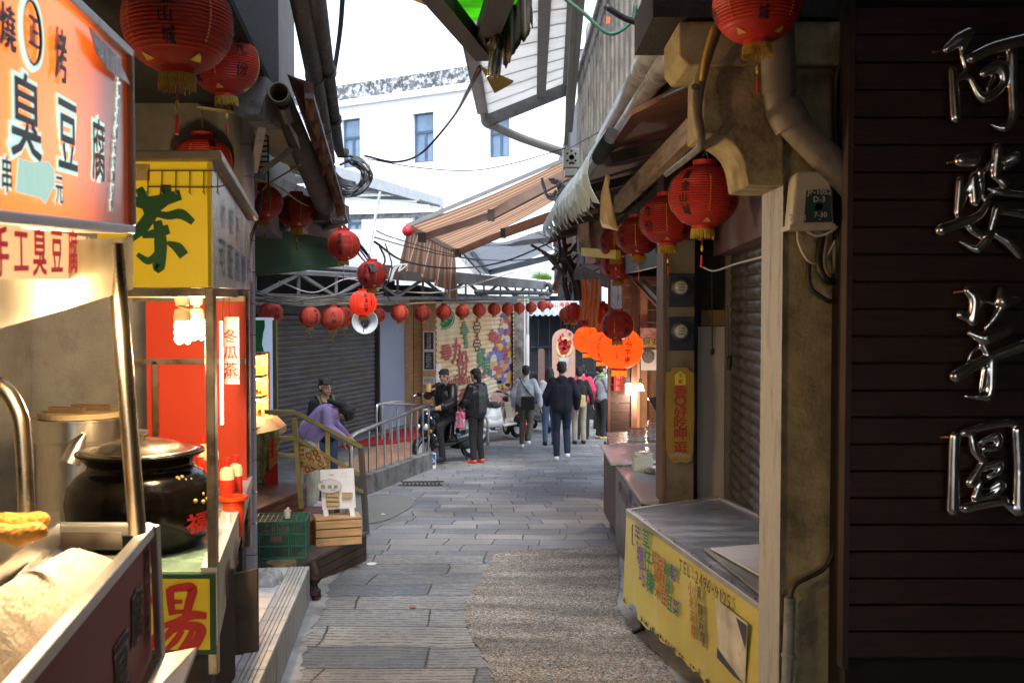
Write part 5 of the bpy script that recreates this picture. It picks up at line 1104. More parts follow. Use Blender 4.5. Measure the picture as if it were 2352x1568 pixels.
chrome_char('topmost chrome character on the plank wall, with a hooked right stroke', [([(1105, 295), (1180, 240), (1235, 200)], [22, 36, 28]), ([(1235, 215), (1195, 310), (1222, 420), (1175, 470)], [24, 14, 14, 18]), ([(1175, 472), (1240, 462)], 16), ([(1140, 425), (1150, 560), (1160, 705)], [22, 26, 28]), ([(1255, 350), (1400, 285), (1600, 235)], [30, 32, 34]), ([(1325, 440), (1420, 400), (1445, 500), (1330, 590), (1250, 480)], [22, 34, 20, 26, 14]), ([(1350, 530), (1385, 465)], 14), ([(1495, 325), (1500, 560), (1505, 700), (1450, 765), (1375, 748)], [30, 26, 28, 24, 8])], c3, 2.45)
chrome_char('second chrome character from the top, widest, with a tail sweeping right', [([(1190, 960), (1260, 950)], [36, 40]), ([(1185, 1080), (1170, 1275)], [22, 20]), ([(1172, 1280), (1225, 1150), (1265, 1060)], [18, 12, 22]), ([(1265, 1060), (1272, 1205)], [24, 26]), ([(1300, 1030), (1325, 1190)], [24, 10]), ([(1408, 890), (1395, 1050)], [30, 26]), ([(1335, 1020), (1370, 980), (1450, 950), (1520, 935)], [12, 18, 14, 26]), ([(1525, 950), (1450, 1005)], [24, 16]), ([(1400, 1060), (1450, 1100)], [18, 26]), ([(1360, 1130), (1430, 1150), (1560, 1165)], [10, 20, 18]), ([(1330, 1190), (1440, 1135)], 14), ([(1075, 1375), (1200, 1330), (1300, 1285), (1350, 1210)], [34, 28, 22, 18]), ([(1405, 1250), (1370, 1375)], [26, 18]), ([(1405, 1262), (1590, 1285)], [18, 24]), ([(1250, 1365), (1300, 1400), (1395, 1395)], [24, 22, 18]), ([(1350, 1425), (1290, 1490), (1185, 1445)], [26, 24, 6]), ([(1400, 1400), (1480, 1450), (1540, 1525)], [22, 32, 22])], c3, 2.45)
chrome_char('third chrome character from the top, with a crossed stem and left hook', [([(1195, 165), (1235, 220), (1222, 340)], [24, 32, 28]), ([(1150, 305), (1215, 335)], [22, 20]), ([(1255, 245), (1300, 225), (1350, 240)], [10, 9, 12]), ([(1390, 165), (1400, 230), (1490, 215)], [20, 38, 14]), ([(1390, 260), (1345, 330), (1300, 380)], [26, 20, 12]), ([(1205, 410), (1300, 440), (1415, 395)], [14, 36, 32]), ([(1280, 470), (1312, 540)], [20, 24]), ([(1190, 590), (1220, 520), (1270, 492)], [8, 10, 10]), ([(1125, 660), (1240, 590), (1340, 545), (1530, 480)], [34, 26, 26, 34]), ([(1335, 560), (1325, 760), (1260, 778), (1178, 776)], [28, 26, 18, 6]), ([(1292, 620), (1272, 735)], [18, 14])], c4, 2.375)
chrome_char('lowest chrome character, a square box shape around small strokes', [([(1118, 1010), (1112, 1220), (1108, 1430)], [28, 28, 32]), ([(1172, 990), (1290, 950), (1440, 932), (1512, 970)], [20, 20, 20, 16]), ([(1482, 975), (1492, 1200), (1490, 1430)], [30, 28, 36]), ([(1410, 1400), (1480, 1440)], [16, 30]), ([(1180, 1425), (1290, 1400), (1400, 1382)], [26, 26, 26]), ([(1215, 1000), (1235, 1090), (1285, 1150)], [18, 26, 20]), ([(1270, 1040), (1365, 1010), (1360, 1070), (1290, 1080)], [12, 24, 20, 18]), ([(1282, 1160), (1210, 1275)], [16, 28]), ([(1290, 1195), (1370, 1165), (1378, 1205), (1315, 1245)], [16, 20, 18, 14]), ([(1270, 1275), (1235, 1360)], [14, 22]), ([(1250, 1375), (1340, 1345), (1390, 1295)], [16, 18, 24]), ([(1330, 1310), (1375, 1285)], [10, 24])], c4, 2.375)
# ---------------------------------------------------------------- concrete pillar with corbel
GD = 3.4
cp_ = thing('concrete_pillar', 'tall flaking concrete pillar with a curved corbel and grey painted left edge', 'pillar', (1.0, GD, gz(GD)))
pm_ = mat('grey_painted_edge', (.36, .37, .40), .6, var=.15, scale=4, stretch=(3, 3, .6), dirt=(.12, .12, .125), dscale=4, damt=.75, dlo=.5, bump=.6, bscale=30)
a, b, c = at(1754, 0, GD).x, at(1800, 0, GD).x, at(1985, 0, GD).x
a2 = at(1754, 0, GD+.26).x; z4 = at(0, 427, GD).z; g = MB(); g.slab([V((a2, GD+.26, -.5)), V((b-.001, GD-.02, -.5)), V((b-.001, GD+.26, -.5))], (0, 0, z4+.5)); g.build('painted_edge', pm_, cp_, bevel=.01)
g = MB(); g.bb(b, c, GD, GD+.24, gz(GD), 3.3); g.build('shaft', conc_w, cp_, bevel=.006)
crb = [(1616, 150), (1614, 305)] + [tuple(q[:2]) for q in smoothpts([(1622, 306, 0), (1655, 312, 0), (1688, 334, 0), (1706, 364, 0), (1713, 395, 0), (1718, 425, 0)], 5)] + [(1762, 427), (1800, 427), (1800, 150)]
g = MB(); g.slab([at(u, v, GD-.025) for u, v in crb], (0, .3, 0)); g.build('corbel', conc_w, cp_, bevel=.006)
g = MB(); g.slab([at(u, v, GD-.05) for u, v in ((1560, 48), (1560, 128), (1580, 150), (1965, 150), (1965, 48))], (0, .34, 0)); g.build('beam', conc_w, cp_, bevel=.008)
g = MB(); g.slab([at(u, v, GD-.056) for u, v in ((1500, -60), (1500, 40), (2010, 40), (2010, -60))], (0, .5, 0)); g.build('lintel', conc_d, cp_)
ro = thing('meter_cabinet', 'cream tapered junction cover with a dark green number plate fixed to the pillar', 'utility box', at(1870, 524, GD-.1))
g = MB(); P = [(1816, 526), (1918, 524), (1908, 400), (1895, 392), (1838, 392), (1828, 400)]
g.slab([at(u, v, GD-.10) for u, v in P], (0, .09, 0)); g.build('cover', mat('cream_cover', (.46, .43, .34), .5, var=.1, dirt=(.2, .17, .1), dscale=12, damt=.4), ro, bevel=.01)
g = MB(); g.slab([at(u, v, GD-.112) for u, v in ((1814, 528), (1921, 526), (1919, 514), (1815, 516))], (0, .1, 0)); g.build('lip', mat('cream_cover', (1, 1, 1)), ro)
g = MB(); g.slab([at(u, v, GD-.106) for u, v in ((1847, 511), (1911, 510), (1908, 433), (1853, 437))], (0, .004, 0)); g.build('number_plate', mat('plate_green', (.008, .04, .03), .5), ro)
g = MB(); g.text('JF-1052', at(1881, 443, GD-.108), X3, Z3, .026, bold=.01); g.text('D-3', at(1881, 458, GD-.108), X3, Z3, .026, bold=.01); g.text('7-30', at(1884, 493, GD-.108), X3, Z3, .024, bold=.01); g.text('-', at(1882, 504, GD-.108), X3, Z3, .024)
c = at(1881, 475, GD-.11); g.lathe([(.004, 0), (.012, 0)], c, 20, Matrix.Rotation(R(90), 3, 'X')); g.text('2011', at(1831, 500, GD-.105), X3, Z3, .03); g.text('H', at(1845, 440, GD-.104), Z3, -X3, .02)
g.build('lettering', mat('plate_white', (.6, .6, .55), .6), ro)
big = thing('pvc_downpipe', 'thick dusty grey pipe elbowing down across the pillar to the plank wall', 'pipe', at(1780, 250, GD-.12))
g = MB(); g.tube([at(1783, 30, GD-.1), at(1790, 215, GD-.1)], .056, 16); g.tube(smoothpts([at(1790, 180, GD-.1), at(1793, 235, GD-.1), at(1815, 275, GD-.1), at(1870, 335, GD-.1), at(1990, 455, GD-.1)], 6), .052, 16); g.tube([at(1796, 240, GD-.1), at(1822, 290, GD-.1)], .062, 16)
g.build('pipe', mat('dusty_pipe', (.17, .155, .13), .6, var=.25, dirt=(.08, .06, .04), dscale=10, damt=.6), big, smooth='auto')
g = MB(); gm_ = mat('khaki_conduit', (.24, .20, .11), .5, var=.15, dirt=(.1, .08, .04), dscale=8, damt=.5)
g.tube([at(1948, 655, GD-.05), at(1930, 1650, GD-.05)], .021, 12)
for v in (765, 1170): g.tube([at(1946-(v-655)*.018, v-6, GD-.05), at(1946-(v-655)*.018, v+6, GD-.05)], .025, 12)
g.build('conduit_pipe', gm_, label='vertical khaki conduit pipe between the pillar and the plank wall', cat='pipe', smooth='auto')
g = MB(); g.tube([at(1815, 1372, GD-.05), at(1807, 1600, GD-.05)], .019, 12); g.tube([at(1812, 1500, GD-.05), at(1811, 1508, GD-.05)], .024, 12); g.build('conduit_pipe', pvc, label='short grey pipe rising at the foot of the pillar', cat='pipe', smooth='auto')
for pts, r, m_, lb in (
    ([(1975, 60), (1968, 120), (1925, 165), (1920, 280), (1925, 400)], .011, wire_m, 'pair of black cables running down the top right of the pillar'),
    ([(1832, 470+60), (1835, 560), (1858, 600), (1890, 600), (1915, 560), (1965, 465)], .004, wire_w, 'thin white wire looping from the junction cover to the plank wall'),
    ([(1850, 530), (1880, 542), (1925, 520), (1965, 460)], .004, wire_w, 'upper thin white wire from the junction cover towards the planks'),
    ([(1857, 600), (1862, 660), (1900, 690), (1937, 712), (1937, 900), (1930, 1150), (1905, 1290), (1830, 1340), (1815, 1375)], .008, wire_m, 'black cable clipped along the conduit and bending to the short grey pipe'),
    ([(1888, 540), (1880, 600), (1895, 640), (1915, 645), (1930, 610), (1925, 540)], .012, wire_m, 'coil of thick dark cable hanging below the junction cover'),
    ([(1900, 545), (1893, 600), (1902, 630), (1915, 628), (1918, 560)], .008, gm_, 'inner loop of brown cable below the junction cover')):
    g = MB(); g.tube(wpts([(u, v, GD-.035-.01*i % .03) for i, (u, v) in enumerate(pts)]), r, 7); g.build('cable', m_, label=lb, cat='cable', smooth=True)
# ---------------------------------------------------------------- yellow cart
yc = thing('market_cart', 'low steel topped cart with a yellow skirt of coloured writing, standing against the right pillar', 'cart', (1.1, 5.1, gz(5.1)))
ZT = .363
A = V((.722, 6.14, ZT)); Bc = V((1.372, 6.55, ZT)); Cn = V((1.118, 3.78, ZT)); Dn = V((1.93, 4.05, ZT))
dA = (Cn-A).normalized(); oA = V((-dA.y, dA.x, 0));
if oA.x > 0: oA = -oA
g = MB(); g.slab([A, Bc, Dn, Cn], (0, 0, -.02)); g.build('top', mat('smeared_steel_top', (.25, .27, .34), .3, .3, var=.3, scale=2.5, stretch=(.6, 2.2, 1), dirt=(.55, .59, .66), dscale=2.6, damt=.8, dlo=.48), yc)
g = MB()
for p, q in ((A, Cn), (A, Bc), (Bc, Dn)): g.bar(p+V((0, 0, .0)), q+V((0, 0, .0)), .035, .03)
g.build('edge_trim', alu, yc, bevel=.005)
g = MB()
for k in range(9): p = A.lerp(Cn, (k+.3)/9)+V((0, 0, .017)); g.ell(p, (.005, .005, .003), n=8, k=4)
g.build('rivets', dark, yc)
n = 60; g = MB(); fr_ = random.Random(4)
for i in range(n+1):
    t = i/n; p = A.lerp(Cn, t); y = p.y
    zb = -.20+.03*t+fr_.uniform(-.012, .012)
    if .05 < t < .15: zb += .05
    bul = .012*math.sin(t*9)
    for j in range(7): q = p+oA*(.012+bul*(j/6)+.02*(j/6)); g.v.append(V((q.x, q.y, (ZT-.012)+(zb-ZT+.012)*j/6)))
for i in range(n):
    for j in range(6): g.f.append((i*7+j, i*7+7+j, i*7+8+j, i*7+j+1))
g.build('yellow_skirt', mat('worn_yellow_banner', (.52, .47, .13), .45, var=.12, scale=2.5, dirt=(.62, .60, .30), dscale=1.7, damt=.7, dlo=.5), yc, smooth=True)
g = MB()      # grime along the ragged hem
for i in range(n):
    if fr_.random() < .55:
        t = (i+.5)/n; p = A.lerp(Cn, t)+oA*(.040+.012*math.sin(t*9)); z = -.185+.03*t; w_ = fr_.uniform(.01, .04); h = fr_.uniform(.008, .035)
        g.poly([V((p.x, p.y, z))-dA*w_, V((p.x, p.y, z))+dA*w_, V((p.x, p.y, z+h))+dA*w_*.4, V((p.x, p.y, z+h*.7))-dA*w_*.3])
g.build('hem_grime', mat('hem_dirt', (.09, .08, .05), .8), yc)
def yt(u, v):      # point on the skirt plane under a pixel
    a = (u-1176)/FPX; y = (A.x - A.y*(dA.x/dA.y) - .045)/(a - dA.x/dA.y); return at(u, v, y)
yR = dA; yN = oA
cols = {'p': mat('ink_violet', (.16, .10, .42), .6), 'g': mat('ink_green', (.02, .20, .12), .6), 'o': mat('ink_brown', (.32, .12, .02), .6), 'r': mat('ink_red', (.48, .04, .03), .6), 'b': mat('ink_blue', (.03, .09, .32), .6), 'k': mat('ink_brown_black', (.08, .045, .02), .6)}
def k2(x, y): return ((1460+x/3.136)*.9408, (1167+y/3.136)*.9408)
for s, key, pts, h, sx in (('芋粿巧', 'p', ((308, 430), (325, 590), (340, 745)), .125, 1.0), ('草仔粿', 'g', ((372, 470), (385, 630), (400, 795)), .13, 1.0), ('菜脯米', 'o', ((435, 615), (450, 735), (460, 865)), .09, 1.0),
                        ('甜紅豆', 'r', ((482, 655), (495, 780), (508, 910)), .09, .95), ('鹹綠豆', 'g', ((530, 690), (540, 820), (552, 955)), .09, .95), ('酸', 'b', ((582, 725),), .09, .95), ('菜', 'b', ((600, 990),), .09, .95),
                        ('小', 'o', ((715, 840),), .075, 1.0), ('米麻糬', 'o', ((722, 950), (730, 1060), (735, 1170)), .075, .9), ('黑糖麻糬', 'k', ((782, 885), (790, 1010), (798, 1120), (806, 1225)), .075, .9)):
    g = MB()
    for ch, p in zip(s, pts): g.text(ch, yt(*k2(*p)), yR, Z3, h, bold=.035, off=.004, N=yN, sx=sx)
    g.build('lettering', cols[key], yc)
g = MB(); tel = 'TEL:2496-9125'; 
ptsT = [(640+i*30.5, 665+i*23.2) for i in range(13)]
for ch, p in zip(tel, ptsT): g.text(ch, yt(*k2(*p)), yR, Z3, .085, bold=.01, off=.004, N=yN, sx=1.0)
g.build('phone_number', cols['k'], yc)
g = MB(); q0 = [k2(*p) for p in ((268, 355), (262, 370), (262, 500), (275, 510))]
g.tube([yt(*q) for q in q0], .004, 4); g.build('bracket_mark', cols['k'], yc)
g = MB(); q0 = [k2(*p) for p in ((905, 915), (1155, 1110), (1135, 1590), (1060, 1520), (925, 1370), (935, 1300))]
g.poly([yt(*q)+yN*.006 for q in q0]); g.build('peeled_patch', mat('peeled_white', (.50, .50, .47), .7, var=.3, scale=8, dirt=(.35, .30, .1), dscale=5, damt=.8, dlo=.5), yc)
g = MB(); q0 = [k2(*p) for p in ((1070, 1060), (1152, 1125), (1140, 1300))]; g.poly([yt(*q)+yN*.009 for q in q0]); q0 = [k2(*p) for p in ((925, 1290), (1000, 1400), (1130, 1570), (1060, 1520), (925, 1370))]; g.poly([yt(*q)+yN*.009 for q in q0]); g.build('peeled_navy', mat('patch_navy', (.05, .06, .11), .7), yc)  # dark navy patches over the peeled area
for (x, y) in ((.80, 6.05), (1.30, 6.4), (1.2, 4.0)):
    g = MB(); g.tube([(x, y, ZT-.03), (x, y, gz(y)+.01)], .014, 8); g.bar((x-.06, y-.05, gz(y)+.012), (x+.02, y+.01, gz(y)+.03), .018); g.build('leg', black, yc)
g = MB(); g.slab([V((.85, 5.9, -.06)), V((1.3, 6.3, -.06)), V((1.5, 4.2, -.06)), V((1.2, 4.0, -.06))], (0, 0, -.05)); g.build('under_shelf', dark, yc)
bx = MB(); P = [at(1620, 1260, 5.0), at(1755, 1248, 5.0), at(1790, 1340, 4.4), at(1682, 1342, 4.4)]
for p in P: p.z = ZT+.03
bx.slab([V((1.01, 5.02, ZT+.035)), V((1.32, 5.14, ZT+.03)), V((1.45, 4.58, ZT+.03)), V((1.13, 4.50, ZT+.035))], (0, 0, .008))
bx.build('foam_board', mat('scored_foam', (.62, .62, .66), .6, var=.05, scale=4, stretch=(1, 9, 1)), label='white scored foam sheet lying on the steel top of the yellow cart', cat='board', bevel=.003)
g = MB(); g.slab([V((.99, 5.1, ZT+.012)), V((1.2, 5.2, ZT+.012)), V((1.34, 4.15, ZT+.012)), V((1.09, 4.2, ZT+.012))], (0, 0, .01)); g.build('damp_cloth', mat('damp_cloth', (.23, .25, .26), .6, var=.25, scale=6, stretch=(1, .3, 1)), label='grey damp sheet under the foam board on the yellow cart', cat='cloth')
g = MB(); g.slab([V((1.14, 4.35, ZT+.026)), V((1.38, 4.42, ZT+.026)), V((1.42, 4.1, ZT+.024)), V((1.16, 4.05, ZT+.024))], (0, 0, .01)); g.build('cardboard', mat('cream_card', (.62, .60, .5), .6), label='small cream card sheet at the near corner of the yellow cart', cat='card')
g = MB(); g.box((1.33, 4.86, ZT+.06), (.08, .1, .03)); g.build('eraser_block', mat('dull_pink', (.5, .2, .18), .6), label='small pink block lying on the white foam sheet', cat='block', bevel=.005)
g = MB(); q = gp(1448, 1190); g.tube([q+V((.05, 0, .02)), q+V((.06, -.05, .25))], .03, 8); g.ell(q+V((.03, -.05, .28)), (.06, .05, .05)); g.build('tied_rag', mat('ochre_plastic', (.4, .28, .12), .4, var=.4, scale=20), label='knotted ochre plastic tied to the far corner of the yellow cart', cat='rag', voxel=.01, smooth_it=2)
# ---------------------------------------------------------------- meter pillar, panel, shutter
MD = 7.1
mp2 = thing('meter_pillar', 'square wood framed pillar carrying two round electricity meters and a yellow sign', 'pillar', (1.2, MD, gz(MD)))
xa, xb = at(1530, 0, MD).x, at(1600, 0, MD).x
g = MB(); g.bb(xa+.012, xb-.002, MD, MD+.3, gz(MD), 3.0); g.build('shaft', mat('dim_pillar_paint', (.16, .14, .11), .7, var=.3, scale=4, dirt=(.06, .05, .045), dscale=3, damt=.8), mp2)
g = MB(); g.bb(xa-.012, xa+.010, MD-.01, MD+.31, gz(MD), 3.0); g.build('wood_edge', mat('brown_edge', (.16, .09, .045), .6, var=.3), mp2)
for k, v in enumerate((660, 760)):
    m_ = thing('electricity_meter', 'round glass electricity meter on a dark blue board, %s of the pair on the pillar' % ('upper' if k == 0 else 'lower'), 'meter', at(1565, v+40, MD-.05), group='electricity meters on the wooden pillar')
    a, b = at(1536, v-32, MD-.03), at(1594, v+45, MD-.03); g = MB(); g.bb(a.x, b.x, MD-.03, MD-.002, b.z, a.z); g.build('backboard', mat('meter_blue', (.012, .022, .05), .45), m_, bevel=.004)
    c = at(1563, v, MD-.03); g = MB(); g.lathe([(.066, 0), (.070, .02), (.070, .035), (.055, .04)], c, 30, Matrix.Rotation(R(90), 3, 'X')); g.build('rim', mat('meter_rim', (.06, .06, .065), .35, .6), m_, smooth='auto')
    g = MB(); g.lathe([(0, .055), (.035, .053), (.055, .04)], c, 30, Matrix.Rotation(R(90), 3, 'X')); g.build('dial', mat('dial_grey', (.40, .42, .40), .15), m_, smooth=True)
    g = MB(); 
    for dz in (.02, .0, -.02): g.box(c+V((0, -.057, dz)), (.045, .002, .004))
    g.build('markings', ink, m_)
ys_ = thing('vertical_sign', 'weathered yellow wooden signboard with red vertical characters and a torn lower end', 'sign', at(1563, 1060, MD-.02))
def kk(x, y): return ((1460+x/3.136)*.9408, (840+y/3.136)*.9408)
out_ = [(570, 180), (690, 180), (700, 205), (735, 215), (738, 560), (728, 830), (710, 900), (670, 912), (640, 900), (600, 912), (570, 905), (540, 860), (522, 800), (520, 560), (522, 215), (560, 205)]
g = MB(); g.slab([at(*kk(*p), MD-.025) for p in out_], (0, .02, 0)); g.build('board', mat('weathered_yellow', (.32, .22, .035), .55, var=.2, scale=3, dirt=(.12, .07, .03), dscale=3, damt=.7, dlo=.5), ys_)
g = MB(); g.slab([at(*kk(*p), MD-.030) for p in ((585, 240), (630, 205), (676, 240), (672, 245), (672, 312), (590, 312), (590, 245))], (0, .004, 0)); g.build('house_badge', mat('bright_yellow', (.62, .55, .04), .5), ys_)
g = MB()
for s, y in (('王', 240), ('家', 285)): g.text(s, at(*kk(631, y), MD-.031), X3, Z3, .034, bold=.02)
for s, y in (('香', 360), ('Q', 440), ('好', 525), ('吃', 605), ('呷', 690), ('逗', 785)): g.text(s, at(*kk(631, y), MD-.026), X3, Z3, .088 if s != 'Q' else .1, bold=.04, sx=1.15)
g.build('lettering', mat('sign_dull_red', (.36, .03, .02), .6), ys_)
g = MB(); r_ = random.Random(8)
for i in range(16): x = 540+i*11; p = at(*kk(x, 835+r_.uniform(-8, 12)), MD-.029); q = at(*kk(x+r_.uniform(4, 12), 885+r_.uniform(-15, 15)), MD-.029); g.poly([p, p+V((.012, 0, 0)), q])
g.build('splinters', mat('bare_wood', (.42, .3, .2), .7), ys_)
wp_ = thing('back_door', 'tall plain greyish white door panel between the meter pillar and the roller shutter', 'panel', (1.45, 7.3, gz(7.3)))
g = MB(); a, b = at(1603, 750, 7.3), at(1672, 1200, 7.3); g.bb(a.x, b.x, 7.3, 7.34, b.z, a.z); g.build('panel', mat('greyish_panel', (.44, .42, .42), .5, var=.04, scale=1, dirt=(.36, .34, .34), dscale=2, damt=.3), wp_)
g = MB(); g.bb(a.x-.03, a.x-.002, 7.28, 7.36, b.z, 2.6); g.bb(b.x, b.x+.02, 7.27, 7.3, b.z, 2.2); g.bb(a.x-.1, b.x+.1, 7.4, 7.5, -.5, 3.0); g.build('frame', dark, wp_)
g = MB(); a, b = at(1611, 712, 7.25), at(1672, 748, 7.25); g.bb(a.x, b.x, 7.25, 7.3, b.z, a.z); o = g.build('wall_box', mat('dim_ochre_box', (.16, .11, .05), .6, dirt=(.1, .05, .03), dscale=8), label='dim ochre box with a faded pattern above the white door panel', cat='box')
rs = thing('roller_shutter', 'grimy grey corrugated roller shutter receding behind the yellow cart on the right', 'shutter', (1.45, 5.8, -.4))
def rw_(d): return V((1.60-.08*(7.25-d), d, 0))
corr(MB(), rw_(7.25).xy, rw_(3.9).xy, -.5, 2.0, .078, .022, flip=1).build('slats', mat('grimy_slats', (.17, .16, .155), .45, .4, var=.4, scale=3, stretch=(2, 2, .7), dirt=(.04, .035, .032), dscale=2.5, damt=.8, dlo=.47), rs, smooth='auto')
g = MB(); g.bar(rw_(7.22)+V((-.03, 0, -.5)), rw_(7.22)+V((-.03, 0, 2.0)), .04); g.build('guide', mat('guide_grey', (.2, .18, .16), .5, .4), rs)
g = MB(); g.bar(rw_(7.3)+V((-.02, 0, 2.15)), rw_(3.8)+V((-.02, 0, 2.15)), .22, .3); g.build('shutter_box', mat('dim_pink_box', (.15, .09, .09), .6), rs)
g = MB(); g.slab([rw_(7.4)+V((.08, 0, -.6)), rw_(3.5)+V((.08, 0, -.6)), rw_(3.5)+V((.08, 0, 3.3)), rw_(7.4)+V((.08, 0, 3.3))], (.1, 0, 0)); g.build('side_wall', conc_d, rs)
g = MB(); a = at(1640, 612, 6.8); g.tube([at(1635, 612, 6.9), at(1636, 800, 6.9)], .004, 5); g.ell(at(1636, 808, 6.9), (.016, .016, .025)); g.build('hanging_socket', black, label='empty black lamp socket hanging on a cord in front of the white panel', cat='lamp', smooth='auto')
g = MB(); g.tube([at(1672, 700, 6.9), at(1674, 830, 6.9)], .003, 5); g.cap(at(1676, 822, 6.9), at(1675, 845, 6.9), .018, .016); g.build('pull_switch', black, label='black pendant switch hanging beside the roller shutter guide', cat='switch', smooth='auto')
g = MB(); g.tube(wpts([(1612, 612, 6.5), (1640, 622, 6.3), (1690, 606, 5.8), (1750, 590, 5.2)]), .006, 6); g.build('cable', wire_w, label='pale taped cable sagging across the top of the roller shutter', cat='cable', smooth=True)
# ---------------------------------------------------------------- right food counters
fc = thing('food_counter', 'stainless steel food counter with purple and red printed side beyond the yellow cart', 'counter', (1.0, 8.2, gz(8)))
def cz(v, d): return at(0, v, d).z
zc = cz(1095, 7.9)
P = [V((.98, 8.9, 0)), V((1.35, 8.9, 0)), V((1.30, 6.95, 0)), V((.87, 6.95, 0))]
P = [at(1412, 1070, 8.9), at(1530, 1070, 8.9), at(1530, 1150, 7.3), at(1468, 1150, 7.3)]
zc = at(0, 1148, 7.25).z
P = [V((at(1418, 0, 8.9).x, 8.9, zc)), V((1.6, 8.9, zc)), V((1.6, 7.25, zc)), V((at(1478, 0, 7.25).x, 7.25, zc))]
g = MB(); g.slab(P, (0, 0, -.03)); g.build('steel_top', mat('counter_steel', (.55, .55, .57), .35, .25, var=.1), fc, bevel=.005)
g = MB(); a, b = P[0].copy(), P[3].copy(); g.slab([a-Z3*.035, b-Z3*.035, V((b.x, b.y, gz(b.y))), V((a.x, a.y, gz(a.y)))], (.02, 0, 0)); g.build('side_panel', mat('printed_side', (.20, .18, .17), .3, .3, var=.3, scale=3, dirt=(.12, .05, .04), dscale=4, damt=.6, dlo=.52), fc)
g = MB(); g.bb(P[3].x, 1.6, 7.25, 7.27, gz(7), zc-.035); g.build('front_panel', mat('grey_front', (.10, .10, .10), .4, .4), fc)
g = MB(); g.tube(smoothpts([V((P[3].x+.05, 7.23, zc-.06)), V((P[3].x+.05, 7.20, zc-.08)), V((P[3].x+.05, 7.20, zc-.25)), V((P[3].x+.05, 7.23, zc-.27))]), .012, 8); g.build('handle', steel, fc, smooth=True)
g = MB(); sdr = (P[3]-P[0]).normalized(); sdn = V((-1, 0, 0))
for s, t, z in (('芋', .62, .12), ('圓', .82, .16)): g.text(s, P[0].lerp(P[3], t)-Z3*z, sdr, Z3, .15, bold=.03, sx=1.4, N=sdn, off=.01)
g.build('purple_lettering', cols['p'], fc)
g = MB()
for s, t, z in (('燒', .2, .14), ('仙', .35, .16), ('草', .48, .18)): g.text(s, P[0].lerp(P[3], t)-Z3*z, sdr, Z3, .12, bold=.03, sx=1.4, N=sdn, off=.01)
g.build('orange_lettering', mat('faded_orange', (.35, .12, .04), .6), fc)
wt = thing('white_table', 'white topped serving table beyond the steel counter on the right', 'table', at(1450, 1100, 9.3))
zt_ = at(0, 1058, 8.85).z
def onp(u, v, z): a = at(u, v, 1.0)-EYE; t = (z-EYE.z)/a.z; return EYE+a*t
T = [onp(1403, 1061, zt_), onp(1530, 1055, zt_), onp(1560, 1020, zt_), onp(1379, 1020, zt_)]
g = MB(); g.slab(T, (0, 0, -.03)); g.build('table_top', mat('pinkish_white_top', (.84, .80, .80), .35, var=.04), wt, bevel=.004)
for p in (T[0], T[3]): MB().bb(p.x+.1, p.x+.15, p.y+.02, p.y+.07, gz(p.y), p.z-.03).build('leg', steel, wt)
g = MB(); g.slab([V((T[0].x+.12, T[0].y+.15, gz(9))), V((T[0].x+.1, T[3].y+.6, gz(9))), V((T[0].x+.1, T[3].y+.6, zt_-.05)), V((T[0].x+.12, T[0].y+.15, zt_-.05))], (.02, 0, 0)); g.build('side_skirt', mat('brown_skirt', (.16, .10, .08), .5), wt)
bt = thing('rear_table', 'table covered in crinkled clear film holding stacks of packed sweets', 'table', at(1460, 1080, 10.6))
z2 = zt_+.02
T2 = [onp(1401, 1018, z2), onp(1560, 1016, z2), onp(1560, 985, z2), onp(1393, 993, z2)]
g = MB(); g.slab(T2, (0, 0, -.03)); g.build('film_top', mat('crinkled_film', (.62, .50, .44), .12, var=.3, scale=30, bump=1, bscale=50), bt)
g = MB(); g.bb(T2[0].x+.1, T2[0].x+.15, T2[0].y+.3, T2[0].y+.35, gz(10), z2-.03); g.build('leg', steel, bt)
pk = mat('packed_sweets', (.60, .36, .30), .25, var=.4, scale=40, bump=.6, bscale=60)
pl2 = mat('clear_wrap', (.62, .56, .58), .15, var=.3, scale=30, bump=.8, bscale=60)
grp = 'film wrapped sweet packs stacked on the rear table'
nm = ['lowest', 'second', 'third', 'fourth', 'topmost', 'sixth']
for st_, (u, v, d, nn_, lb) in enumerate(((1465, 1014, 10.1, 5, 'left'), (1508, 1012, 9.9, 8, 'right'))):
    for k in range(nn_):
        c = onp(u, v, z2); w_ = .17; nmk = ['lowest', 'second', 'third', 'fourth', 'fifth', 'sixth', 'seventh', 'eighth'][k] if k < nn_-1 else 'topmost'
        t = thing('sweet_pack', '%s flat wrapped pack of pink sweets in the %s stack on the rear table' % (nmk, lb), 'packet', c+V((0, .1, k*.024)), group=grp)
        g = MB(); off = V((random.uniform(-.008, .008), .1+random.uniform(-.01, .01), .013+k*.024)); g.box(c+off, (w_, .15, .021), rz=random.uniform(-.1, .1)); g.build('wrap', pl2 if k < nn_-3 else pk, t, bevel=.007)
        g = MB()
        for q in range(4): g.cap(c+off+V((-.07, -.06+.04*q, .006)), c+off+V((.07, -.06+.04*q, .006)), .0075, n=8)
        g.build('sweets', mat('pink_sweet', (.62, .30, .22), .4, var=.2), t, smooth=True)
c = at(1477, 1086, 8.0); c.z = zc+.04 if False else at(0, 1086, 8.0).z
g = MB(); c = onp(1477, 1082, zc); r_ = random.Random(1)
g.box(c+V((0, .05, .06)), (.17, .15, .12)); g.ell(c+V((0, .05, .13)), (.09, .07, .035)); g.ell(c+V((-.05, 0, .15)), (.04, .02, .02)); g.ell(c+V((.04, 0, .15)), (.05, .03, .02))
g.build('bag_of_food', mat('milky_bag', (.70, .72, .60), .2, var=.08, bump=.6, bscale=18), label='knotted clear bag of milky white food on the steel counter', cat='bag', voxel=.008, smooth_it=3)
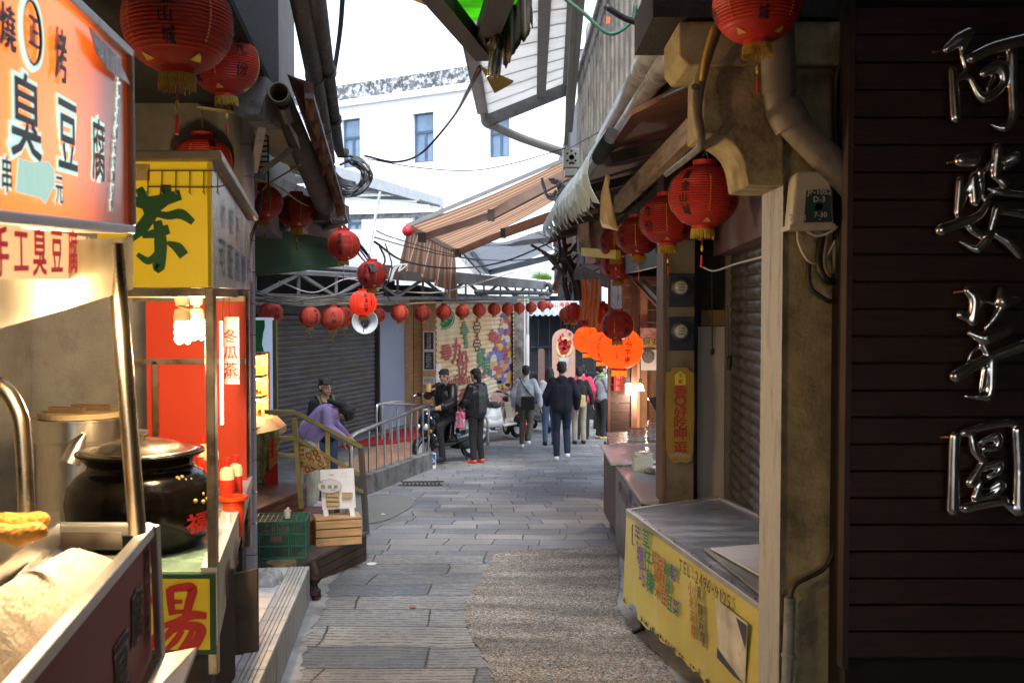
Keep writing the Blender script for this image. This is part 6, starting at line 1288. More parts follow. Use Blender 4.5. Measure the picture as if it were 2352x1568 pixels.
g = MB(); c = onp(1505, 1085, zc); g.lathe([(.05, .0), (.12, .01), (.125, .02), (.09, .025), (.088, .045), (.078, .045), (.075, .015), (0, .01)], c+V((.03, 0, 0)), 28); g.build('pot_rim', steel, label='round steel pot opening set in the food counter', cat='pot', smooth='auto')
g = MB(); c = onp(1519, 1125, zc); g.box(c+V((.02, 0, .07)), (.09, .1, .14)); g.ell(c+V((0, 0, .13)), (.05, .04, .04)); g.build('plastic_bag', mat('whitish_bag', (.62, .62, .64), .25, bump=.8, bscale=20, tl=.3), label='small white plastic bag at the right edge of the steel counter', cat='bag', voxel=.008, smooth_it=3)
g = MB(); a, b = at(1515, 1002, 7.35), at(1527, 1058, 7.35); g.bb(a.x, b.x, 7.35, 7.37, b.z, a.z); g.build('black_box', black, label='narrow black switch box beside the wooden edge of the meter pillar', cat='box')
# ---------------------------------------------------------------- wooden stall at the back right
ws = thing('wooden_stall', 'warmly lit timber snack stall with a dark slatted front panel and posters', 'stall', (1.6, 13, gz(13)))
WDp = 12.2
g = MB(); a, b = at(1398, 840, WDp), at(1459, 840, WDp)
for k in range(17):
    z = gz(12)+.03+k*.115
    if z > 1.0: break
    g.bb(a.x, b.x, WDp, WDp+.03, z, z+.108)
g.build('dark_front', mat('very_dark_wood', (.045, .022, .016), .5, var=.3, scale=4, stretch=(1, 1, 8)), ws)
g = MB(); g.bb(a.x-.01, a.x+.02, WDp-.02, WDp+.04, gz(13), 2.0); g.bb(b.x-.05, b.x+.02, WDp-.03, WDp+.05, gz(13), 2.2); g.build('corner_post', mat('brown_post', (.12, .05, .03), .6), ws)
g = MB()
for k in range(20): z = gz(13)+k*.17; g.bb(1.5, 4.2, 13.6, 13.63, z, z+.163)
g.build('back_boards', mat('lit_brown_boards', (.30, .15, .07), .6, var=.25, scale=4, stretch=(5, 1, 1)), ws)
g = MB(); q = at(1488, 0, 13.2).x; g.bb(q-.09, q, 13.1, 13.2, gz(13), 2.1); q = at(1470, 0, 12.6).x; g.bb(q-.02, q+.02, 12.6, 12.65, gz(13), 1.2); g.build('inner_post', mat('orange_wood', (.42, .20, .09), .6, var=.2), ws)
g = MB(); g.slab([V((1.2, 10.0, 1.9)), V((3.9, 10.0, 1.9)), V((3.9, 14, 2.3)), V((1.0, 14, 2.3))], (0, 0, .04)); g.bb(3.9, 4.0, 8, 14, -1, 2.4); g.build('ceiling', mat('dim_red_ceiling', (.10, .035, .02), .7), ws)
g = MB(); g.bar(at(1440, 610, 11.5), at(1526, 700, 9.0), .05, .05); g.build('rafter', mat('grey_rafter', (.3, .28, .26), .5, .3), ws)
g = MB(); g.bar(at(1436, 620, 11.4), at(1522, 712, 8.9), .05, .02); g.build('orange_underside', mat('orange_paint', (.6, .15, .05), .5), ws)
poster(ws, 1410, 858, 1430, 898, WDp-.02, red, name='red_banner')
g = MB(); 
for i, s in enumerate('有保障'): g.text(s, at(1420, 866+13*i, WDp-.03), X3, Z3, .06)
g.build('banner_lettering', mat('pale_pink', (.6, .35, .35), .5), ws)
poster(ws, 1436, 880, 1451, 906, 12.1, mat('note_white', (.6, .58, .62), .6), name='note')
poster(ws, 1470, 753, 1528, 776, 12.9, mat('floral_poster', (.55, .30, .22), .5, var=.5, scale=14, dirt=(.5, .08, .1), dscale=9, damt=.8), name='floral_poster')
poster(ws, 1470, 777, 1528, 801, 12.9, mat('gold_poster', (.60, .42, .12), .5, var=.06), name='gold_poster')
g = MB(); g.text('錦安行', at(1504, 786, 12.88), X3, Z3, .09, sx=1.2); g.text('九份名產一口酥', at(1500, 796, 12.88), X3, Z3, .03); g.build('poster_lettering', cols['k'], ws)
poster(ws, 1465, 803, 1528, 850, 12.85, mat('pale_menu', (.55, .50, .47), .5, var=.05), name='menu_poster')
g = MB(); c = at(1489, 820, 12.82); g.lathe([(0, 0), (.075, 0), (.08, .004)], c, 24, Matrix.Rotation(R(90), 3, 'X')); g.build('dish_picture', mat('dish_dark', (.12, .10, .09), .5, var=.6, scale=40), ws)
g = MB(); g.text('11', at(1520, 812, 12.83), X3, Z3, .1, bold=.03); g.text('12', at(1520, 832, 12.83), X3, Z3, .1, bold=.03); g.build('menu_lettering', red, ws)
bq = thing('hanging_bulb', 'glowing bulb in a white wire cage hanging on a vertical cord in the wooden stall', 'lamp', at(1470, 892, 12.08))
c = at(1471, 890, 12.08); g = MB(); g.tube([at(1469, 720, 12.08), c+V((0, 0, .1))], .006, 5); g.cap(c+V((0, 0, .06)), c+V((0, 0, .1)), .016, n=8); g.build('cord', black, bq)
g = MB(); g.ell(c, (.03, .03, .036)); g.build('bulb', mat('hot_bulb', (1, .9, .7), .5, emit=(1, .74, .40), estr=30), bq, smooth=True)
g = MB()
for i in range(8): t = i*math.pi/4; g.tube([c+V((.02*math.cos(t), .02*math.sin(t), .05)), c+V((.045*math.cos(t), .045*math.sin(t), -.04))], .003, 4)
g.build('cage', white, bq)
ld = bpy.data.lights.new('stall_bulb', 'POINT'); ld.energy = 10; ld.color = (1, .80, .62); ld.shadow_soft_size = .08; lo = bpy.data.objects.new('stall_bulb', ld); C.objects.link(lo); lo.location = c+V((0, -.1, -.1))
g = MB(); g.slab([at(1488, 915, 11.5), at(1526, 905, 11.5), at(1526, 975, 11.2)], (0, .03, 0)); g.build('screen', mat('tilted_screen', (.06, .08, .10), .1, var=.4, scale=12), label='tilted glass topped display lid leaning inside the wooden stall', cat='display')
g = MB(); P = [at(1518, 838, 11), at(1527, 838, 11), at(1527, 900, 11), at(1519, 905, 11), at(1516, 880, 11), at(1520, 860, 11)]; g.slab(P, (0, .03, 0)); g.build('hanging_bag', mat('white_bag_roll', (.68, .62, .58), .5), label='roll of white bags hanging at the right side of the wooden stall', cat='bags')
# orange cloth strips under the eave
for k, (u0, u1, v1) in enumerate(((1333, 1353, 735), (1354, 1376, 752))):
    g = MB(); n = 8
    for i in range(n+1):
        for j in range(9): u = u0+(u1-u0)*i/n+3*math.sin(j*.5+k); v = 642+k*0+(v1-642)*j/8; g.v.append(at(u, v, 9.6+.02*math.sin(i*1.9)))
    for i in range(n):
        for j in range(8): g.f.append((i*9+j, i*9+9+j, i*9+10+j, i*9+j+1))
    g.build('hanging_cloth', mat('dull_orange_cloth', (.55, .16, .06), .8, var=.2, scale=6, tl=.3), label=('shorter' if k == 0 else 'longer right hand')+' orange cloth strip hanging from the right eave above the lanterns', cat='cloth', smooth=True)
# ================================================================ LANTERNS (unit diameter prototypes)
RH = .435      # half height of the body
def lr(z): return .5*(max(0, 1-abs(z/RH*.93)**2.15))**.5
def ribbed(nr=24, seg=48):
    pr = []
    for i in range(nr):
        for t, k in ((0, .985), (.5, 1.012)):
            z = -RH+2*RH*(i+t)/nr; pr.append((max(.17, lr(z))*k, z))
    pr.append((.17, RH)); return pr
def sph(mb, st, th, zc, h, bold, off=1.03, sx=1):
    vs, fs = tmesh(st, 0)
    bm = bmesh.new(); vv = [bm.verts.new((x, y, 0)) for x, y in vs]
    for f in fs:
        try: bm.faces.new([vv[i] for i in f])
        except ValueError: pass
    bmesh.ops.triangulate(bm, faces=bm.faces); bmesh.ops.subdivide_edges(bm, edges=[e for e in bm.edges if e.calc_length() > .12], cuts=1); bmesh.ops.triangulate(bm, faces=bm.faces)
    bm.verts.index_update(); out = []
    for v in bm.verts:
        z = zc+v.co.y*h; r = lr(z)*off; a = th+v.co.x*h*sx/.5
        out.append(V((r*math.sin(a), -r*math.cos(a), z)))
    fc_ = [tuple(x.index for x in f.verts) for f in bm.faces]; mb.add(out, fc_); mb.add([V((p.x+.006*math.cos(th), p.y+.006*math.sin(th), p.z+.004))*1.001 for p in out], fc_); bm.free()
lm_red = mat('lantern_red', (.54, .035, .02), .5, var=.12, scale=3, dirt=(.26, .04, .03), dscale=3, damt=.7, tl=.25)
lm_dusty = mat('lantern_dusty_red', (.66, .075, .04), .65, var=.12, scale=3, dirt=(.5, .16, .12), dscale=5, damt=.5, tl=.25)
lm_orange = mat('lantern_lit_orange', (.85, .13, .02), .6, var=.05, emit=(1, .11, .014), estr=.14, tl=.75)
lm_bright = mat('lantern_bright_red', (.8, .06, .025), .5, var=.06, tl=.3, emit=(1, .05, .01), estr=.10)
for m_ in (lm_red, lm_dusty):      # every paper shade has faded differently
    n = m_.node_tree.nodes; k_ = m_.node_tree.links; oi = n.new('ShaderNodeObjectInfo'); mr_2 = n.new('ShaderNodeMapRange'); mr_2.inputs[3].default_value = .62; mr_2.inputs[4].default_value = 1.1; k_.new(oi.outputs['Random'], mr_2.inputs[0])
    b_ = n['Principled BSDF']; src = b_.inputs['Base Color'].links[0].from_socket; vm = n.new('ShaderNodeVectorMath'); vm.operation = 'SCALE'; k_.new(src, vm.inputs[0]); k_.new(mr_2.outputs[0], vm.inputs['Scale']); k_.new(vm.outputs[0], b_.inputs['Base Color'])
lcol = mat('lantern_collar', (.5, .02, .01), .5); lgold = mat('gold_trim', (.75, .5, .06), .35, .5); lfr = mat('yellow_fringe', (.42, .28, .03), .7, var=.3, scale=40)
ltx = mat('lantern_ink', (.008, .006, .006), .7)
def lantern(name, label, shade, texts, tassel=True, fringe=lfr, gold=True, group=None):
    t = thing(name, label, 'lantern', (0, 0, 0), group=group); T_ = dict(local=True)
    g = MB(); g.lathe(ribbed(), n=48); g.build('shade', shade, t, smooth='auto', local=True)
    g = MB(); g.lathe([(.175, RH-.01), (.18, RH+.075), (.165, RH+.075), (.165, RH)], n=28); g.lathe([(.16, -RH+.01), (.16, -RH-.06), (.15, -RH-.06), (.15, -RH)], n=28); g.build('collar', lcol, t, smooth='auto', local=True)
    g = MB(); rr = random.Random(3)
    for i in range(44):
        a = i*math.pi/22; r = .158; L = .13*rr.uniform(.7, 1.15)
        p = V((r*math.cos(a), r*math.sin(a), -RH-.05)); q = V(((r+rr.uniform(-.01, .02))*math.cos(a+.05), (r+.01)*math.sin(a+.05), -RH-.05-L)); g.tube([p, p.lerp(q, .5), q], [.011, .011, .007], 4)
    g.build('fringe', fringe, t, local=True)
    if gold:
        g = MB()
        for k in range(4):
            a = k*math.pi/2+math.pi/4
            for j in range(17):
                z = -.24+j*.03; r = lr(z)*1.035; g.box((r*math.sin(a), -r*math.cos(a), z), (.012, .008, .017), rz=a)
        g.build('gold_dashes', lgold, t, local=True)
        g = MB()
        for k in range(4):
            a = k*math.pi/2+math.pi/4
            pts = []
            for da, z in ((-.2, -.40), (-.03, -.345), (.08, -.365), (.22, -.40)): r = lr(z)*1.04+.004; pts.append(V((r*math.sin(a+da), -r*math.cos(a+da), z)))
            g.poly(pts)
        g.build('gold_foil', lgold, t, local=True)
    g = MB()
    for k, s in enumerate(texts):
        a = k*2*math.pi/len(texts); n = len(s); h = {2: .21, 3: .19, 4: .155}[n]; z0 = (n-1)/2*h*1.12+.0
        if n == 2: z0 = .15; 
        for i, ch in enumerate(s): sph(g, ch, a + (.03 if i % 2 else -.02), z0-i*(.29 if n == 2 else h*1.08), h, .03, sx=.95)
    g.build('lettering', ltx, t, local=True)
    g = MB(); g.tube([(-.1, 0, RH+.07), (0, 0, RH+.22), (.1, 0, RH+.07)], .008, 5); g.tube([(0, 0, RH+.2), (0, 0, RH+.42)], .006, 5); g.build('hanger', wire_g, t, local=True)
    if tassel:
        g = MB(); g.tube([(0, 0, -RH-.05), (0, 0, -RH-.30)], .006, 5); g.tube([(0, 0, -RH-.42), (0, 0, -RH-.60)], [.014, .02], 6); o = g.build('tassel', lcol, t, local=True)
        g = MB(); g.ell((0, 0, -RH-.33), (.022, .022, .05), n=8, k=6); o2 = g.build('tassel_knot', lgold, o, local=True)
    return t
TX = ['九份', '黃金山城', '九份', '黃金山城']
PR = lantern('paper_lantern', 'x', lm_red, TX)
PD_ = lantern('paper_lantern', 'x', lm_dusty, TX)
PB = lantern('paper_lantern', 'x', lm_bright, TX)
PO = lantern('paper_lantern', 'x', lm_orange, ['九份芋圓'[0:4], '阿婆', '九份芋圓', '賴阿婆'], tassel=False, fringe=mat('lit_fringe', (.8, .35, .04), .6, emit=(1, .3, .02), estr=.15), gold=False)
def hang(proto, u, v, px, d, rot, label, group, first=[set()]):
    c = at(u, v, d); s = px*d/FPX; a0 = math.atan2(-c.x, d)       # facing back to the viewer
    loc = c
    if id(proto) not in first[0]: first[0].add(id(proto)); t = proto; t.location = loc; t.rotation_euler = (random.uniform(-.03, .03), random.uniform(-.04, .04), rot); t.scale = (s,)*3; t['label'] = label; t['group'] = group
    else: t = dup(proto, loc, rot, s, label, group); t.rotation_euler = (random.uniform(-.03, .03), random.uniform(-.04, .04), rot)
    return t
G1, G2, G3 = 'big red lanterns under the left eaves', 'big red lanterns under the right eaves', 'row of small red lanterns under the lattice truss'
q45, q90 = math.pi/4, math.pi/2
hang(PR, 408, 55, 243, 3.4, -q90+.12, 'largest red lantern, cut by the top edge above the tea cart', G1)
hang(PR, 517, 148, 152, 5.0, .55+.2, 'red lantern tucked behind the largest one at the upper left', G1)
hang(PR, 465, 375, 135, 6.2, -.9, 'red lantern mostly hidden behind the roof of the tea cart', G1)
hang(PR, 548, 438, 84, 7.0, .3, 'red lantern half hidden by the right edge of the tea cart roof', G1)
hang(PR, 607, 465, 84, 8.1, -q90-.2, 'whole red lantern just right of the tea cart roof', G1)
hang(PR, 681, 485, 86, 9.2, -q90-.35, 'red lantern directly below the torn end of the left awning', G1)
hang(PR, 789, 563, 76, 10.4, -q90-.1, 'red lantern in front of the right end of the dark green board', G1)
hang(PR, 854, 630, 69, 11.6, -q90-.35, 'red lantern hanging between the green board and the glowing red one below it', G1)
hang(PB, 834, 696, 64, 12.6, -q90+.35, 'brightest red lantern, hanging in front of the loudspeaker horn', G1)
hang(PR, 1738, 8, 196, 3.05, -q90-.1, 'big red lantern cut by the top edge above the concrete pillar', G2)
hang(PR, 1617, 450, 157, 5.3, .78, 'nearest complete red lantern under the right eave, beside the curved corbel', G2)
hang(PR, 1532, 505, 123, 6.6, -.75-.2, 'second red lantern of the right eave, left of the nearest one', G2)
hang(PR, 1464, 542, 97, 8.0, -1.0, 'third red lantern of the right eave', G2)
hang(PR, 1415, 556, 80, 9.2, -1.0, 'fourth red lantern of the right eave, just below the frayed translucent sheet', G2)
hang(PR, 1419, 608, 78, 10.4, .75, 'small dark red lantern hanging lowest below the right row, left of the meters', G2)
hang(PR, 1418, 747, 74, 10.6, .5, 'unlit dark red lantern overlapping the glowing orange lanterns', G2)
for u, v, px, d, r, lb in ((1380, 722, 60, 12.6, .4, 'dim red lantern right behind the orange cloth strips'), (1318, 718, 46, 13.8, .9, 'dim red lantern left of the orange cloth strips'), (1303, 722, 38, 15.0, 0, 'smallest dim red lantern at the left end of the right hand cluster'), (1345, 735, 46, 14.2, .3, 'dim red lantern peeping out below the orange cloth strips')):
    hang(PR, u, v, px, d, r, lb, G2)
G4 = 'glowing orange lanterns in front of the wooden stall'
hang(PO, 1424, 800, 104, 11.4, .25, 'largest glowing orange lantern, partly behind the dark red one', G4)
hang(PO, 1349, 780, 66, 13.0, .2, 'leftmost glowing orange lantern', G4)
hang(PO, 1383, 795, 74, 12.4, -q90-.1, 'middle glowing orange lantern between its two neighbours', G4)
for (u, v, d, e) in ((1424, 800, 11.4, 7), (1349, 780, 13, 4), (1383, 795, 12.4, 4)):
    ld = bpy.data.lights.new('lantern_light', 'POINT'); ld.energy = e*.17; ld.color = (1, .60, .35); ld.shadow_soft_size = .05; lo = bpy.data.objects.new('lantern_light', ld); C.objects.link(lo); c = at(u, v, d); lo.location = c
row = ((622, 718, 55, .8), (711, 726, 50, -q90+.9), (764, 729, 57, .25), (789, 725, 48, .8), (868, 722, 36, .9), (918, 718, 41, -q90+.9), (970, 718, 39, -q90+.9), (1019, 715, 37, -q90+1), (1062, 714, 33, .9), (1101, 711, 32, .9), (1135, 709, 30, -q90+1), (1166, 708, 28, .8), (1193, 706, 26, -q90+.8), (1220, 705, 26, .9), (1246, 700, 25, .8), (1263, 701, 16, .8))
nmr = ['leftmost lantern of the small row, in front of the pale map board', 'second from the left of the small row, in front of the dark shutter', 'third and widest of the small row, showing two characters', 'lantern of the small row half hidden behind the third one', 'lantern of the small row hidden behind the loudspeaker horn', 'lantern of the small row in front of the white pilaster', 'lantern of the small row in front of the pine boards', 'lantern of the small row overlapping the round green sign',
       'first lantern right of the round green sign', 'second lantern right of the round green sign', 'third lantern right of the round green sign', 'fourth lantern right of the round green sign', 'lantern of the small row in front of the grey concrete post', 'lantern of the small row just right of the sticker pole', 'second from the right end of the small row', 'small lantern at the right end of the row, half behind the white sign']
for (u, v, px, r), lb in zip(row, nmr): hang(PD_, u, v+1, px, tu(u)+(.5 if 'hidden' in lb else 0), r, lb, G3)
# loudspeaker horn
hc = at(838, 738, 13.3); t = thing('loudspeaker', 'round grey loudspeaker horn hanging behind the brightest lantern', 'loudspeaker', hc)
Mh = Matrix.Rotation(R(82), 3, 'X') @ Matrix.Rotation(R(8), 3, 'Y')
g = MB(); g.lathe([(.172, .0), (.172, .012), (.165, .012), (.13, -.05), (.08, -.12), (.05, -.17), (.045, -.25), (0, -.25)], hc, 36, Mh, False); g.build('horn', mat('horn_grey', (.62, .68, .74), .4, var=.1), t, smooth='auto')
g = MB(); g.lathe([(.174, .0), (.180, .006), (.174, .016)], hc, 36, Mh, False); g.build('rim', black, t, smooth=True)
g = MB(); g.lathe([(0, -.03), (.03, -.05), (.05, -.14)], hc, 20, Mh, False); g.build('throat', black, t, smooth=True)
g = MB(); g.tube([hc+V((.12, .1, .1)), hc+V((.14, .1, .5))], .01, 6); g.build('hanger_rod', dark, t)
# ================================================================ OVERHEAD
# --- unseen roof and walls around the camera, shaped to keep light to the front
pa = thing('unseen_passage', 'unseen dark passage the view is taken from, shaped to let light in from ahead', 'building', (0, -1, 0))
g = MB(); g.bb(-6, 6, -7, 3.15, 3.0, 3.2); g.build('ceiling', conc_d, pa)
g = MB(); g.bb(-3.6, -3.4, -7, 6.0, -.6, 3.2); g.build('wall', conc_d, pa); g = MB(); g.bb(3.0, 3.2, -7, 3.4, -.5, 4.2); g.build('wall', conc_d, pa)
g = MB(); g.bb(-3.6, -2.2, -7.2, -7, -.5, 3.2); g.bb(1.6, 3.2, -7.2, -7, -.5, 3.2); g.bb(-2.2, 1.6, -7.2, -7, 2.5, 3.2); g.build('wall', conc_d, pa)  # opening left in the unseen end wall to admit soft fill light
# --- left upper storey block
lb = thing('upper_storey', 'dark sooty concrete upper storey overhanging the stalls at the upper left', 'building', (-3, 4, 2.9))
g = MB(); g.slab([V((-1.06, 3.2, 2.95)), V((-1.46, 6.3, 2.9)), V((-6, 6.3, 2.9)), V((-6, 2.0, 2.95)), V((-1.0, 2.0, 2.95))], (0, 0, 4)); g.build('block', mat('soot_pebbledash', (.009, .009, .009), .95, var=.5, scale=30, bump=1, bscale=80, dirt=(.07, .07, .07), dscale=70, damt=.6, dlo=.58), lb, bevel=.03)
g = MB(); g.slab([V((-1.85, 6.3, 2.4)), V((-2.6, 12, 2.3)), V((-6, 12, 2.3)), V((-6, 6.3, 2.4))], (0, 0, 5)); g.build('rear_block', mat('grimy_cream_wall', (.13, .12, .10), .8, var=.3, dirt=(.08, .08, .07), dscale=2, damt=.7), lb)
g = MB(); a = at(500, 300, 6.4)
for k in range(9): p = at(590+0*k, 300+12*k, 7.0); g.bar(V((-2.15, 7.0, p.z)), V((-1.7, 7.0, p.z)), .012)
for k in range(5): x = -2.1+.1*k; g.bar(V((x, 6.98, 2.35)), V((x, 6.98, 2.95)), .01)
g.build('window_grille', dark, lb)
g = MB()
for k in range(12): p, q = at(355+12*k*.9, 165, 6.6), at(352+12*k*.9, 395, 6.6); g.bar(p, q, .012)
for v in (166, 302): g.tube(smoothpts([at(305, v, 6.55), at(350, v, 6.5), at(395, v+14, 6.8)]), .012, 6)
g.build('window_cage', dark, lb)
g = MB(); g.slab([at(305, 160, 7.3), at(395, 172, 7.3), at(395, 400, 7.3), at(305, 400, 7.3)], (0, .05, 0)); g.build('shaded_window', mat('dim_mauve', (.16, .12, .12), .6, var=.2), lb)
g = MB(); c0 = V((-1.6, 5.6, 2.62)); g.slab([at(520, 185, 5.6), at(610, 175, 5.6), at(610, 215, 5.6), at(596, 262, 5.6), at(540, 262, 5.6)], (0, .5, 0)); g.build('corbel', mat('bracket_concrete', (.16, .16, .165), .85, var=.4, bump=.6, dirt=(.04, .04, .04), dscale=8, damt=.7), lb)
# corrugated cream roof sheet strip beside block
g = MB(); n = 26
for i in range(n+1):
    y = 6.2+.14*i; z = .012*math.sin(i*2.2); g.v += [V((-1.95, y, 2.86+z)), V((-1.48-.07*(y-6.2), y, 2.80+z))]
for i in range(n): g.f.append((2*i, 2*i+2, 2*i+3, 2*i+1))
g.build('corrugated_eave', mat('cream_corrugated', (.42, .36, .20), .6, var=.2), label='cream corrugated eave strip under the left upper storey', cat='eave', solid=.01)
# pale plastic gutter sheet
g = MB(); n = 16
for i in range(n+1):
    t = i/n; p = at(652+98*t**1.3, 120+285*t, 6.0+4.0*t); 
    for j in range(7): a = j/6; g.v.append(p+V((-.34+.42*a+.0, 0, .34*math.cos(a*2.2)-.30)))
for i in range(n):
    for j in range(6): g.f.append((i*7+j, i*7+7+j, i*7+8+j, i*7+j+1))
g.build('plastic_gutter', mat('pale_green_plastic', (.50, .58, .54), .3, var=.2, scale=3, stretch=(3, .5, 3), dirt=(.2, .24, .22), dscale=3, damt=.6, tl=.3), label='pale greenish translucent gutter sheet curving down the left eave', cat='gutter', smooth=True, solid=.008)
for k, (off, lb_) in enumerate(((0, 'left of two mould blackened drain pipes slanting down the sky gap'), (1, 'right of two mould blackened drain pipes slanting down the sky gap'))):
    a, b = ((686, -30), (756, 362)) if k == 0 else ((722, -30), (777, 338))
    e = ((757, 372), (770, 366)) if k == 0 else ((782, 352), (800, 352))
    g = MB(); g.tube([at(*a, 4.7), at(*b, 9.4+.2*k)] + [at(q[0], q[1], 9.5+.2*k) for q in e[:1 if k == 0 else 2]], [.055, .055, .052] if k == 0 else [.05, .05, .05, .045], 14)
    p0, p1 = at(*a, 4.7), at(*b, 9.4)
    for t in (.35, .7): p = p0.lerp(p1, t); q = p0.lerp(p1, t+.012); g.tube([p, q], .062, 14)
    g.build('drain_pipe', pvc_d, label=lb_, cat='pipe', smooth='auto', group='twin drain pipes of the left eave')
# rolled awning tube with torn fabric, brackets
ra_ = thing('rolled_awning', 'rolled up brown awning tube with torn orange edged fabric slanting under the left eave', 'awning', at(690, 350, 7.5))
g = MB(); p0, p1 = at(640, 212, 5.6), at(745, 470, 9.2); g.tube([p0, p0.lerp(p1, .3), p1], [.058, .075, .095], 20, cap=False); g.build('fabric_roll', mat('brown_fabric_roll', (.075, .058, .045), .85, var=.4, scale=8), ra_, smooth='auto', solid=.008)
g = MB(); g.tube([p0+V((.01, .05, -.05)), p0.lerp(p1, .1)+V((.01, 0, -.05))], .04, 10, False); g.build('inner_tube', dark, ra_, smooth='auto')
g = MB(); n = 40; rr = random.Random(6)
for i in range(n+1):
    t = i/n; p = p0.lerp(p1, t); sw = .05*math.sin(i*1.3)
    h = .12+rr.uniform(-.04, .06); g.v += [p+V((.05, 0, .10)), p+V((.14+sw, 0, .05+sw*.5)), p+V((.16+sw*.6, 0, .02-h))]
for i in range(n): g.f += [(3*i, 3*i+3, 3*i+4, 3*i+1), (3*i+1, 3*i+4, 3*i+5, 3*i+2)]
g.build('torn_fabric', mat('torn_red_fabric', (.10, .035, .02), .7, var=.5, scale=12, dirt=(.34, .13, .03), dscale=6, damt=.9, dlo=.52, tl=.2), ra_, smooth=True, solid=.004)
g = MB(); g.bar(p0+V((.17, 0, -.02)), p1+V((.16, 0, -.0)), .05, .03); g.build('front_bar', mat('mauve_bar', (.12, .09, .09), .5, .3), ra_)
for k, (a, b, da, db) in enumerate((((606, 262), (582, 392), 5.9, 6.6), ((672, 340), (600, 395), 6.7, 6.6))):
    g = MB(); g.bar(at(*a, da), at(*b, db), .052, .035); g.build('bracket_arm', mat('white_powder_coat', (.36, .34, .36), .45, .2, var=.2, dirt=(.15, .13, .12), dscale=8), ra_)
g = MB()
for i in range(6): g.box(at(738+2*i, 478+4*i, 9.3), (.35, .05, .02), m=Euler((0, .12, .05*i)).to_matrix())
g.build('end_slats', mat('violet_slats', (.25, .24, .30), .5), ra_)
g = MB(); g.bar(at(690, 498, 9.4), at(745, 492, 9.2), .14, .12); g.build('end_block', mat('dark_maroon', (.05, .03, .03), .7), ra_)
# back wall of dark stuff under left eave + cables
g = MB(); g.slab([at(575, 380, 10.5), at(795, 470, 10.5), at(795, 500, 10.5), at(575, 500, 10.5)], (0, .2, 0)); g.build('eave_box', mat('dim_galv', (.11, .11, .12), .7, .2, var=.4), label='dim galvanised eave box between the rolled awning and the green board', cat='eave')
g = MB(); g.tube(smoothpts([at(640, 500, 10.2), at(700, 478, 10), at(760, 500, 10), at(770, 520, 10)]), .14, 12); g.build('vent_duct', mat('duct_black', (.05, .055, .06), .4, .4), label='curved dark ventilation duct above the green board', cat='duct', smooth=True)
gb = thing('green_board', 'long dark green painted board with rusty top edge under the left eave', 'board', at(680, 600, 10.8))
g = MB(); g.slab([at(575, 512, 10.0), at(792, 545, 11.2), at(790, 610, 11.2), at(575, 636, 10.0)], (0, .05, 0)); g.build('board', mat('dull_green_board', (.028, .085, .045), .7, var=.25, scale=3, stretch=(1, 1, 3), dirt=(.03, .04, .02), dscale=2.5, damt=.6), gb)
g = MB(); g.bar(at(575, 500, 9.98), at(792, 540, 11.1), .04, .14); g.build('rusty_edge', mat('rust_white_edge', (.16, .13, .12), .7, var=.4, scale=6, dirt=(.5, .45, .4), dscale=6, damt=.8, dlo=.55), gb)
# --- top-centre tarp canopy
tc2 = thing('tarp_canopy', 'bright green tarpaulin stretched on dark beams at the top centre', 'canopy', at(1120, 60, 4))
g = MB(); g.slab([at(925, -20, 3.6), at(1035, 33, 4.3), at(1105, 52, 4.6), at(1185, 20, 4.2), at(1195, -40, 3.4)], (0, 0, .006)); g.build('tarp', mat('lit_green_tarp', (.16, .55, .02), .5, var=.4, scale=5, tl=.75), tc2)
g = MB(); g.slab([at(900, -18, 3.55), at(1045, 40, 4.34), at(1050, 32, 4.33), at(925, -28, 3.5)], (0, 0, .01)); g.build('yellow_hem', mat('amber_hem', (.45, .28, .05), .6), tc2)
g = MB(); g.bar(at(985, -30, 3.3), at(1112, 125, 4.45), .075, .06); g.build('beam', mat('tar_black_beam', (.007, .006, .007), .6, var=.4), tc2)
g = MB(); g.bar(at(1160, -40, 3.4), at(1105, 115, 4.4), .09, .06); g.build('beam', mat('dark_brown_beam', (.012, .010, .009), .6, var=.4), tc2)
rr = random.Random(11)
def rag(u0, u1, vt, vb, d, m, label, amp=12, n=16, lean=0):
    g = MB()
    for i in range(n+1):
        t = i/n; bot = vb(t)+rr.uniform(-amp, amp); top = vt(t); wv = .05*math.sin(t*19)
        for j in range(7): s = j/6; g.v.append(at(u0+(u1-u0)*t+lean*s, top+(bot-top)*s, d+wv*s+.03*math.sin(t*41)))
    for i in range(n):
        for j in range(6): g.f.append((i*7+j, i*7+7+j, i*7+8+j, i*7+j+1))
    return g.build('torn_tarp', m, label=label, cat='tarp', smooth=True, solid=.004)
rt_ = mat('dark_torn_tarp', (.028, .022, .012), .6, var=.6, scale=6, dirt=(.14, .11, .02), dscale=3, damt=.8, dlo=.55)
rag(1155, 1222, lambda t: -20, lambda t: 150-95*t if t > .3 else 150-20*t, 4.25, rt_, 'torn black tarp rags hanging at the top centre right of the beams')
rag(1112, 1218, lambda t: -30, lambda t: (95+90*t if t < .45 else 150-150*(t-.45)), 4.05, rt_, 'widest torn black tarp sheet hanging in front of the rags at the top centre', 10, 22)
rag(1082, 1116, lambda t: 98, lambda t: 132, 4.4, rt_, 'small black tarp scrap at the left tip of the dark beams', 5, 8)
fo_ = mat('silver_foil_film', (.55, .58, .62), .18, .6, var=.3, scale=6, bump=1, bscale=22)
rag(1135, 1165, lambda t: 30+0*t, lambda t: 178, 4.3, fo_, 'crinkled silver film strip hanging between the tarp rags', 6, 10, -18)
g = MB(); g.slab([at(1103, 152, 4.35), at(1180, 186, 4.3), at(1176, 191, 4.3), at(1136, 214, 4.35)], (0, .01, 0)); g.build('torn_tarp', mat('olive_tarp', (.10, .085, .015), .5, var=.5, scale=8), label='olive yellow tarp corner hanging lowest at the top centre', cat='tarp', solid=.004)
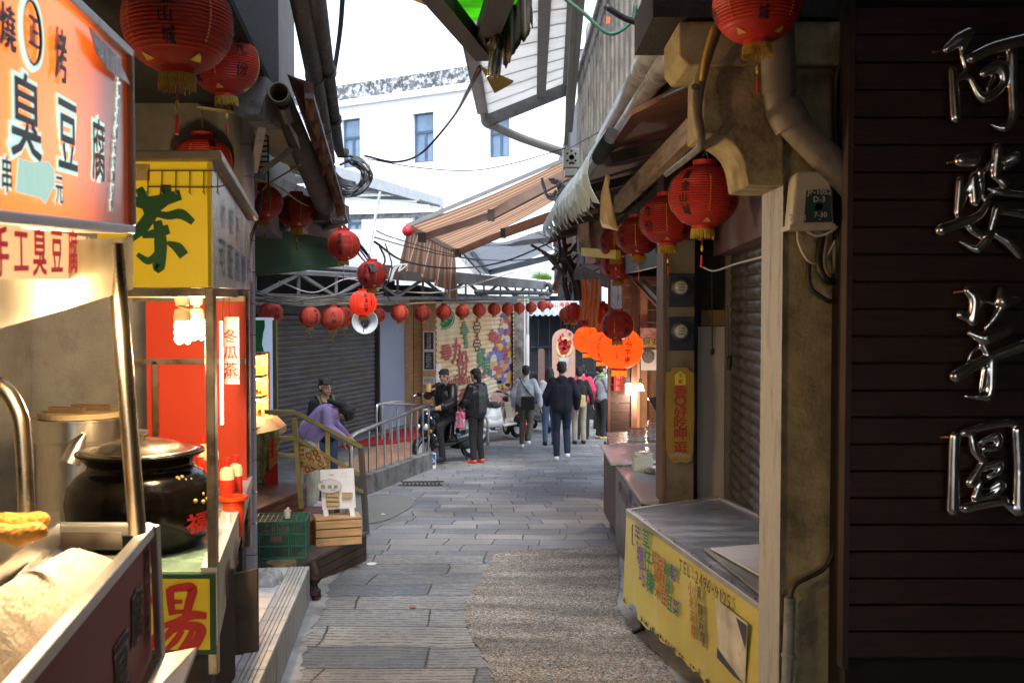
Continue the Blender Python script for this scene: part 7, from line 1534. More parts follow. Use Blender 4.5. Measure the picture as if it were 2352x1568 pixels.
# --- white corrugated roof seen from below
wr = thing('white_roof', 'white panelled lean-to roof seen from below with pale steel beams', 'roof', at(1200, 200, 11))
W0, W1, W2, W3 = at(1120, 262, 12.5), at(1310, 188, 12.5), at(1330, -60, 8), at(1050, -60, 7.6)
W0 = at(1118, 265, 12.5)
g = MB(); n = 9
for i in range(n):
    a, b = W0.lerp(W3, i/n), W1.lerp(W2, i/n); c, d = W1.lerp(W2, (i+.994)/n), W0.lerp(W3, (i+.994)/n); g.slab([a, b, c, d], (0, 0, .03))
wrm = mat('white_roof_sheet', (.78, .78, .77), .5, var=.05, scale=1, dirt=(.6, .58, .55), dscale=1.5, damt=.4, tl=.7)
g.build('panels', wrm, wr)
g = MB()
for i in range(1, n): g.bar(W0.lerp(W3, (i-.02)/n)+Z3*.02, W1.lerp(W2, (i-.02)/n)+Z3*.02, .03, .03)
g.build('seam_cover', mat('seam_grey', (.35, .35, .35), .6), wr)
gm3 = mat('galv_beam', (.33, .35, .36), .5, .4, var=.15)
g = MB(); g.bar(W0+V((0, 0, -.06)), W1+V((0, 0, -.06)), .1, .16); g.build('front_beam', mat('dark_galv_beam', (.17, .18, .19), .5, .4, var=.3), wr)
g = MB(); g.bar(at(1243, 215, 12.4), at(1253, -60, 7.9), .11, .09); g.build('purlin', gm3, wr)
g = MB(); g.bar(at(1302, 190, 12.4), at(1320, -60, 8.0), .10, .09); g.build('purlin', gm3, wr)
g = MB(); g.slab([at(1096, 262, 12.6), at(1122, 268, 12.6), at(1075, -60, 7.7), at(1035, -60, 7.7), at(1060, 95, 9.3)], (0, 0, .05)); g.build('gutter', mat('streaky_gutter', (.52, .50, .50), .6, var=.15, scale=4, dirt=(.3, .26, .25), dscale=6, damt=.5), wr)
g = MB(); g.tube(smoothpts([at(1112, 262, 12.6), at(1116, 282, 12.6), at(1135, 290, 12.6), at(1200, 318, 12.8), at(1300, 352, 13)], 6), .055, 10); g.build('drain_pipe', mat('pale_pvc', (.50, .51, .51), .45, var=.15, dirt=(.2, .2, .2), dscale=6, damt=.5), wr, smooth=True)
# --- right balcony
bl_ = thing('balcony', 'weathered concrete balcony with tall slotted balustrade running along the right side', 'balcony', (.9, 8, 3))
bc_ = mat('balcony_plaster', (.48, .46, .42), .9, var=.25, scale=5, bump=.7, bscale=70, dirt=(.14, .13, .11), dscale=4, damt=.7, dlo=.5)
BX = .80
g = MB(); g.bb(BX, BX+.10, 4.2, 12.2, 4.22, 4.36); g.bb(BX-.03, BX+.12, 4.2, 12.2, 4.36, 4.42); g.build('top_rail', bc_, bl_, bevel=.01)
y = 4.45; k = 0
while y < 12:
    g = MB(); g.bb(BX+.01, BX+.09, y, y+.17, 3.22, 4.22); g.build('baluster', bc_, bl_, bevel=.012); y += .34
g = MB(); g.bb(BX, BX+.10, 4.2, 12.2, 3.05, 3.22); g.build('bottom_rail', bc_, bl_, bevel=.01)
g = MB(); g.bb(BX-.02, 3.2, 4.0, 12.2, 2.93, 3.05); g.build('floor_slab', mat('mossy_slab', (.15, .13, .07), .9, var=.4, scale=4, dirt=(.04, .05, .015), dscale=2, damt=.8, dlo=.47), bl_)
g = MB(); g.bb(1.75, 4.0, 3.6, 12.5, 2.3, 7.5); g.bb(BX+.12, 1.8, 4.0, 4.25, 3.05, 7); g.bb(BX+.15, 1.75, 4.3, 12, 3.06, 3.1); g.build('house_wall', mat('grey_house_wall', (.22, .21, .19), .85, var=.25, dirt=(.08, .08, .07), dscale=2, damt=.7), bl_)
g = MB(); g.bb(BX+.02, BX+.14, 12.2, 12.6, -.9+3.2, 4.6); g.bb(.95, 4, 12.6, 13, 2.2, 5.2); g.build('end_wall', bc_, bl_)
g = MB(); g.bb(.93, 1.6, 12.95, 22, 2.2, 4.6); g.build('building', mat('mauve_grey_siding', (.22, .20, .20), .8, var=.3, scale=3, stretch=(1, 4, 1)), label='mauve grey weatherboarded house wall beyond the balcony', cat='building')
g = MB(); g.bar(at(1306, 190, 12.6), at(1303, 380, 12.6), .07); g.bar(at(1322, -20, 8.3), at(1300, 330, 12.3), .05); g.bar(at(1338, -20, 8.2), at(1310, 300, 12.2), .05); g.build('post', gm3, label='pair of galvanised posts and rails between the white roof and the balcony', cat='post')
for k, (a, b, lb_) in enumerate((((1528, 68), (1385, 322), 'upper of two thick grey cable ducts below the balcony'), ((1572, 82), (1398, 332), 'lower of two thick grey cable ducts below the balcony'))):
    g = MB(); d0 = 4.75 if k == 0 else 4.6; p0, p1 = at(*a, d0), at(*b, 8.5); g.tube([p0, p1], .062, 18, cap=False)
    for t in (.22, .24): q = p0.lerp(p1, t); g.tube([q, p0.lerp(p1, t+.004)], .067, 18)
    o = g.build('cable_duct', mat('duct_grey', (.40, .41, .41), .35, .3, var=.2, scale=6, dirt=(.12, .12, .11), dscale=9, damt=.6, dlo=.5), label=lb_, cat='pipe', smooth='auto', group='cable ducts below the balcony', solid=.006)
    q = thing  # noqa
    c = MB(); c.lathe([(0, 0), (.056, 0)], p0.lerp(p1, .01), 16, (p1-p0).to_track_quat('Z', 'Y').to_matrix()); WO[o.name] = V(o.location); c.build('dark_mouth', black, o)
bund = [([(1545, 75), (1500, 60), (1440, 45), (1390, 15)], 'thick black cable leaving the ducts to the upper left'), ([(1545, 78), (1520, 40), (1500, -20)], 'black cable rising from the ducts to the top edge, leftmost'), ([(1560, 80), (1556, 30), (1548, -20)], 'black cable rising straight up from the ducts'),
        ([(1568, 82), (1580, 40), (1600, -20)], 'black cable rising to the right from the ducts'), ([(1572, 82), (1600, 60), (1650, 55), (1700, 50)], 'black cable running right from the ducts along the beam'), ([(1565, 84), (1530, 20), (1470, -20)], 'striped cable curling up left from the ducts')]
for k, (p, lb_) in enumerate(bund):
    g = MB(); g.tube(wpts([(u, v, 4.55-.05*i) for i, (u, v) in enumerate(p)]), .014, 7); g.build('cable', wire_m if k != 5 else mat('yellow_cable', (.3, .24, .02), .5, dirt=(.02, .02, .02), dscale=12, damt=1), label=lb_, cat='cable', smooth=True)
g = MB()
for o_, r_, m0 in ((0, .016, 0), (.03, .014, 0), (-.02, .013, 0)):
    g.tube(wpts([(1650+o_*100, 60, 3.2), (1625+o_*100, 130, 3.25), (1605+o_*200, 195, 3.3), (1602+o_*100, 260, 3.3), (1610+o_*60, 325, 3.35), (1592, 352, 3.9), (1530, 400, 5.0)]), r_*.9, 8)
g.tube([at(1596+6*math.cos(t), 200+5*math.sin(t), 3.25) for t in [i*.7 for i in range(20)]], .005, 5)
g.build('cable_bundle', mat('taupe_cables', (.12, .105, .085), .55, var=.4), label='bundle of thick taupe cables tied with wire hanging in front of the corbel', cat='cables', smooth=True)
g = MB(); g.tube(wpts([(1640, 60, 3.16), (1620, 130, 3.2), (1612, 185, 3.24)]), .008, 6); g.build('cable', mat('amber_cable', (.45, .27, .02), .5), label='yellow twisted cord beside the taupe cable bundle', cat='cable', smooth=True)
# --- red underside of right eave, timber and frayed sheet
re_ = thing('right_eave', 'low rusty red roof underside with a rough timber beam and frayed translucent edge', 'eave', (1.0, 8, 2.6))
g = MB(); g.slab([V((.62, 5.2, 2.62)), V((.50, 14.5, 2.55)), V((1.9, 14.5, 2.95)), V((1.9, 4.4, 2.92)), V((1.3, 4.4, 2.85))], (0, 0, .03)); g.build('roof_sheet', mat('red_brown_sheet', (.13, .045, .03), .6, var=.3, scale=3, dirt=(.2, .13, .04), dscale=2, damt=.6), re_)
g = MB(); g.bar(at(1418, 470, 7.0), at(1590, 300, 4.6), .05, .11); g.build('timber_beam', mat('rough_timber', (.20, .14, .08), .8, var=.35, scale=4, stretch=(1, 1, 8), dirt=(.07, .04, .02), dscale=5, damt=.6), re_)
for k in range(5): g = MB(); y = 6.3+1.6*k; g.bar(V((.62, y, 2.56)), V((1.9, y, 2.86)), .05, .07); g.build('rafter', mat('dark_rafter', (.05, .04, .035), .7), re_)
g = MB(); g.tube([at(1404, 312, 6.0), at(1376, 362, 6.6)], .05, 10); g.build('pole_end', mat('grey_wood_pole', (.04, .038, .036), .9, var=.4), re_)
fr2 = mat('frayed_plastic', (.66, .76, .76), .3, var=.2, scale=4, dirt=(.28, .33, .32), dscale=5, damt=.5, tl=.45)
g = MB(); rr = random.Random(21)
n = 90; topc = [(1392, 300), (1365, 345), (1330, 395), (1300, 430), (1268, 490)]; 
TP = smoothpts([at(u, v, d) for (u, v), d in zip(topc, (5.9, 6.8, 8.2, 10, 13.5))], 24)
bot = [(1385, 470), (1350, 500), (1320, 515), (1295, 530), (1266, 550)]
BP = smoothpts([at(u, v, d) for (u, v), d in zip(bot, (5.9, 6.8, 8.2, 10, 13.5))], 24)
n = len(TP)-1
for i in range(n+1):
    j_ = rr.random(); k = 1.0 if i % 4 < 2 else .72; k *= rr.uniform(.9, 1.02); bu = .04*math.sin(i*.8)
    for j in range(6): s = j/5*k; g.v.append(TP[i].lerp(BP[i], s)+V((-bu*s-.10*math.sin(s*3), 0, 0)))
for i in range(n):
    for j in range(6-1): g.f.append((i*6+j, i*6+6+j, i*6+7+j, i*6+j+1))
g.build('frayed_sheet', fr2, re_, solid=.004)
g = MB(); P = [at(1392, 400, 5.85), at(1402, 405, 5.8), at(1398, 430, 5.85), at(1408, 490, 5.8), at(1420, 530, 5.8), at(1384, 522, 5.85), at(1378, 505, 5.9), at(1380, 450, 5.9)]; g.slab(P, (0, .02, 0)); g.build('ochre_flap', mat('ochre_flap', (.24, .15, .06), .6, var=.2, scale=5, dirt=(.3, .04, .03), dscale=2, damt=.8, tl=.2), re_)
# dark mass of clutter behind right eave: beams, boxes
for (p, q, w_, m_, lb_) in (
    ((1330, 575, 9), (1302, 600, 14), .10, 'yellow_box', 'yellow painted board edge under the right eave'),):
    g = MB(); g.bar(at(1420, 585, 9), at(1340, 578, 9.6), .05, .08); g.build('yellow_board', yellow, label=lb_, cat='board')
g = MB(); g.slab([V((1.15, 7.4, 1.95)), V((1.15, 13, 2.0)), V((1.15, 13, 2.55)), V((1.15, 7.4, 2.6))], (.06, 0, 0)); g.slab([V((1.2, 7.0, 2.1)), V((1.7, 7.0, 2.1)), V((1.7, 7.0, 2.9)), V((1.2, 7.0, 2.9))], (0, .05, 0)); g.build('shop_fascia', mat('dark_shop_fascia', (.035, .03, .03), .6, var=.4), label='dark shop fascia above the lantern row on the right', cat='fascia')
g = MB(); rr = random.Random(5)
for i in range(26):
    u, v = rr.uniform(1262, 1330), rr.uniform(560, 690); p = at(u, v, rr.uniform(12, 15)); a = rr.uniform(-1.2, 1.2); L = rr.uniform(.15, .7)
    g.bar(p, p+V((math.sin(a)*L, rr.uniform(-.2, .2), math.cos(a)*L)), rr.uniform(.012, .05))
g.slab([at(1282, 655, 14), at(1330, 640, 12), at(1400, 660, 10.5), at(1400, 640, 10.5), at(1340, 610, 11.5), at(1296, 620, 14)], (0, .3, 0))
g.build('eave_clutter', mat('rusty_clutter', (.07, .045, .035), .8, var=.6, scale=9), label='heap of rusty brackets and broken battens at the end of the right eave', cat='clutter')
g = MB()
for k, (pts, r_) in enumerate(((((1300, 590), (1322, 640), (1330, 690)), .06), (((1298, 560), (1296, 640), (1306, 690)), .035), (((1272, 520), (1285, 560), (1283, 600), (1268, 620)), .02))):
    g.tube(smoothpts([at(u, v, 12.5) for u, v in pts]), r_, 8)
g.build('cable_bundle', wire_m, label='dark bundle of pipes and cables dropping at the end of the right eave', cat='cables', smooth=True)
g = MB(); c = at(1277, 662, 12.8); g.lathe([(.03, -.07), (.05, -.05), (.03, -.03), (.05, 0), (.03, .02), (.05, .05), (.02, .07)], c, 14); g.build('insulator', mat('ceramic_cream', (.45, .38, .25), .3), label='small cream ceramic insulator at the end of the right eave', cat='insulator', smooth='auto')
# utility box on the right
ub = thing('terminal_box', 'pale grey perforated terminal box where the overhead lines meet', 'utility box', at(1313, 372, 11.2))
g = MB(); a, b = at(1294, 340, 11.2), at(1332, 385, 11.2); g.bb(a.x, b.x, 11.2, 11.4, b.z, a.z); a, b = at(1298, 387, 11.2), at(1328, 404, 11.2); g.bb(a.x, b.x, 11.2, 11.35, b.z, a.z); g.build('case', mat('box_grey', (.50, .54, .54), .5, var=.08), ub, bevel=.012)
g = MB()
for dx, dy in ((0, 0), (-10, -8), (0, -14), (9, -8), (-10, 8), (0, 13), (9, 8), (4, 14), (-4, 14)): c = at(1313+dx, 361+dy, 11.19); g.lathe([(.0, 0), (.012 if dx or dy else .03, 0)], c, 12, Matrix.Rotation(R(90), 3, 'X'))
g.build('holes', dark, ub)
# striped awnings
def stripe_mat():
    m = bpy.data.materials.new('striped_canvas'); m.use_nodes = True; n = m.node_tree.nodes; l = m.node_tree.links; b = n['Principled BSDF']
    uv = n.new('ShaderNodeUVMap'); sx = n.new('ShaderNodeSeparateXYZ'); l.new(uv.outputs[0], sx.inputs[0])
    mt = n.new('ShaderNodeMath'); mt.operation = 'MULTIPLY'; mt.inputs[1].default_value = 4; l.new(sx.outputs[0], mt.inputs[0]); fr = n.new('ShaderNodeMath'); fr.operation = 'FRACT'; l.new(mt.outputs[0], fr.inputs[0])
    cr = n.new('ShaderNodeValToRGB'); cr.color_ramp.interpolation = 'CONSTANT'; l.new(fr.outputs[0], cr.inputs[0]); e = cr.color_ramp.elements
    seq = [(0, (.42, .17, .09)), (.05, (.20, .14, .13)), (.10, (.50, .25, .15)), (.19, (.72, .64, .56)), (.23, (.46, .2, .12)), (.32, (.17, .17, .18)), (.38, (.56, .34, .22)), (.46, (.75, .68, .6)), (.50, (.50, .25, .07)), (.59, (.22, .18, .17)), (.63, (.50, .25, .17)), (.73, (.76, .70, .62)), (.77, (.42, .18, .11)), (.87, (.2, .2, .21)), (.93, (.55, .34, .22))]
    e[0].color = (*seq[0][1], 1); e[1].position = seq[1][0]; e[1].color = (*seq[1][1], 1)
    for p, c in seq[2:]: x = e.new(p); x.color = (*c, 1)
    for x in e: c = x.color; x.color = (c[0]*.9, c[1]*.88, c[2]*.78, 1)
    l.new(cr.outputs[0], b.inputs[0]); b.inputs['Roughness'].default_value = .85
    t = n.new('ShaderNodeBsdfTranslucent'); l.new(cr.outputs[0], t.inputs[0]); ms = n.new('ShaderNodeMixShader'); ms.inputs[0].default_value = .55; o = n['Material Output']
    l.new(b.outputs[0], ms.inputs[1]); l.new(t.outputs[0], ms.inputs[2]); l.new(ms.outputs[0], o.inputs[0]); return m
sm = stripe_mat()
def cloth_quad(name, P, nu, nv, m, parent, fn=None, curl=0, label=None, cat=None):      # P = near-left.. grid with UV u along first axis
    g = MB(); uvs = []
    for i in range(nu+1):
        for j in range(nv+1):
            s, t = i/nu, j/nv; p = P[0].lerp(P[1], s).lerp(P[3].lerp(P[2], s), t)
            if fn: p = p+fn(s, t)
            g.v.append(p); uvs.append((s, t))
    for i in range(nu):
        for j in range(nv): g.f.append((i*(nv+1)+j, (i+1)*(nv+1)+j, (i+1)*(nv+1)+j+1, i*(nv+1)+j+1))
    g.flat = True; o = g.build(name, m, parent, smooth=True, label=label, cat=cat)
    ul = o.data.uv_layers.new(name='UVMap')
    for lp in o.data.loops: ul.data[lp.index].uv = uvs[lp.vertex_index]
    return o
sa = thing('striped_awning', 'orange and grey pin striped folding arm awning reaching out from the right over the street', 'awning', at(1150, 470, 16))
F1, F2, B2_, B1_ = at(938, 520, 15), at(1045, 576, 19), at(1283, 455, 19), at(1300, 368, 15)
cloth_quad('canvas', [F1, F2, B2_, B1_], 8, 10, sm, sa, fn=lambda s, t: V((0, 0, -.05*math.sin(math.pi*t))))
g = MB(); g.slab([F1+Z3*.05, B1_+Z3*.05, B1_+V((0, -.05, -.02)), F1+V((0, -.05, -.02))], (0, -.02, 0)); g.build('side_edge', mat('awning_grey_edge', (.13, .13, .13), .7), sa)
cloth_quad('valance', [F1, F2, F2-Z3*.95, F1-Z3*.62+V((-.15, 0, 0))], 40, 8, sm, sa, fn=lambda s, t: V((.08*t*math.sin(s*26), 0, .12*t*math.sin(s*3.1)+(-.0))))
g = MB(); g.bar(F1, F2, .09, .09); g.build('front_bar', mat('bar_grey', (.4, .38, .38), .4, .5), sa); g = MB(); g.ell(at(936, 530, 14.95), (.085, .085, .085)); g.build('end_ball', mat('red_ball', (.6, .02, .03), .5), sa, smooth=True)
am = mat('arm_brown', (.30, .20, .16), .5, .3, var=.15)
for (a, m2, b, d1, d2, d3) in (((1030, 575), (1196, 523), (1300, 430), 15.6, 15.4, 15.1), ((1112, 615), (1215, 567), (1290, 535), 18.6, 17.5, 16.5)):
    pass
k3 = lambda x, y: ((960+x/4.3545)*.9408, (380+y/4.3545)*.9408)
for a, b, c, ds in (((310, 870), (1040, 635), (1850, 210), (15.3, 15.2, 14.8)), ((690, 1030), (1170, 825), (1690, 640), (18.6, 17.5, 16.8))):
    g = MB(); A_, B_, C_ = [at(*k3(*q), d) for q, d in zip((a, b, c), ds)]
    for q in (A_, B_, C_): q.z -= .0
    g.bar(A_, B_, .08, .10); g.bar(B_, C_, .11, .14); g.build('folding_arm', am, sa); g = MB(); g.box(B_, (.1, .2, .16)); g.box(A_, (.12, .2, .14)); g.build('arm_joint', mat('arm_joint', (.08, .06, .06), .5, .3), sa)
ga = thing('grey_awning', 'smaller grey folding awning with a toothed edge below and behind the striped one', 'awning', at(1200, 590, 22))
cg = mat('grey_canvas', (.30, .33, .37), .7, var=.25, scale=6, stretch=(1, 5, 1), tl=.4)
Q = [at(*k3(*p), d) for p, d in (((730, 1010), 20), ((960, 1270), 24), ((1700, 1010), 24), ((1660, 790), 20))]
cloth_quad('canvas', Q, 8, 8, cg, ga, fn=lambda s, t: V((0, 0, .1*math.sin(t*9)*.3)))
g = MB(); g.bar(at(*k3(830, 1000), 20.5), at(*k3(1010, 1240), 23.8), .09); g.bar(at(*k3(1030, 1240), 23.6), at(*k3(1750, 1060), 22), .08, .12); g.bar(at(*k3(850, 930), 20), at(*k3(1240, 945), 20.5), .06); g.bar(at(*k3(1250, 940), 20.5), at(*k3(1690, 890), 20.4), .10); g.build('frame', mat('awning_steel', (.25, .27, .3), .4, .5), ga)
g = MB(); a, b = at(*k3(715, 1030), 20), at(*k3(930, 1265), 24)
for i in range(16): p = a.lerp(b, i/16); q = a.lerp(b, (i+.55)/16); g.poly([p, q, q-Z3*.16, p-Z3*.14])
g.slab([a, b, b+Z3*.16, a+Z3*.16], (.02, 0, 0)); g.build('toothed_valance', mat('dark_valance', (.08, .085, .09), .7), ga)
# --- wires
W_ = [
    ([(838, 358, 10), (910, 372, 10.5), (970, 350, 11), (1040, 270, 10), (1103, 155, 4.5)], .012, wire_m, 'black cable swooping from the left eave up to the torn tarp'),
    ([(845, 365, 10), (960, 385, 11), (1080, 392, 11), (1180, 375, 11), (1300, 340, 11)], .006, wire_m, 'thin line sagging across the white building to the terminal box'),
    ([(1300, 345, 11), (1400, 290, 8), (1520, 225, 5), (1640, 175, 3.5)], .006, wire_m, 'thin line from the terminal box to the cable bundle on the corbel'),
    ([(788, 0-20, 7), (780, 80, 7.5), (762, 200, 8.5)], .018, mat('blue_black_cable', (.03, .045, .06), .5), 'dark cable dropping beside the drain pipes from the top edge'),
    ([(860, 555, 11), (930, 600, 14), (1040, 616, 15), (1160, 600, 15), (1290, 545, 14)], .014, wire_m, 'thick black cable sagging below the striped awning'),
    ([(860, 545, 11), (950, 570, 14), (1060, 592, 15), (1180, 598, 15), (1290, 585, 14)], .008, wire_m, 'middle black line crossing below the striped awning'),
    ([(865, 530, 11), (900, 545, 12), (1000, 575, 14), (1100, 600, 15)], .007, wire_m, 'upper thin line beside the striped awning ball'),
    ([(590, 668, 12.5), (660, 690, 13), (720, 685, 13), (800, 668, 13), (880, 610, 12), (870, 560, 11.5)], .012, wire_g, 'grey cable looping along the left part of the lattice truss'),
    ([(590, 690, 12.6), (700, 700, 13.5), (800, 697, 14), (900, 700, 17), (1000, 695, 18), (1250, 690, 24)], .016, mat('tan_cable', (.25, .2, .1), .6), 'tan twisted lamp wire running along under the truss above the small lanterns'),
    ([(640, 646, 12.4), (720, 672, 12.6), (800, 640, 12.6), (870, 668, 13)], .008, wire_w, 'white slack wire draped on the left end of the truss'),
    ([(900, 668, 17), (1000, 672, 18), (1080, 655, 19), (1180, 625, 20)], .010, wire_w, 'pale double wire in front of the rusty fascia'),
    ([(885, 560, 11.5), (900, 610, 12), (890, 650, 12.2), (880, 660, 12.2), (895, 690, 12.5)], .008, wire_m, 'black loop hanging right of the red lantern by the green board'),
    ([(690, 378, 6.5), (620, 420, 7.5), (590, 440, 7.8), (540, 400, 7)], .007, mat('ochre_cable', (.35, .25, .03), .6), 'yellow cable slung between the lanterns at the upper left'),
    ([(570, 405, 7), (640, 430, 8), (700, 470, 9), (760, 480, 9.5)], .007, mat('ochre_cable', (.35, .25, .03), .6), 'yellow black cable along the rolled awning'),
    ([(1288, -10, 5), (1340, 30, 5), (1400, 78, 5), (1450, 50, 5), (1460, 10, 5)], .010, mat('teal_cable', (.03, .12, .09), .5), 'green black cable swinging below the balcony rail at the top'),
    ([(1460, 20, 5), (1490, 90, 5.4), (1510, 200, 6), (1500, 280, 7), (1470, 325, 8)], .008, wire_m, 'black cable hanging in front of the balusters'),
    ([(1395, 405, 8.5), (1400, 350, 8), (1430, 290, 7.5), (1500, 220, 6.5)], .012, wire_g, 'grey cable curving up from the frayed sheet beside the ducts'),
    ([(560, 640, 6.2), (572, 560, 6.2), (592, 500, 6.2), (600, 440, 6.4)], .012, wire_m, 'black cable climbing the mauve tiled pillar'),
]
for pts, r, m_, lb_ in W_:
    g = MB(); g.tube(wpts(pts), r, 6); g.build('cable', m_, label=lb_, cat='cable', smooth=True)
rr = random.Random(77)
def coil(u, v, d, ru, rv, n, r, label, m_):
    g = MB()
    for k in range(n):
        a0 = rr.uniform(-2.2, -1.2); pts = []
        for i in range(8):
            a = a0+i*.55; pts.append(at(u+ru*(.55+.45*k/n)*math.cos(a)+rr.uniform(-3, 3), v+rv*(.6+.4*k/n)*math.sin(a)+rr.uniform(-3, 3), d+rr.uniform(-.1, .1)))
        g.tube(smoothpts(pts, 4), r, 6)
    for k in range(4): g.tube(smoothpts([at(u-ru, v-rv+rr.uniform(-10, 10), d), at(u-ru*.4, v+rr.uniform(-10, 20), d), at(u+ru*.3, v+rv*.4+rr.uniform(-8, 8), d)], 4), r, 6)
    g.build('cable_coil', m_, label=label, cat='cables', smooth=True)
coil(800, 405, 9.6, 56, 48, 9, .012, 'coil of black and blue grey cables at the foot of the two drain pipes', mat('slate_cables', (.09, .10, .12), .45, var=.6, scale=6))
coil(1270, 435, 10.2, 26, 24, 6, .014, 'loops of grey cable at the top of the frayed sheet', wire_g)
g = MB()
for k in range(6): g.tube(smoothpts([at(772+rr.uniform(-9, 9), 505, 10.6), at(800+rr.uniform(-12, 14), 540, 11), at(836+rr.uniform(-12, 14), 585, 11.9), at(860+rr.uniform(-8, 8), 625, 11)]), .010, 6)
g.build('cable_bundle', wire_m, label='black cable bundle descending from the torn awning to the lantern chain', cat='cables', smooth=True)
g = MB()
for k in range(9): g.tube(smoothpts([at(590+rr.uniform(-5, 5), 672+rr.uniform(0, 26), 12.6), at(680, 682+rr.uniform(0, 22), 13), at(760, 680+rr.uniform(0, 22), 13.3), at(880, 660+rr.uniform(0, 30), 14)]), .009, 5)
g.build('cable_bundle', mat('mixed_cables', (.16, .16, .14), .5, var=.7, scale=3), label='tangle of thin mixed cables lying along the lower chord of the truss', cat='cables', smooth=True)
g = MB()
for k in range(5): g.tube(smoothpts([at(893+rr.uniform(-6, 6), 648, 15), at(900+rr.uniform(-10, 14), 615, 15), at(925+rr.uniform(-10, 10), 608, 15), at(915, 625, 15)]), .012, 5)
g.build('cable_coil', wire_w, label='knot of white wire on the left end of the rusty fascia', cat='cables', smooth=True)
for (u, v, d, lb_) in ((1316, 38, 5, 'orange'), ): 
    g = MB(); g.slab([at(1392, 38, 5), at(1402, 40, 5), at(1401, 54, 5), at(1393, 56, 5)], (0, .01, 0)); g.build('tag', mat('orange_tag', (.7, .12, .03), .5), label='tiny orange tag clipped to the green black cable', cat='tag')
# ================================================================ PEOPLE
skin = mat('skin', (.50, .30, .20), .55, var=.06); hairm = mat('black_hair', (.012, .010, .010), .45, var=.5, scale=40, bump=.8, bscale=120)
def cloth(nm, col, **k): return mat('cloth_'+nm, col, .85, var=.22, scale=7, bump=1, bscale=13, **k)
def person(label, loc, rz, H=1.7, J=None, top=None, bottom=None, shoe=None, hair='short', face=True, jr=.022, hood=False, long_sleeve=True, top_z=None, bag=None, glasses=False, scarf=None, slim=1.0, puffy=0, headrot=0, skirt=False, belt=None):
    D = dict(pel=(0, 0, .95), che=(0, 0, 1.24), nek=(0, .01, 1.44), hed=(0, -.02, 1.585), sL=(.155, .01, 1.375), sR=(-.155, .01, 1.375), eL=(.21, .02, 1.12), eR=(-.21, .02, 1.12), wL=(.22, -.06, .88), wR=(-.22, -.06, .88),
             hL=(.085, 0, .93), hR=(-.085, 0, .93), kL=(.095, -.02, .50), kR=(-.095, -.02, .50), aL=(.10, .03, .085), aR=(-.10, .03, .085))
    if J: D.update(J)
    D = {k: V(v) for k, v in D.items()}
    t = thing('person', label, 'person', loc, rz, scale=H/1.7); B = dict(local=True)
    g = MB(); hd = D['hed']; Mh = Matrix.Rotation(headrot, 3, 'Z')
    up = (hd-D['nek']).normalized(); tilt = V((0, 0, 1)).rotation_difference(up).to_matrix() @ Mh if up.z < .9 else Mh
    def hp(x, y, z): return hd + tilt @ V((x, y, z))
    g.ell(hd+tilt @ V((0, .008, .025)), (.076, .094, .092), tilt); g.ell(hp(0, -.02, -.045), (.058, .068, .062), tilt); g.ell(hp(0, -.055, -.085), (.03, .03, .025), tilt)
    g.cap(hp(0, -.092, .012), hp(0, -.108, -.022), .010, .014, 8); g.ell(hp(.078, .01, -.005), (.012, .02, .032), tilt); g.ell(hp(-.078, .01, -.005), (.012, .02, .032), tilt)
    g.ell(hp(0, -.083, -.058), (.024, .012, .009), tilt)
    g.cap(D['nek']+V((0, 0, -.06)), hp(0, .02, -.06), .058, .05)
    g.cap(D['pel'], D['che'], .11, .12); g.cap(D['che'], D['nek'], .11, .06)
    for s in 'LR':
        g.cap(D['che'].lerp(D['s'+s], .5), D['s'+s], .07, .05); g.cap(D['s'+s], D['e'+s], .046, .038); g.cap(D['e'+s], D['w'+s], .037, .025)
        g.cap(D['h'+s], D['k'+s], .078, .052); g.cap(D['k'+s], D['a'+s], .05, .035)
        fd = V((0, -1, 0)); g.cap(D['a'+s]+V((0, .02, -.04)), D['a'+s]+V((0, -.13, -.055)), .034, .028)
        w = D['w'+s]; d = (w-D['e'+s]).normalized(); sg = 1 if s == 'L' else -1; side = V((0, 1, 0)) if abs(d.y) < .8 else V((0, 0, 1)); side = (side-d*side.dot(d)).normalized(); nr = d.cross(side).normalized()
        Mx_ = Matrix((nr, side, d)).transposed(); g.ell(w+d*.045, (.016, .04, .05), Mx_)
        for i, L in enumerate((.062, .072, .068, .052)):
            o = w+d*.085+side*(.027-.018*i)*-1; m1 = o+d*L*.5+nr*.008*sg; g.cap(o, m1, .0095, .009, 6); g.cap(m1, m1+d*L*.45+nr*.018*sg, .009, .0075, 6)
        o = w+d*.03-side*.036; g.cap(o, o-side*.02+d*.04, .011, .009, 6)
    g.build('body', skin, t, voxel=.0085, smooth_it=2, local=True)
    if face:
        g = MB()
        for s in (-1, 1): g.ell(hp(.031*s, -.086, .012), (.013, .006, .006), tilt); g.cap(hp(.015*s, -.092, .034), hp(.047*s, -.084, .036), .0045, .0035, 6)
        g.build('eyes', ink, t, smooth=True, local=True)
        g = MB(); g.ell(hp(0, -.090, -.055), (.022, .008, .0065), tilt); g.build('mouth', mat('lip', (.38, .12, .10), .5), t, smooth=True, local=True)
    if glasses:
        g = MB()
        for s in (-1, 1): g.tube([hp(.032*s+.026*math.cos(a), -.101, .010+.020*math.sin(a)) for a in [i*math.pi/8 for i in range(17)]], .0022, 5); g.tube([hp(.058*s, -.10, .014), hp(.082*s, 0, .012)], .002, 5)
        g.tube([hp(-.008, -.103, .014), hp(.008, -.103, .014)], .002, 5); g.build('glasses', mat('wire_frame', (.3, .25, .2), .3, .8), t, local=True)
    g = MB(); g.ell(hp(0, .032, .02), (.087, .088, .09), tilt); g.ell(hp(0, .018, .056), (.084, .098, .080), tilt); g.ell(hp(0, .055, -.005), (.076, .06, .07), tilt)
    rr = random.Random(len(label))
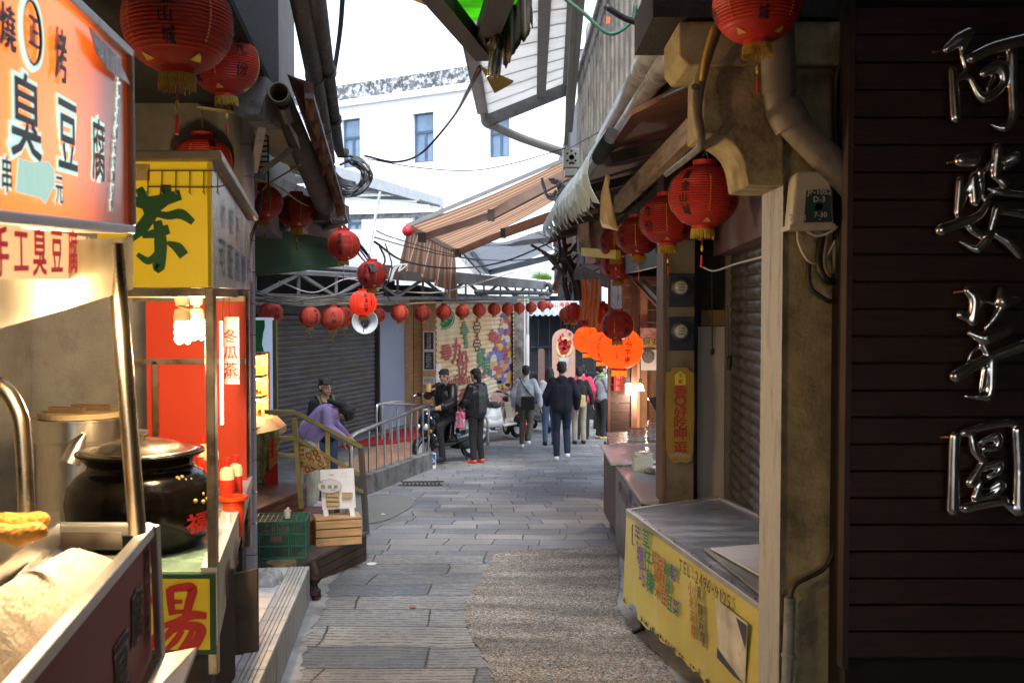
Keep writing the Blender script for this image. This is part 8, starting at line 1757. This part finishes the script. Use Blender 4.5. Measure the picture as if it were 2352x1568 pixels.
    for k in range(26):
        a = rr.uniform(0, 2*math.pi); e = rr.uniform(.1, 1.0); p = V((.082*math.cos(a)*math.cos(e), .022+.092*math.sin(a)*math.cos(e), .052+.082*math.sin(e))); g.cap(hp(*p), hp(*(p*1.05+V((rr.uniform(-.02, .02), rr.uniform(-.015, .01), .010)))), .014, .005, 6)
    for k in range(9): x = -.064+.016*k; g.cap(hp(x*.8, -.040, .098), hp(x*1.05, -.083+.35*abs(x)*.5, .050-rr.uniform(0, .012)), .014, .009, 6)
    if hair == 'long':
        for k in range(9): a = math.pi*(k/8); g.cap(hp(.078*math.cos(a), .02+.07*math.sin(a), .02), hp(.088*math.cos(a), .03+.085*math.sin(a), -.20-.03*(k % 2)), .028, .018)
    if hair == 'tied': g.cap(hp(0, .09, -.02), hp(0, .10, -.20), .05, .03)
    g.build('hair', hairm, t, voxel=.008, smooth_it=1, local=True)
    # trousers
    g = MB(); wst = D['pel']+V((0, 0, .06))
    g.ell(D['pel'], (.155*slim, .115, .11)); g.cap(D['pel']+V((.03, 0, .03)), wst+V((-.03, 0, .02)), .115, .11)
    for s in 'LR': g.cap(D['h'+s], D['k'+s], .095*slim, .07); g.cap(D['k'+s], D['a'+s]+V((0, 0, .02)), .070 if not skirt else .085, .056 if not skirt else .085); 
    for s in 'LR':
        for k in range(3): z = .14+.05*k; p = D['k'+s].lerp(D['a'+s], .75+.1*k); g.ell(p, (.060, .062, .012))
    g.build('trousers', bottom, t, voxel=.011, smooth_it=3, local=True)
    g = MB()
    for s in 'LR':
        a = D['a'+s]; g.cap(a+V((0, .03, -.045)), a+V((0, -.13, -.052)), .043, .036); g.cap(a+V((0, .0, -.01)), a+V((0, -.04, -.035)), .045, .04)
        for q in range(len(g.v)): pass
    g.build('shoes', shoe, t, voxel=.011, smooth_it=2, local=True)
    # top
    g = MB(); zlow = D['pel'].lerp(D['che'], .0 if top_z is None else top_z)+V((0, 0, .0)); e = .02+puffy
    g.cap(zlow+V((.045, 0, 0)), D['che']+V((.05, 0, 0)), .115*slim+e, .118*slim+e); g.cap(zlow-V((.045, 0, 0)), D['che']-V((.05, 0, 0)), .115*slim+e, .118*slim+e); g.cap(D['che'], D['nek']+V((0, .012, -.035)), .12+e, .066+e*.4)
    for s in 'LR':
        g.cap(D['che'].lerp(D['s'+s], .4)+V((0, 0, .02)), D['s'+s], .078+e*.7, .052+e*.6); g.cap(D['s'+s], D['e'+s], .056+e*.6, .048+e*.5)
        if long_sleeve: g.cap(D['e'+s], D['w'+s].lerp(D['e'+s], .06), .051+e*.6, .038+e*.5)
        for k in range(3): p = D['s'+s].lerp(D['e'+s], .3+.3*k); g.ell(p, (.056+e*.6, .056+e*.6, .016))
    if hood: g.cap(D['nek']+V((-.05, .06, -.02)), D['nek']+V((.05, .06, -.02)), .045, .045); g.ell(D['nek']+V((0, .075, -.07)), (.08, .045, .07))
    g.build('jacket' if long_sleeve else 'shirt', top, t, voxel=.011, smooth_it=3, local=True)
    if belt: g = MB(); g.lathe([(.165, -.02), (.168, 0), (.165, .02)], (0, 0, 0), 20); 
    if belt:
        for p in g.v: p.y *= .82; p.z += 1.0
        g.build('belt', black, t, local=True)
    return t, D
def part(t, nm, m, fn, **k): g = MB(); fn(g); return g.build(nm, m, t, local=True, **k)
def foot(u, v, off=0): return gp(u, v)
navy = cloth('navy', (.012, .014, .03)); blk_ = cloth('black', (.012, .012, .014)); puff = mat('glossy_puffer', (.012, .012, .015), .35, var=.3, bump=.6, bscale=14)
jeans = cloth('jeans', (.03, .06, .12)); khaki = cloth('khaki', (.30, .26, .20)); olive = cloth('olive', (.10, .095, .07)); cream = cloth('cream', (.62, .60, .52)); lilac = mat('cloth_lilac', (.42, .33, .66), .95, var=.12, scale=6, bump=.8, bscale=90)
greysh = cloth('pale_grey_shirt', (.44, .48, .52)); greyp = cloth('grey_polo', (.24, .26, .29)); pinkc = cloth('pink', (.70, .05, .11)); orangec = cloth('orange', (.60, .08, .04)); whs = mat('white_shoe', (.75, .75, .76), .5); rds = mat('red_shoe', (.55, .06, .03), .5)
# 1 young man in navy with backpack straps
d = 12.4; p = at(741, 0, d); zt_h = at(0, 869, d).z; h = 1.60
t, D = person('young man with glasses, navy top and olive backpack straps before the dark shutter', (p.x, d, zt_h-h), .55, h, top=navy, bottom=jeans, shoe=blk_, glasses=True, headrot=.15, slim=.9)
part(t, 'strap', mat('olive_strap', (.10, .13, .05), .8), lambda g: [g.tube(smoothpts([(s*.10, .10, 1.40), (s*.105, .03, 1.475), (s*.10, -.08, 1.40), (s*.11, -.150, 1.28), (s*.125, -.12, 1.05)]), .018, 6) for s in (-1, 1)], smooth=True)
part(t, 'backpack', mat('olive_pack', (.08, .10, .045), .8), lambda g: g.ell((0, .19, 1.22), (.14, .09, .22)), smooth=True)
part(t, 'sleeve_stripes', white, lambda g: [g.lathe([(.062, z), (.062, z+.012)], (.192, .015, 0), 16) for z in (1.215, 1.245)])
# 2 woman in lilac bending
p = gp(722, 1168)
J = dict(pel=(0, .06, .90), che=(0, -.14, 1.12), nek=(0, -.27, 1.20), hed=(.0, -.37, 1.17), sL=(.15, -.20, 1.19), sR=(-.15, -.20, 1.19), eL=(.19, -.20, 1.00), eR=(-.19, -.22, 1.00), wL=(.12, -.36, .88), wR=(-.12, -.38, .88), hL=(.09, .06, .88), hR=(-.09, .06, .88), kL=(.10, .02, .48), kR=(-.10, .0, .48), aL=(.11, .06, .085), aR=(-.11, .04, .085))
t, D = person('woman in a fluffy lilac sweater and cream wide trousers bending forward behind the yellow handrail', p, 1.5, 1.62, J=J, top=lilac, bottom=cream, shoe=whs, hair='tied', face=True, puffy=.012, skirt=True, headrot=.5)
# 3 rider on the scooter
def scooter(name, label, loc, rz, body, trim, fender, scale=1, group='parked scooters'):
    t = thing(name, label, 'scooter', loc, rz, group=group, scale=scale); L_ = dict(local=True)
    tyre = mat('tyre', (.02, .02, .02), .8); 
    for y, nm in ((-.64, 'front_wheel'), (.62, 'rear_wheel')):
        g = MB(); Mw = Matrix.Rotation(R(90), 3, 'Y'); n = 28
        pr = [(.165+.05*math.cos(a)*1.0+.035, .042*math.sin(a)) for a in [i*2*math.pi/10 for i in range(11)]]; g.lathe(pr, (0, y, .25), n, Mw); w = g.build(nm, tyre, t, smooth=True, local=True)
        g = MB(); g.lathe([(.155, -.03), (.165, -.03), (.165, .03), (.155, .03)], (0, y, .25), 24, Mw); g.lathe([(0, -.03), (.045, -.03), (.045, .03), (0, .03)], (0, y, .25), 14, Mw)
        for k in range(5): a = k*2*math.pi/5; g.bar((0, y+.04*math.cos(a), .25+.04*math.sin(a)), (0, y+.16*math.cos(a), .25+.16*math.sin(a)), .03, .02)
        g.build('rim', alu, w, smooth='auto', local=True)
    g = MB(); n = 12
    for i in range(n+1):
        a = R(-10)+R(165)*i/n; r = .268
        for j, (x, dr) in enumerate(((-.07, -.05), (-.055, 0), (0, .015), (.055, 0), (.07, -.05))): g.v.append(V((x, -.64-(r+dr)*math.cos(a), .25+(r+dr)*math.sin(a))))
    for i in range(n):
        for j in range(4): g.f.append((i*5+j, i*5+5+j, i*5+6+j, i*5+j+1))
    g.build('front_fender', fender, t, smooth=True, local=True, solid=.008)
    g = MB()
    for s in (-1, 1): g.tube([(s*.075, -.64, .25), (s*.075, -.56, .52)], .018, 8)
    g.tube([(0, -.56, .50), (0, -.44, .92)], .03, 8); g.build('fork', dark, t, smooth='auto', local=True)
    g = MB()      # shield
    g.cap((0, -.57, .55), (0, -.52, .82), .10, .13); g.ell((0, -.55, .70), (.19, .09, .20)); g.ell((0, -.60, .62), (.13, .10, .13)); g.ell((0, -.50, .45), (.20, .06, .14)); g.cap((-.14, -.47, .36), (.14, -.47, .36), .06)
    g.build('front_shield', body, t, voxel=.012, smooth_it=4, local=True)
    g = MB(); g.ell((0, -.44, .94), (.15, .08, .07)); g.ell((0, -.50, .93), (.10, .06, .06)); g.build('handlebar_cowl', trim, t, voxel=.012, smooth_it=3, local=True)
    lens = mat('lamp_lens', (.65, .68, .7), .08, .3)
    for s in (-1, 1): MB().ell((.075*s, -.665, .66), (.045, .03, .05), Matrix.Rotation(.3*s, 3, 'Y')).build('headlight', lens, t, smooth=True, local=True)
    MB().ell((0, -.555, .935), (.07, .02, .035)).build('running_light', lens, t, smooth=True, local=True)
    for s in (-1, 1): MB().ell((.15*s, -.62, .60), (.02, .02, .03)).build('indicator', mat('amber_lens', (.7, .22, .02), .2), t, smooth=True, local=True)
    g = MB(); g.tube([(-.30, -.36, .98), (-.12, -.43, .96), (.12, -.43, .96), (.30, -.36, .98)], .012, 8); g.build('handlebar', steel, t, smooth='auto', local=True)
    for s in (-1, 1): MB().tube([(.22*s, -.39, .97), (.33*s, -.345, .985)], .02, 8).build('grip', black, t, smooth='auto', local=True)
    for s in (-1, 1):
        g = MB(); g.tube(smoothpts([(s*.20, -.41, .98), (s*.24, -.42, 1.08), (s*.27, -.40, 1.14)]), .006, 6); g.ell((s*.285, -.40, 1.18), (.06, .016, .038)); g.build('mirror', black, t, smooth=True, local=True)
    g = MB(); g.box((0, -.20, .33), (.34, .46, .05)); g.box((0, -.43, .55), (.30, .03, .45), m=Euler((R(-14), 0, 0)).to_matrix()); g.build('footboard', trim, t, bevel=.02, local=True)
    g = MB(); g.ell((0, .30, .52), (.17, .34, .20)); g.ell((0, .58, .64), (.13, .32, .12)); g.cap((0, .05, .40), (0, .10, .66), .13, .11); g.ell((0, .82, .70), (.07, .12, .06)); g.cap((-.06, .1, .40), (-.06, .5, .42), .11); g.cap((.06, .1, .40), (.06, .5, .42), .11); g.build('rear_body', body, t, voxel=.013, smooth_it=4, local=True)
    g = MB(); g.ell((0, .16, .74), (.13, .18, .065)); g.ell((0, .48, .80), (.125, .26, .06)); g.cap((0, .1, .75), (0, .6, .80), .07, .06); g.build('seat', black, t, voxel=.012, smooth_it=4, local=True)
    g = MB(); g.ell((0, .90, .68), (.08, .03, .035)); g.build('tail_light', mat('tail_red', (.6, .02, .02), .2), t, smooth=True, local=True)
    g = MB(); g.box((0, .90, .50), (.16, .012, .10), m=Euler((R(20), 0, 0)).to_matrix()); g.build('number_plate', white, t, local=True)
    g = MB(); g.tube([(-.10, .62, .82), (-.10, .85, .84), (.10, .85, .84), (.10, .62, .82)], .012, 6); g.build('grab_rail', steel, t, smooth='auto', local=True)
    g = MB(); g.ell((.10, .45, .28), (.07, .22, .10)); g.box((0, .35, .28), (.18, .25, .16)); g.build('engine', dark, t, bevel=.02, local=True)
    g = MB(); g.tube([(-.13, .25, .22), (-.14, .5, .25)], .03, 8); g.tube([(-.14, .5, .25), (-.15, .85, .33)], .055, 10); g.build('exhaust', alu, t, smooth='auto', local=True)
    g = MB(); g.bar((.08, .30, .22), (.24, .26, .0), .02); g.build('side_stand', dark, t, local=True)
    return t
sb = mat('scooter_black', (.008, .009, .012), .12, var=.2, coat=.8); sw = mat('scooter_white', (.70, .70, .66), .2, var=.04, coat=.6); sr_ = mat('scooter_red', (.42, .01, .035), .2, var=.05, coat=.6); sbl = mat('scooter_blue_grey', (.14, .22, .28), .2, coat=.5)
p = gp(1028, 1060); scooter('scooter', 'black scooter with twin headlights parked beside the ramp railing, a rider seated on it', p, -.62, sb, black, sb)
ax = V((math.sin(-1.0)*-1, math.cos(-1.0), 0))
# rider sits on this scooter, feet on the paving
Jr = dict(pel=(0, .05, .80), che=(0, -.02, 1.10), nek=(0, -.02, 1.31), hed=(0, -.06, 1.45), sL=(.18, -.01, 1.26), sR=(-.18, -.01, 1.26), eR=(-.27, -.18, 1.12), wR=(-.05, -.30, 1.22), eL=(.28, -.12, 1.04), wL=(.30, -.38, .98),
          hL=(.10, .02, .80), hR=(-.10, .02, .80), kL=(.20, -.36, .62), kR=(-.20, -.36, .62), aL=(.22, -.30, .12), aR=(-.22, -.30, .12))
off = Matrix.Rotation(-.62, 3, 'Z') @ V((0, -.06, .0))
zz = gz(p.y)
t, D = person('man in a black puffer jacket seated on the black scooter, drinking from a yellow carton', (p.x+off.x+.02, p.y+off.y, p.z+.03), -.75, 1.70, J=Jr, top=puff, bottom=blk_, shoe=blk_, puffy=.03, hood=True, headrot=.5)
c = thing('drink_carton', 'small yellow drink carton held at the seated man\'s mouth', 'drink', (0, 0, 0)); 
g = MB(); g.box((-.04, -.37, 1.27), (.06, .05, .13)); g.cap((-.04, -.37, 1.33), (-.03, -.34, 1.38), .004, n=6); c.location = t.location; c.rotation_euler = t.rotation_euler
g.build('carton', mat('carton_yellow', (.75, .5, .18), .5), c, local=True, bevel=.006)
# 4 woman in black, facing the rider
p = gp(1094, 1063); J = dict(eL=(.23, -.05, 1.13), wL=(.16, -.24, 1.02), kL=(.07, -.02, .5), kR=(-.08, .0, .5))
t, D = person('woman in a black puffer jacket, black trousers and red shoes standing beside the black scooter', p, -2.3, 1.60, J=J, top=puff, bottom=blk_, shoe=rds, hair='tied', puffy=.03, hood=True)
o = thing('shopping_bag', 'pink and white patterned shopping bag held by the woman in black', 'bag', t.location, t.rotation_euler.z)
g = MB(); g.box((.22, -.16, .74), (.05, .20, .28)); g.build('bag', mat('pink_bag', (.60, .12, .25), .6, var=.5, scale=12, dirt=(.7, .6, .62), dscale=14, damt=.9, dlo=.5), o, local=True, bevel=.02)
g = MB(); g.tube(smoothpts([(.22, -.22, .87), (.22, -.20, .98), (.22, -.10, .87)]), .007, 5); g.build('handle', mat('pink_bag', (1, 1, 1)), o, local=True)
# 5 man in pale shirt walking away left
p = gp(1208, 1028)
J = dict(kL=(.08, -.10, .52), aL=(.08, .02, .09), kR=(-.08, -.06, .50), aR=(-.08, .30, .20), eL=(.26, .04, 1.13), wL=(.27, -.04, .88), eR=(-.27, .06, 1.13), wR=(-.30, .02, .88))
t, D = person('man in a loose pale grey shirt walking away with a black shoulder bag', p, math.pi-.1, 1.66, J=J, top=greysh, bottom=olive, shoe=whs, face=False, top_z=.05, puffy=.015)
o = thing('shoulder_bag', 'square black shoulder bag hanging on the back of the man in the pale grey shirt', 'bag', t.location, t.rotation_euler.z); o.scale = t.scale
g = MB(); g.box((-.06, .20, .95), (.28, .09, .27)); g.build('pouch', blk_, o, local=True, bevel=.02); g = MB(); g.tube(smoothpts([(-.15, .17, 1.08), (.02, .165, 1.28), (.12, .10, 1.45), (.13, -.06, 1.44)]), .012, 6); g.build('strap', blk_, o, local=True, smooth=True)
# 6 man in navy hoodie, centre
p = gp(1290, 1056); J = dict(kL=(.09, -.06, .50), aL=(.09, .06, .085), kR=(-.09, -.10, .52), aR=(-.09, .22, .16), eL=(.27, .0, 1.12), wL=(.24, -.18, .96), eR=(-.27, .04, 1.12), wR=(-.27, -.10, .90))
t, D = person('man in a navy hooded jacket and dark jeans walking away, centre of the street', p, math.pi, 1.72, J=J, top=navy, bottom=cloth('dark_jeans', (.012, .022, .05)), shoe=whs, face=False, hood=True, puffy=.02)
# 7 black jacket with tan trousers and bag
p = gp(1330, 1019); t, D = person('person in a short black jacket and beige trousers right of the man in navy', p, math.pi+.15, 1.62, top=blk_, bottom=khaki, shoe=blk_, face=False, top_z=.15, J=dict(eL=(.24, .03, 1.12), wL=(.25, .0, .90), eR=(-.26, .03, 1.12), wR=(-.31, -.02, .90)))
o = thing('tote_bag', 'yellowish tote bag carried by the person in the black jacket', 'bag', t.location, t.rotation_euler.z); g = MB(); g.box((.02, .17, .93), (.24, .08, .26)); g.build('bag', mat('straw_bag', (.50, .38, .14), .7, var=.3, scale=14), o, local=True, bevel=.03)
g = MB(); g.box((-.32, -.02, .62), (.10, .12, .20)); g.build('bag', whs, label='thin white plastic bag dangling from the hand of the person in the black jacket', cat='bag', local=True, bevel=.03).location = t.location
# 8 pink jacket
p = gp(1338, 1008); person('person in a bright pink jacket mostly hidden behind the one in the black jacket', p, math.pi-.1, 1.68, top=pinkc, bottom=blk_, shoe=blk_, face=False, puffy=.02, J=dict(eR=(-.25, .02, 1.13), eL=(.27, .02, 1.13)))
# 9 woman between
p = gp(1262, 1022); person('woman with long dark hair and white top half hidden behind the man in navy', p, math.pi+.2, 1.62, top=cloth('offwhite', (.55, .55, .56)), bottom=cloth('denim_blue', (.06, .10, .17)), shoe=blk_, face=False, hair='long', top_z=.3)
# 10 gray polo man with green collar
p = gp(1381, 1008); J = dict(eL=(.21, -.10, 1.14), wL=(.12, -.30, 1.12), eR=(-.20, -.06, 1.13), wR=(-.10, -.28, 1.05))
t, D = person('man in a grey polo shirt with a green neckerchief queueing at the wooden stall', p, 2.0, 1.70, J=J, top=greyp, bottom=blk_, shoe=mat('tan_shoe', (.35, .26, .12), .6), long_sleeve=False, belt=True)
part(t, 'neckerchief', mat('neck_green', (.12, .42, .06), .8), lambda g: g.lathe([(.07, 1.42), (.095, 1.44), (.085, 1.475), (.06, 1.48)], (0, .0, 0), 18), smooth=True)
part(t, 'strap', mat('pale_blue_strap', (.35, .42, .55), .7), lambda g: g.tube(smoothpts([(.13, .0, 1.46), (.15, .11, 1.35), (.12, .155, 1.2), (.10, .15, 1.02)]), .014, 6), smooth=True)
p = gp(1402, 1004); person('person in an orange shirt standing behind the man in the grey polo', p, 1.9, 1.62, top=orangec, bottom=navy, shoe=blk_, face=False, long_sleeve=False)
p = gp(1375, 985); person('person in dark clothes and a red cap, furthest in the queue', p, 2.2, 1.74, top=blk_, bottom=blk_, shoe=blk_, face=True)
q = bpy.context.scene.objects
# scooters further off
scooter('scooter', 'white scooter with a grey seat parked in front of the painted shutter', gp(1146, 1012), 2.5, sw, sw, sw, 1.08)
scooter('scooter', 'scooter with a glossy red front mudguard facing the viewer beside the white one', gp(1183, 1006), .3, sb, sb, sr_, 1.08)
scooter('scooter', 'blue grey scooter parked behind the man in the pale shirt', gp(1242, 990), .25, sbl, sb, sbl)
scooter('scooter', 'dark red scooter parked furthest back near the far shop', gp(1238, 975), .6, sr_, sb, sr_)
# detach hanging transform: nothing else
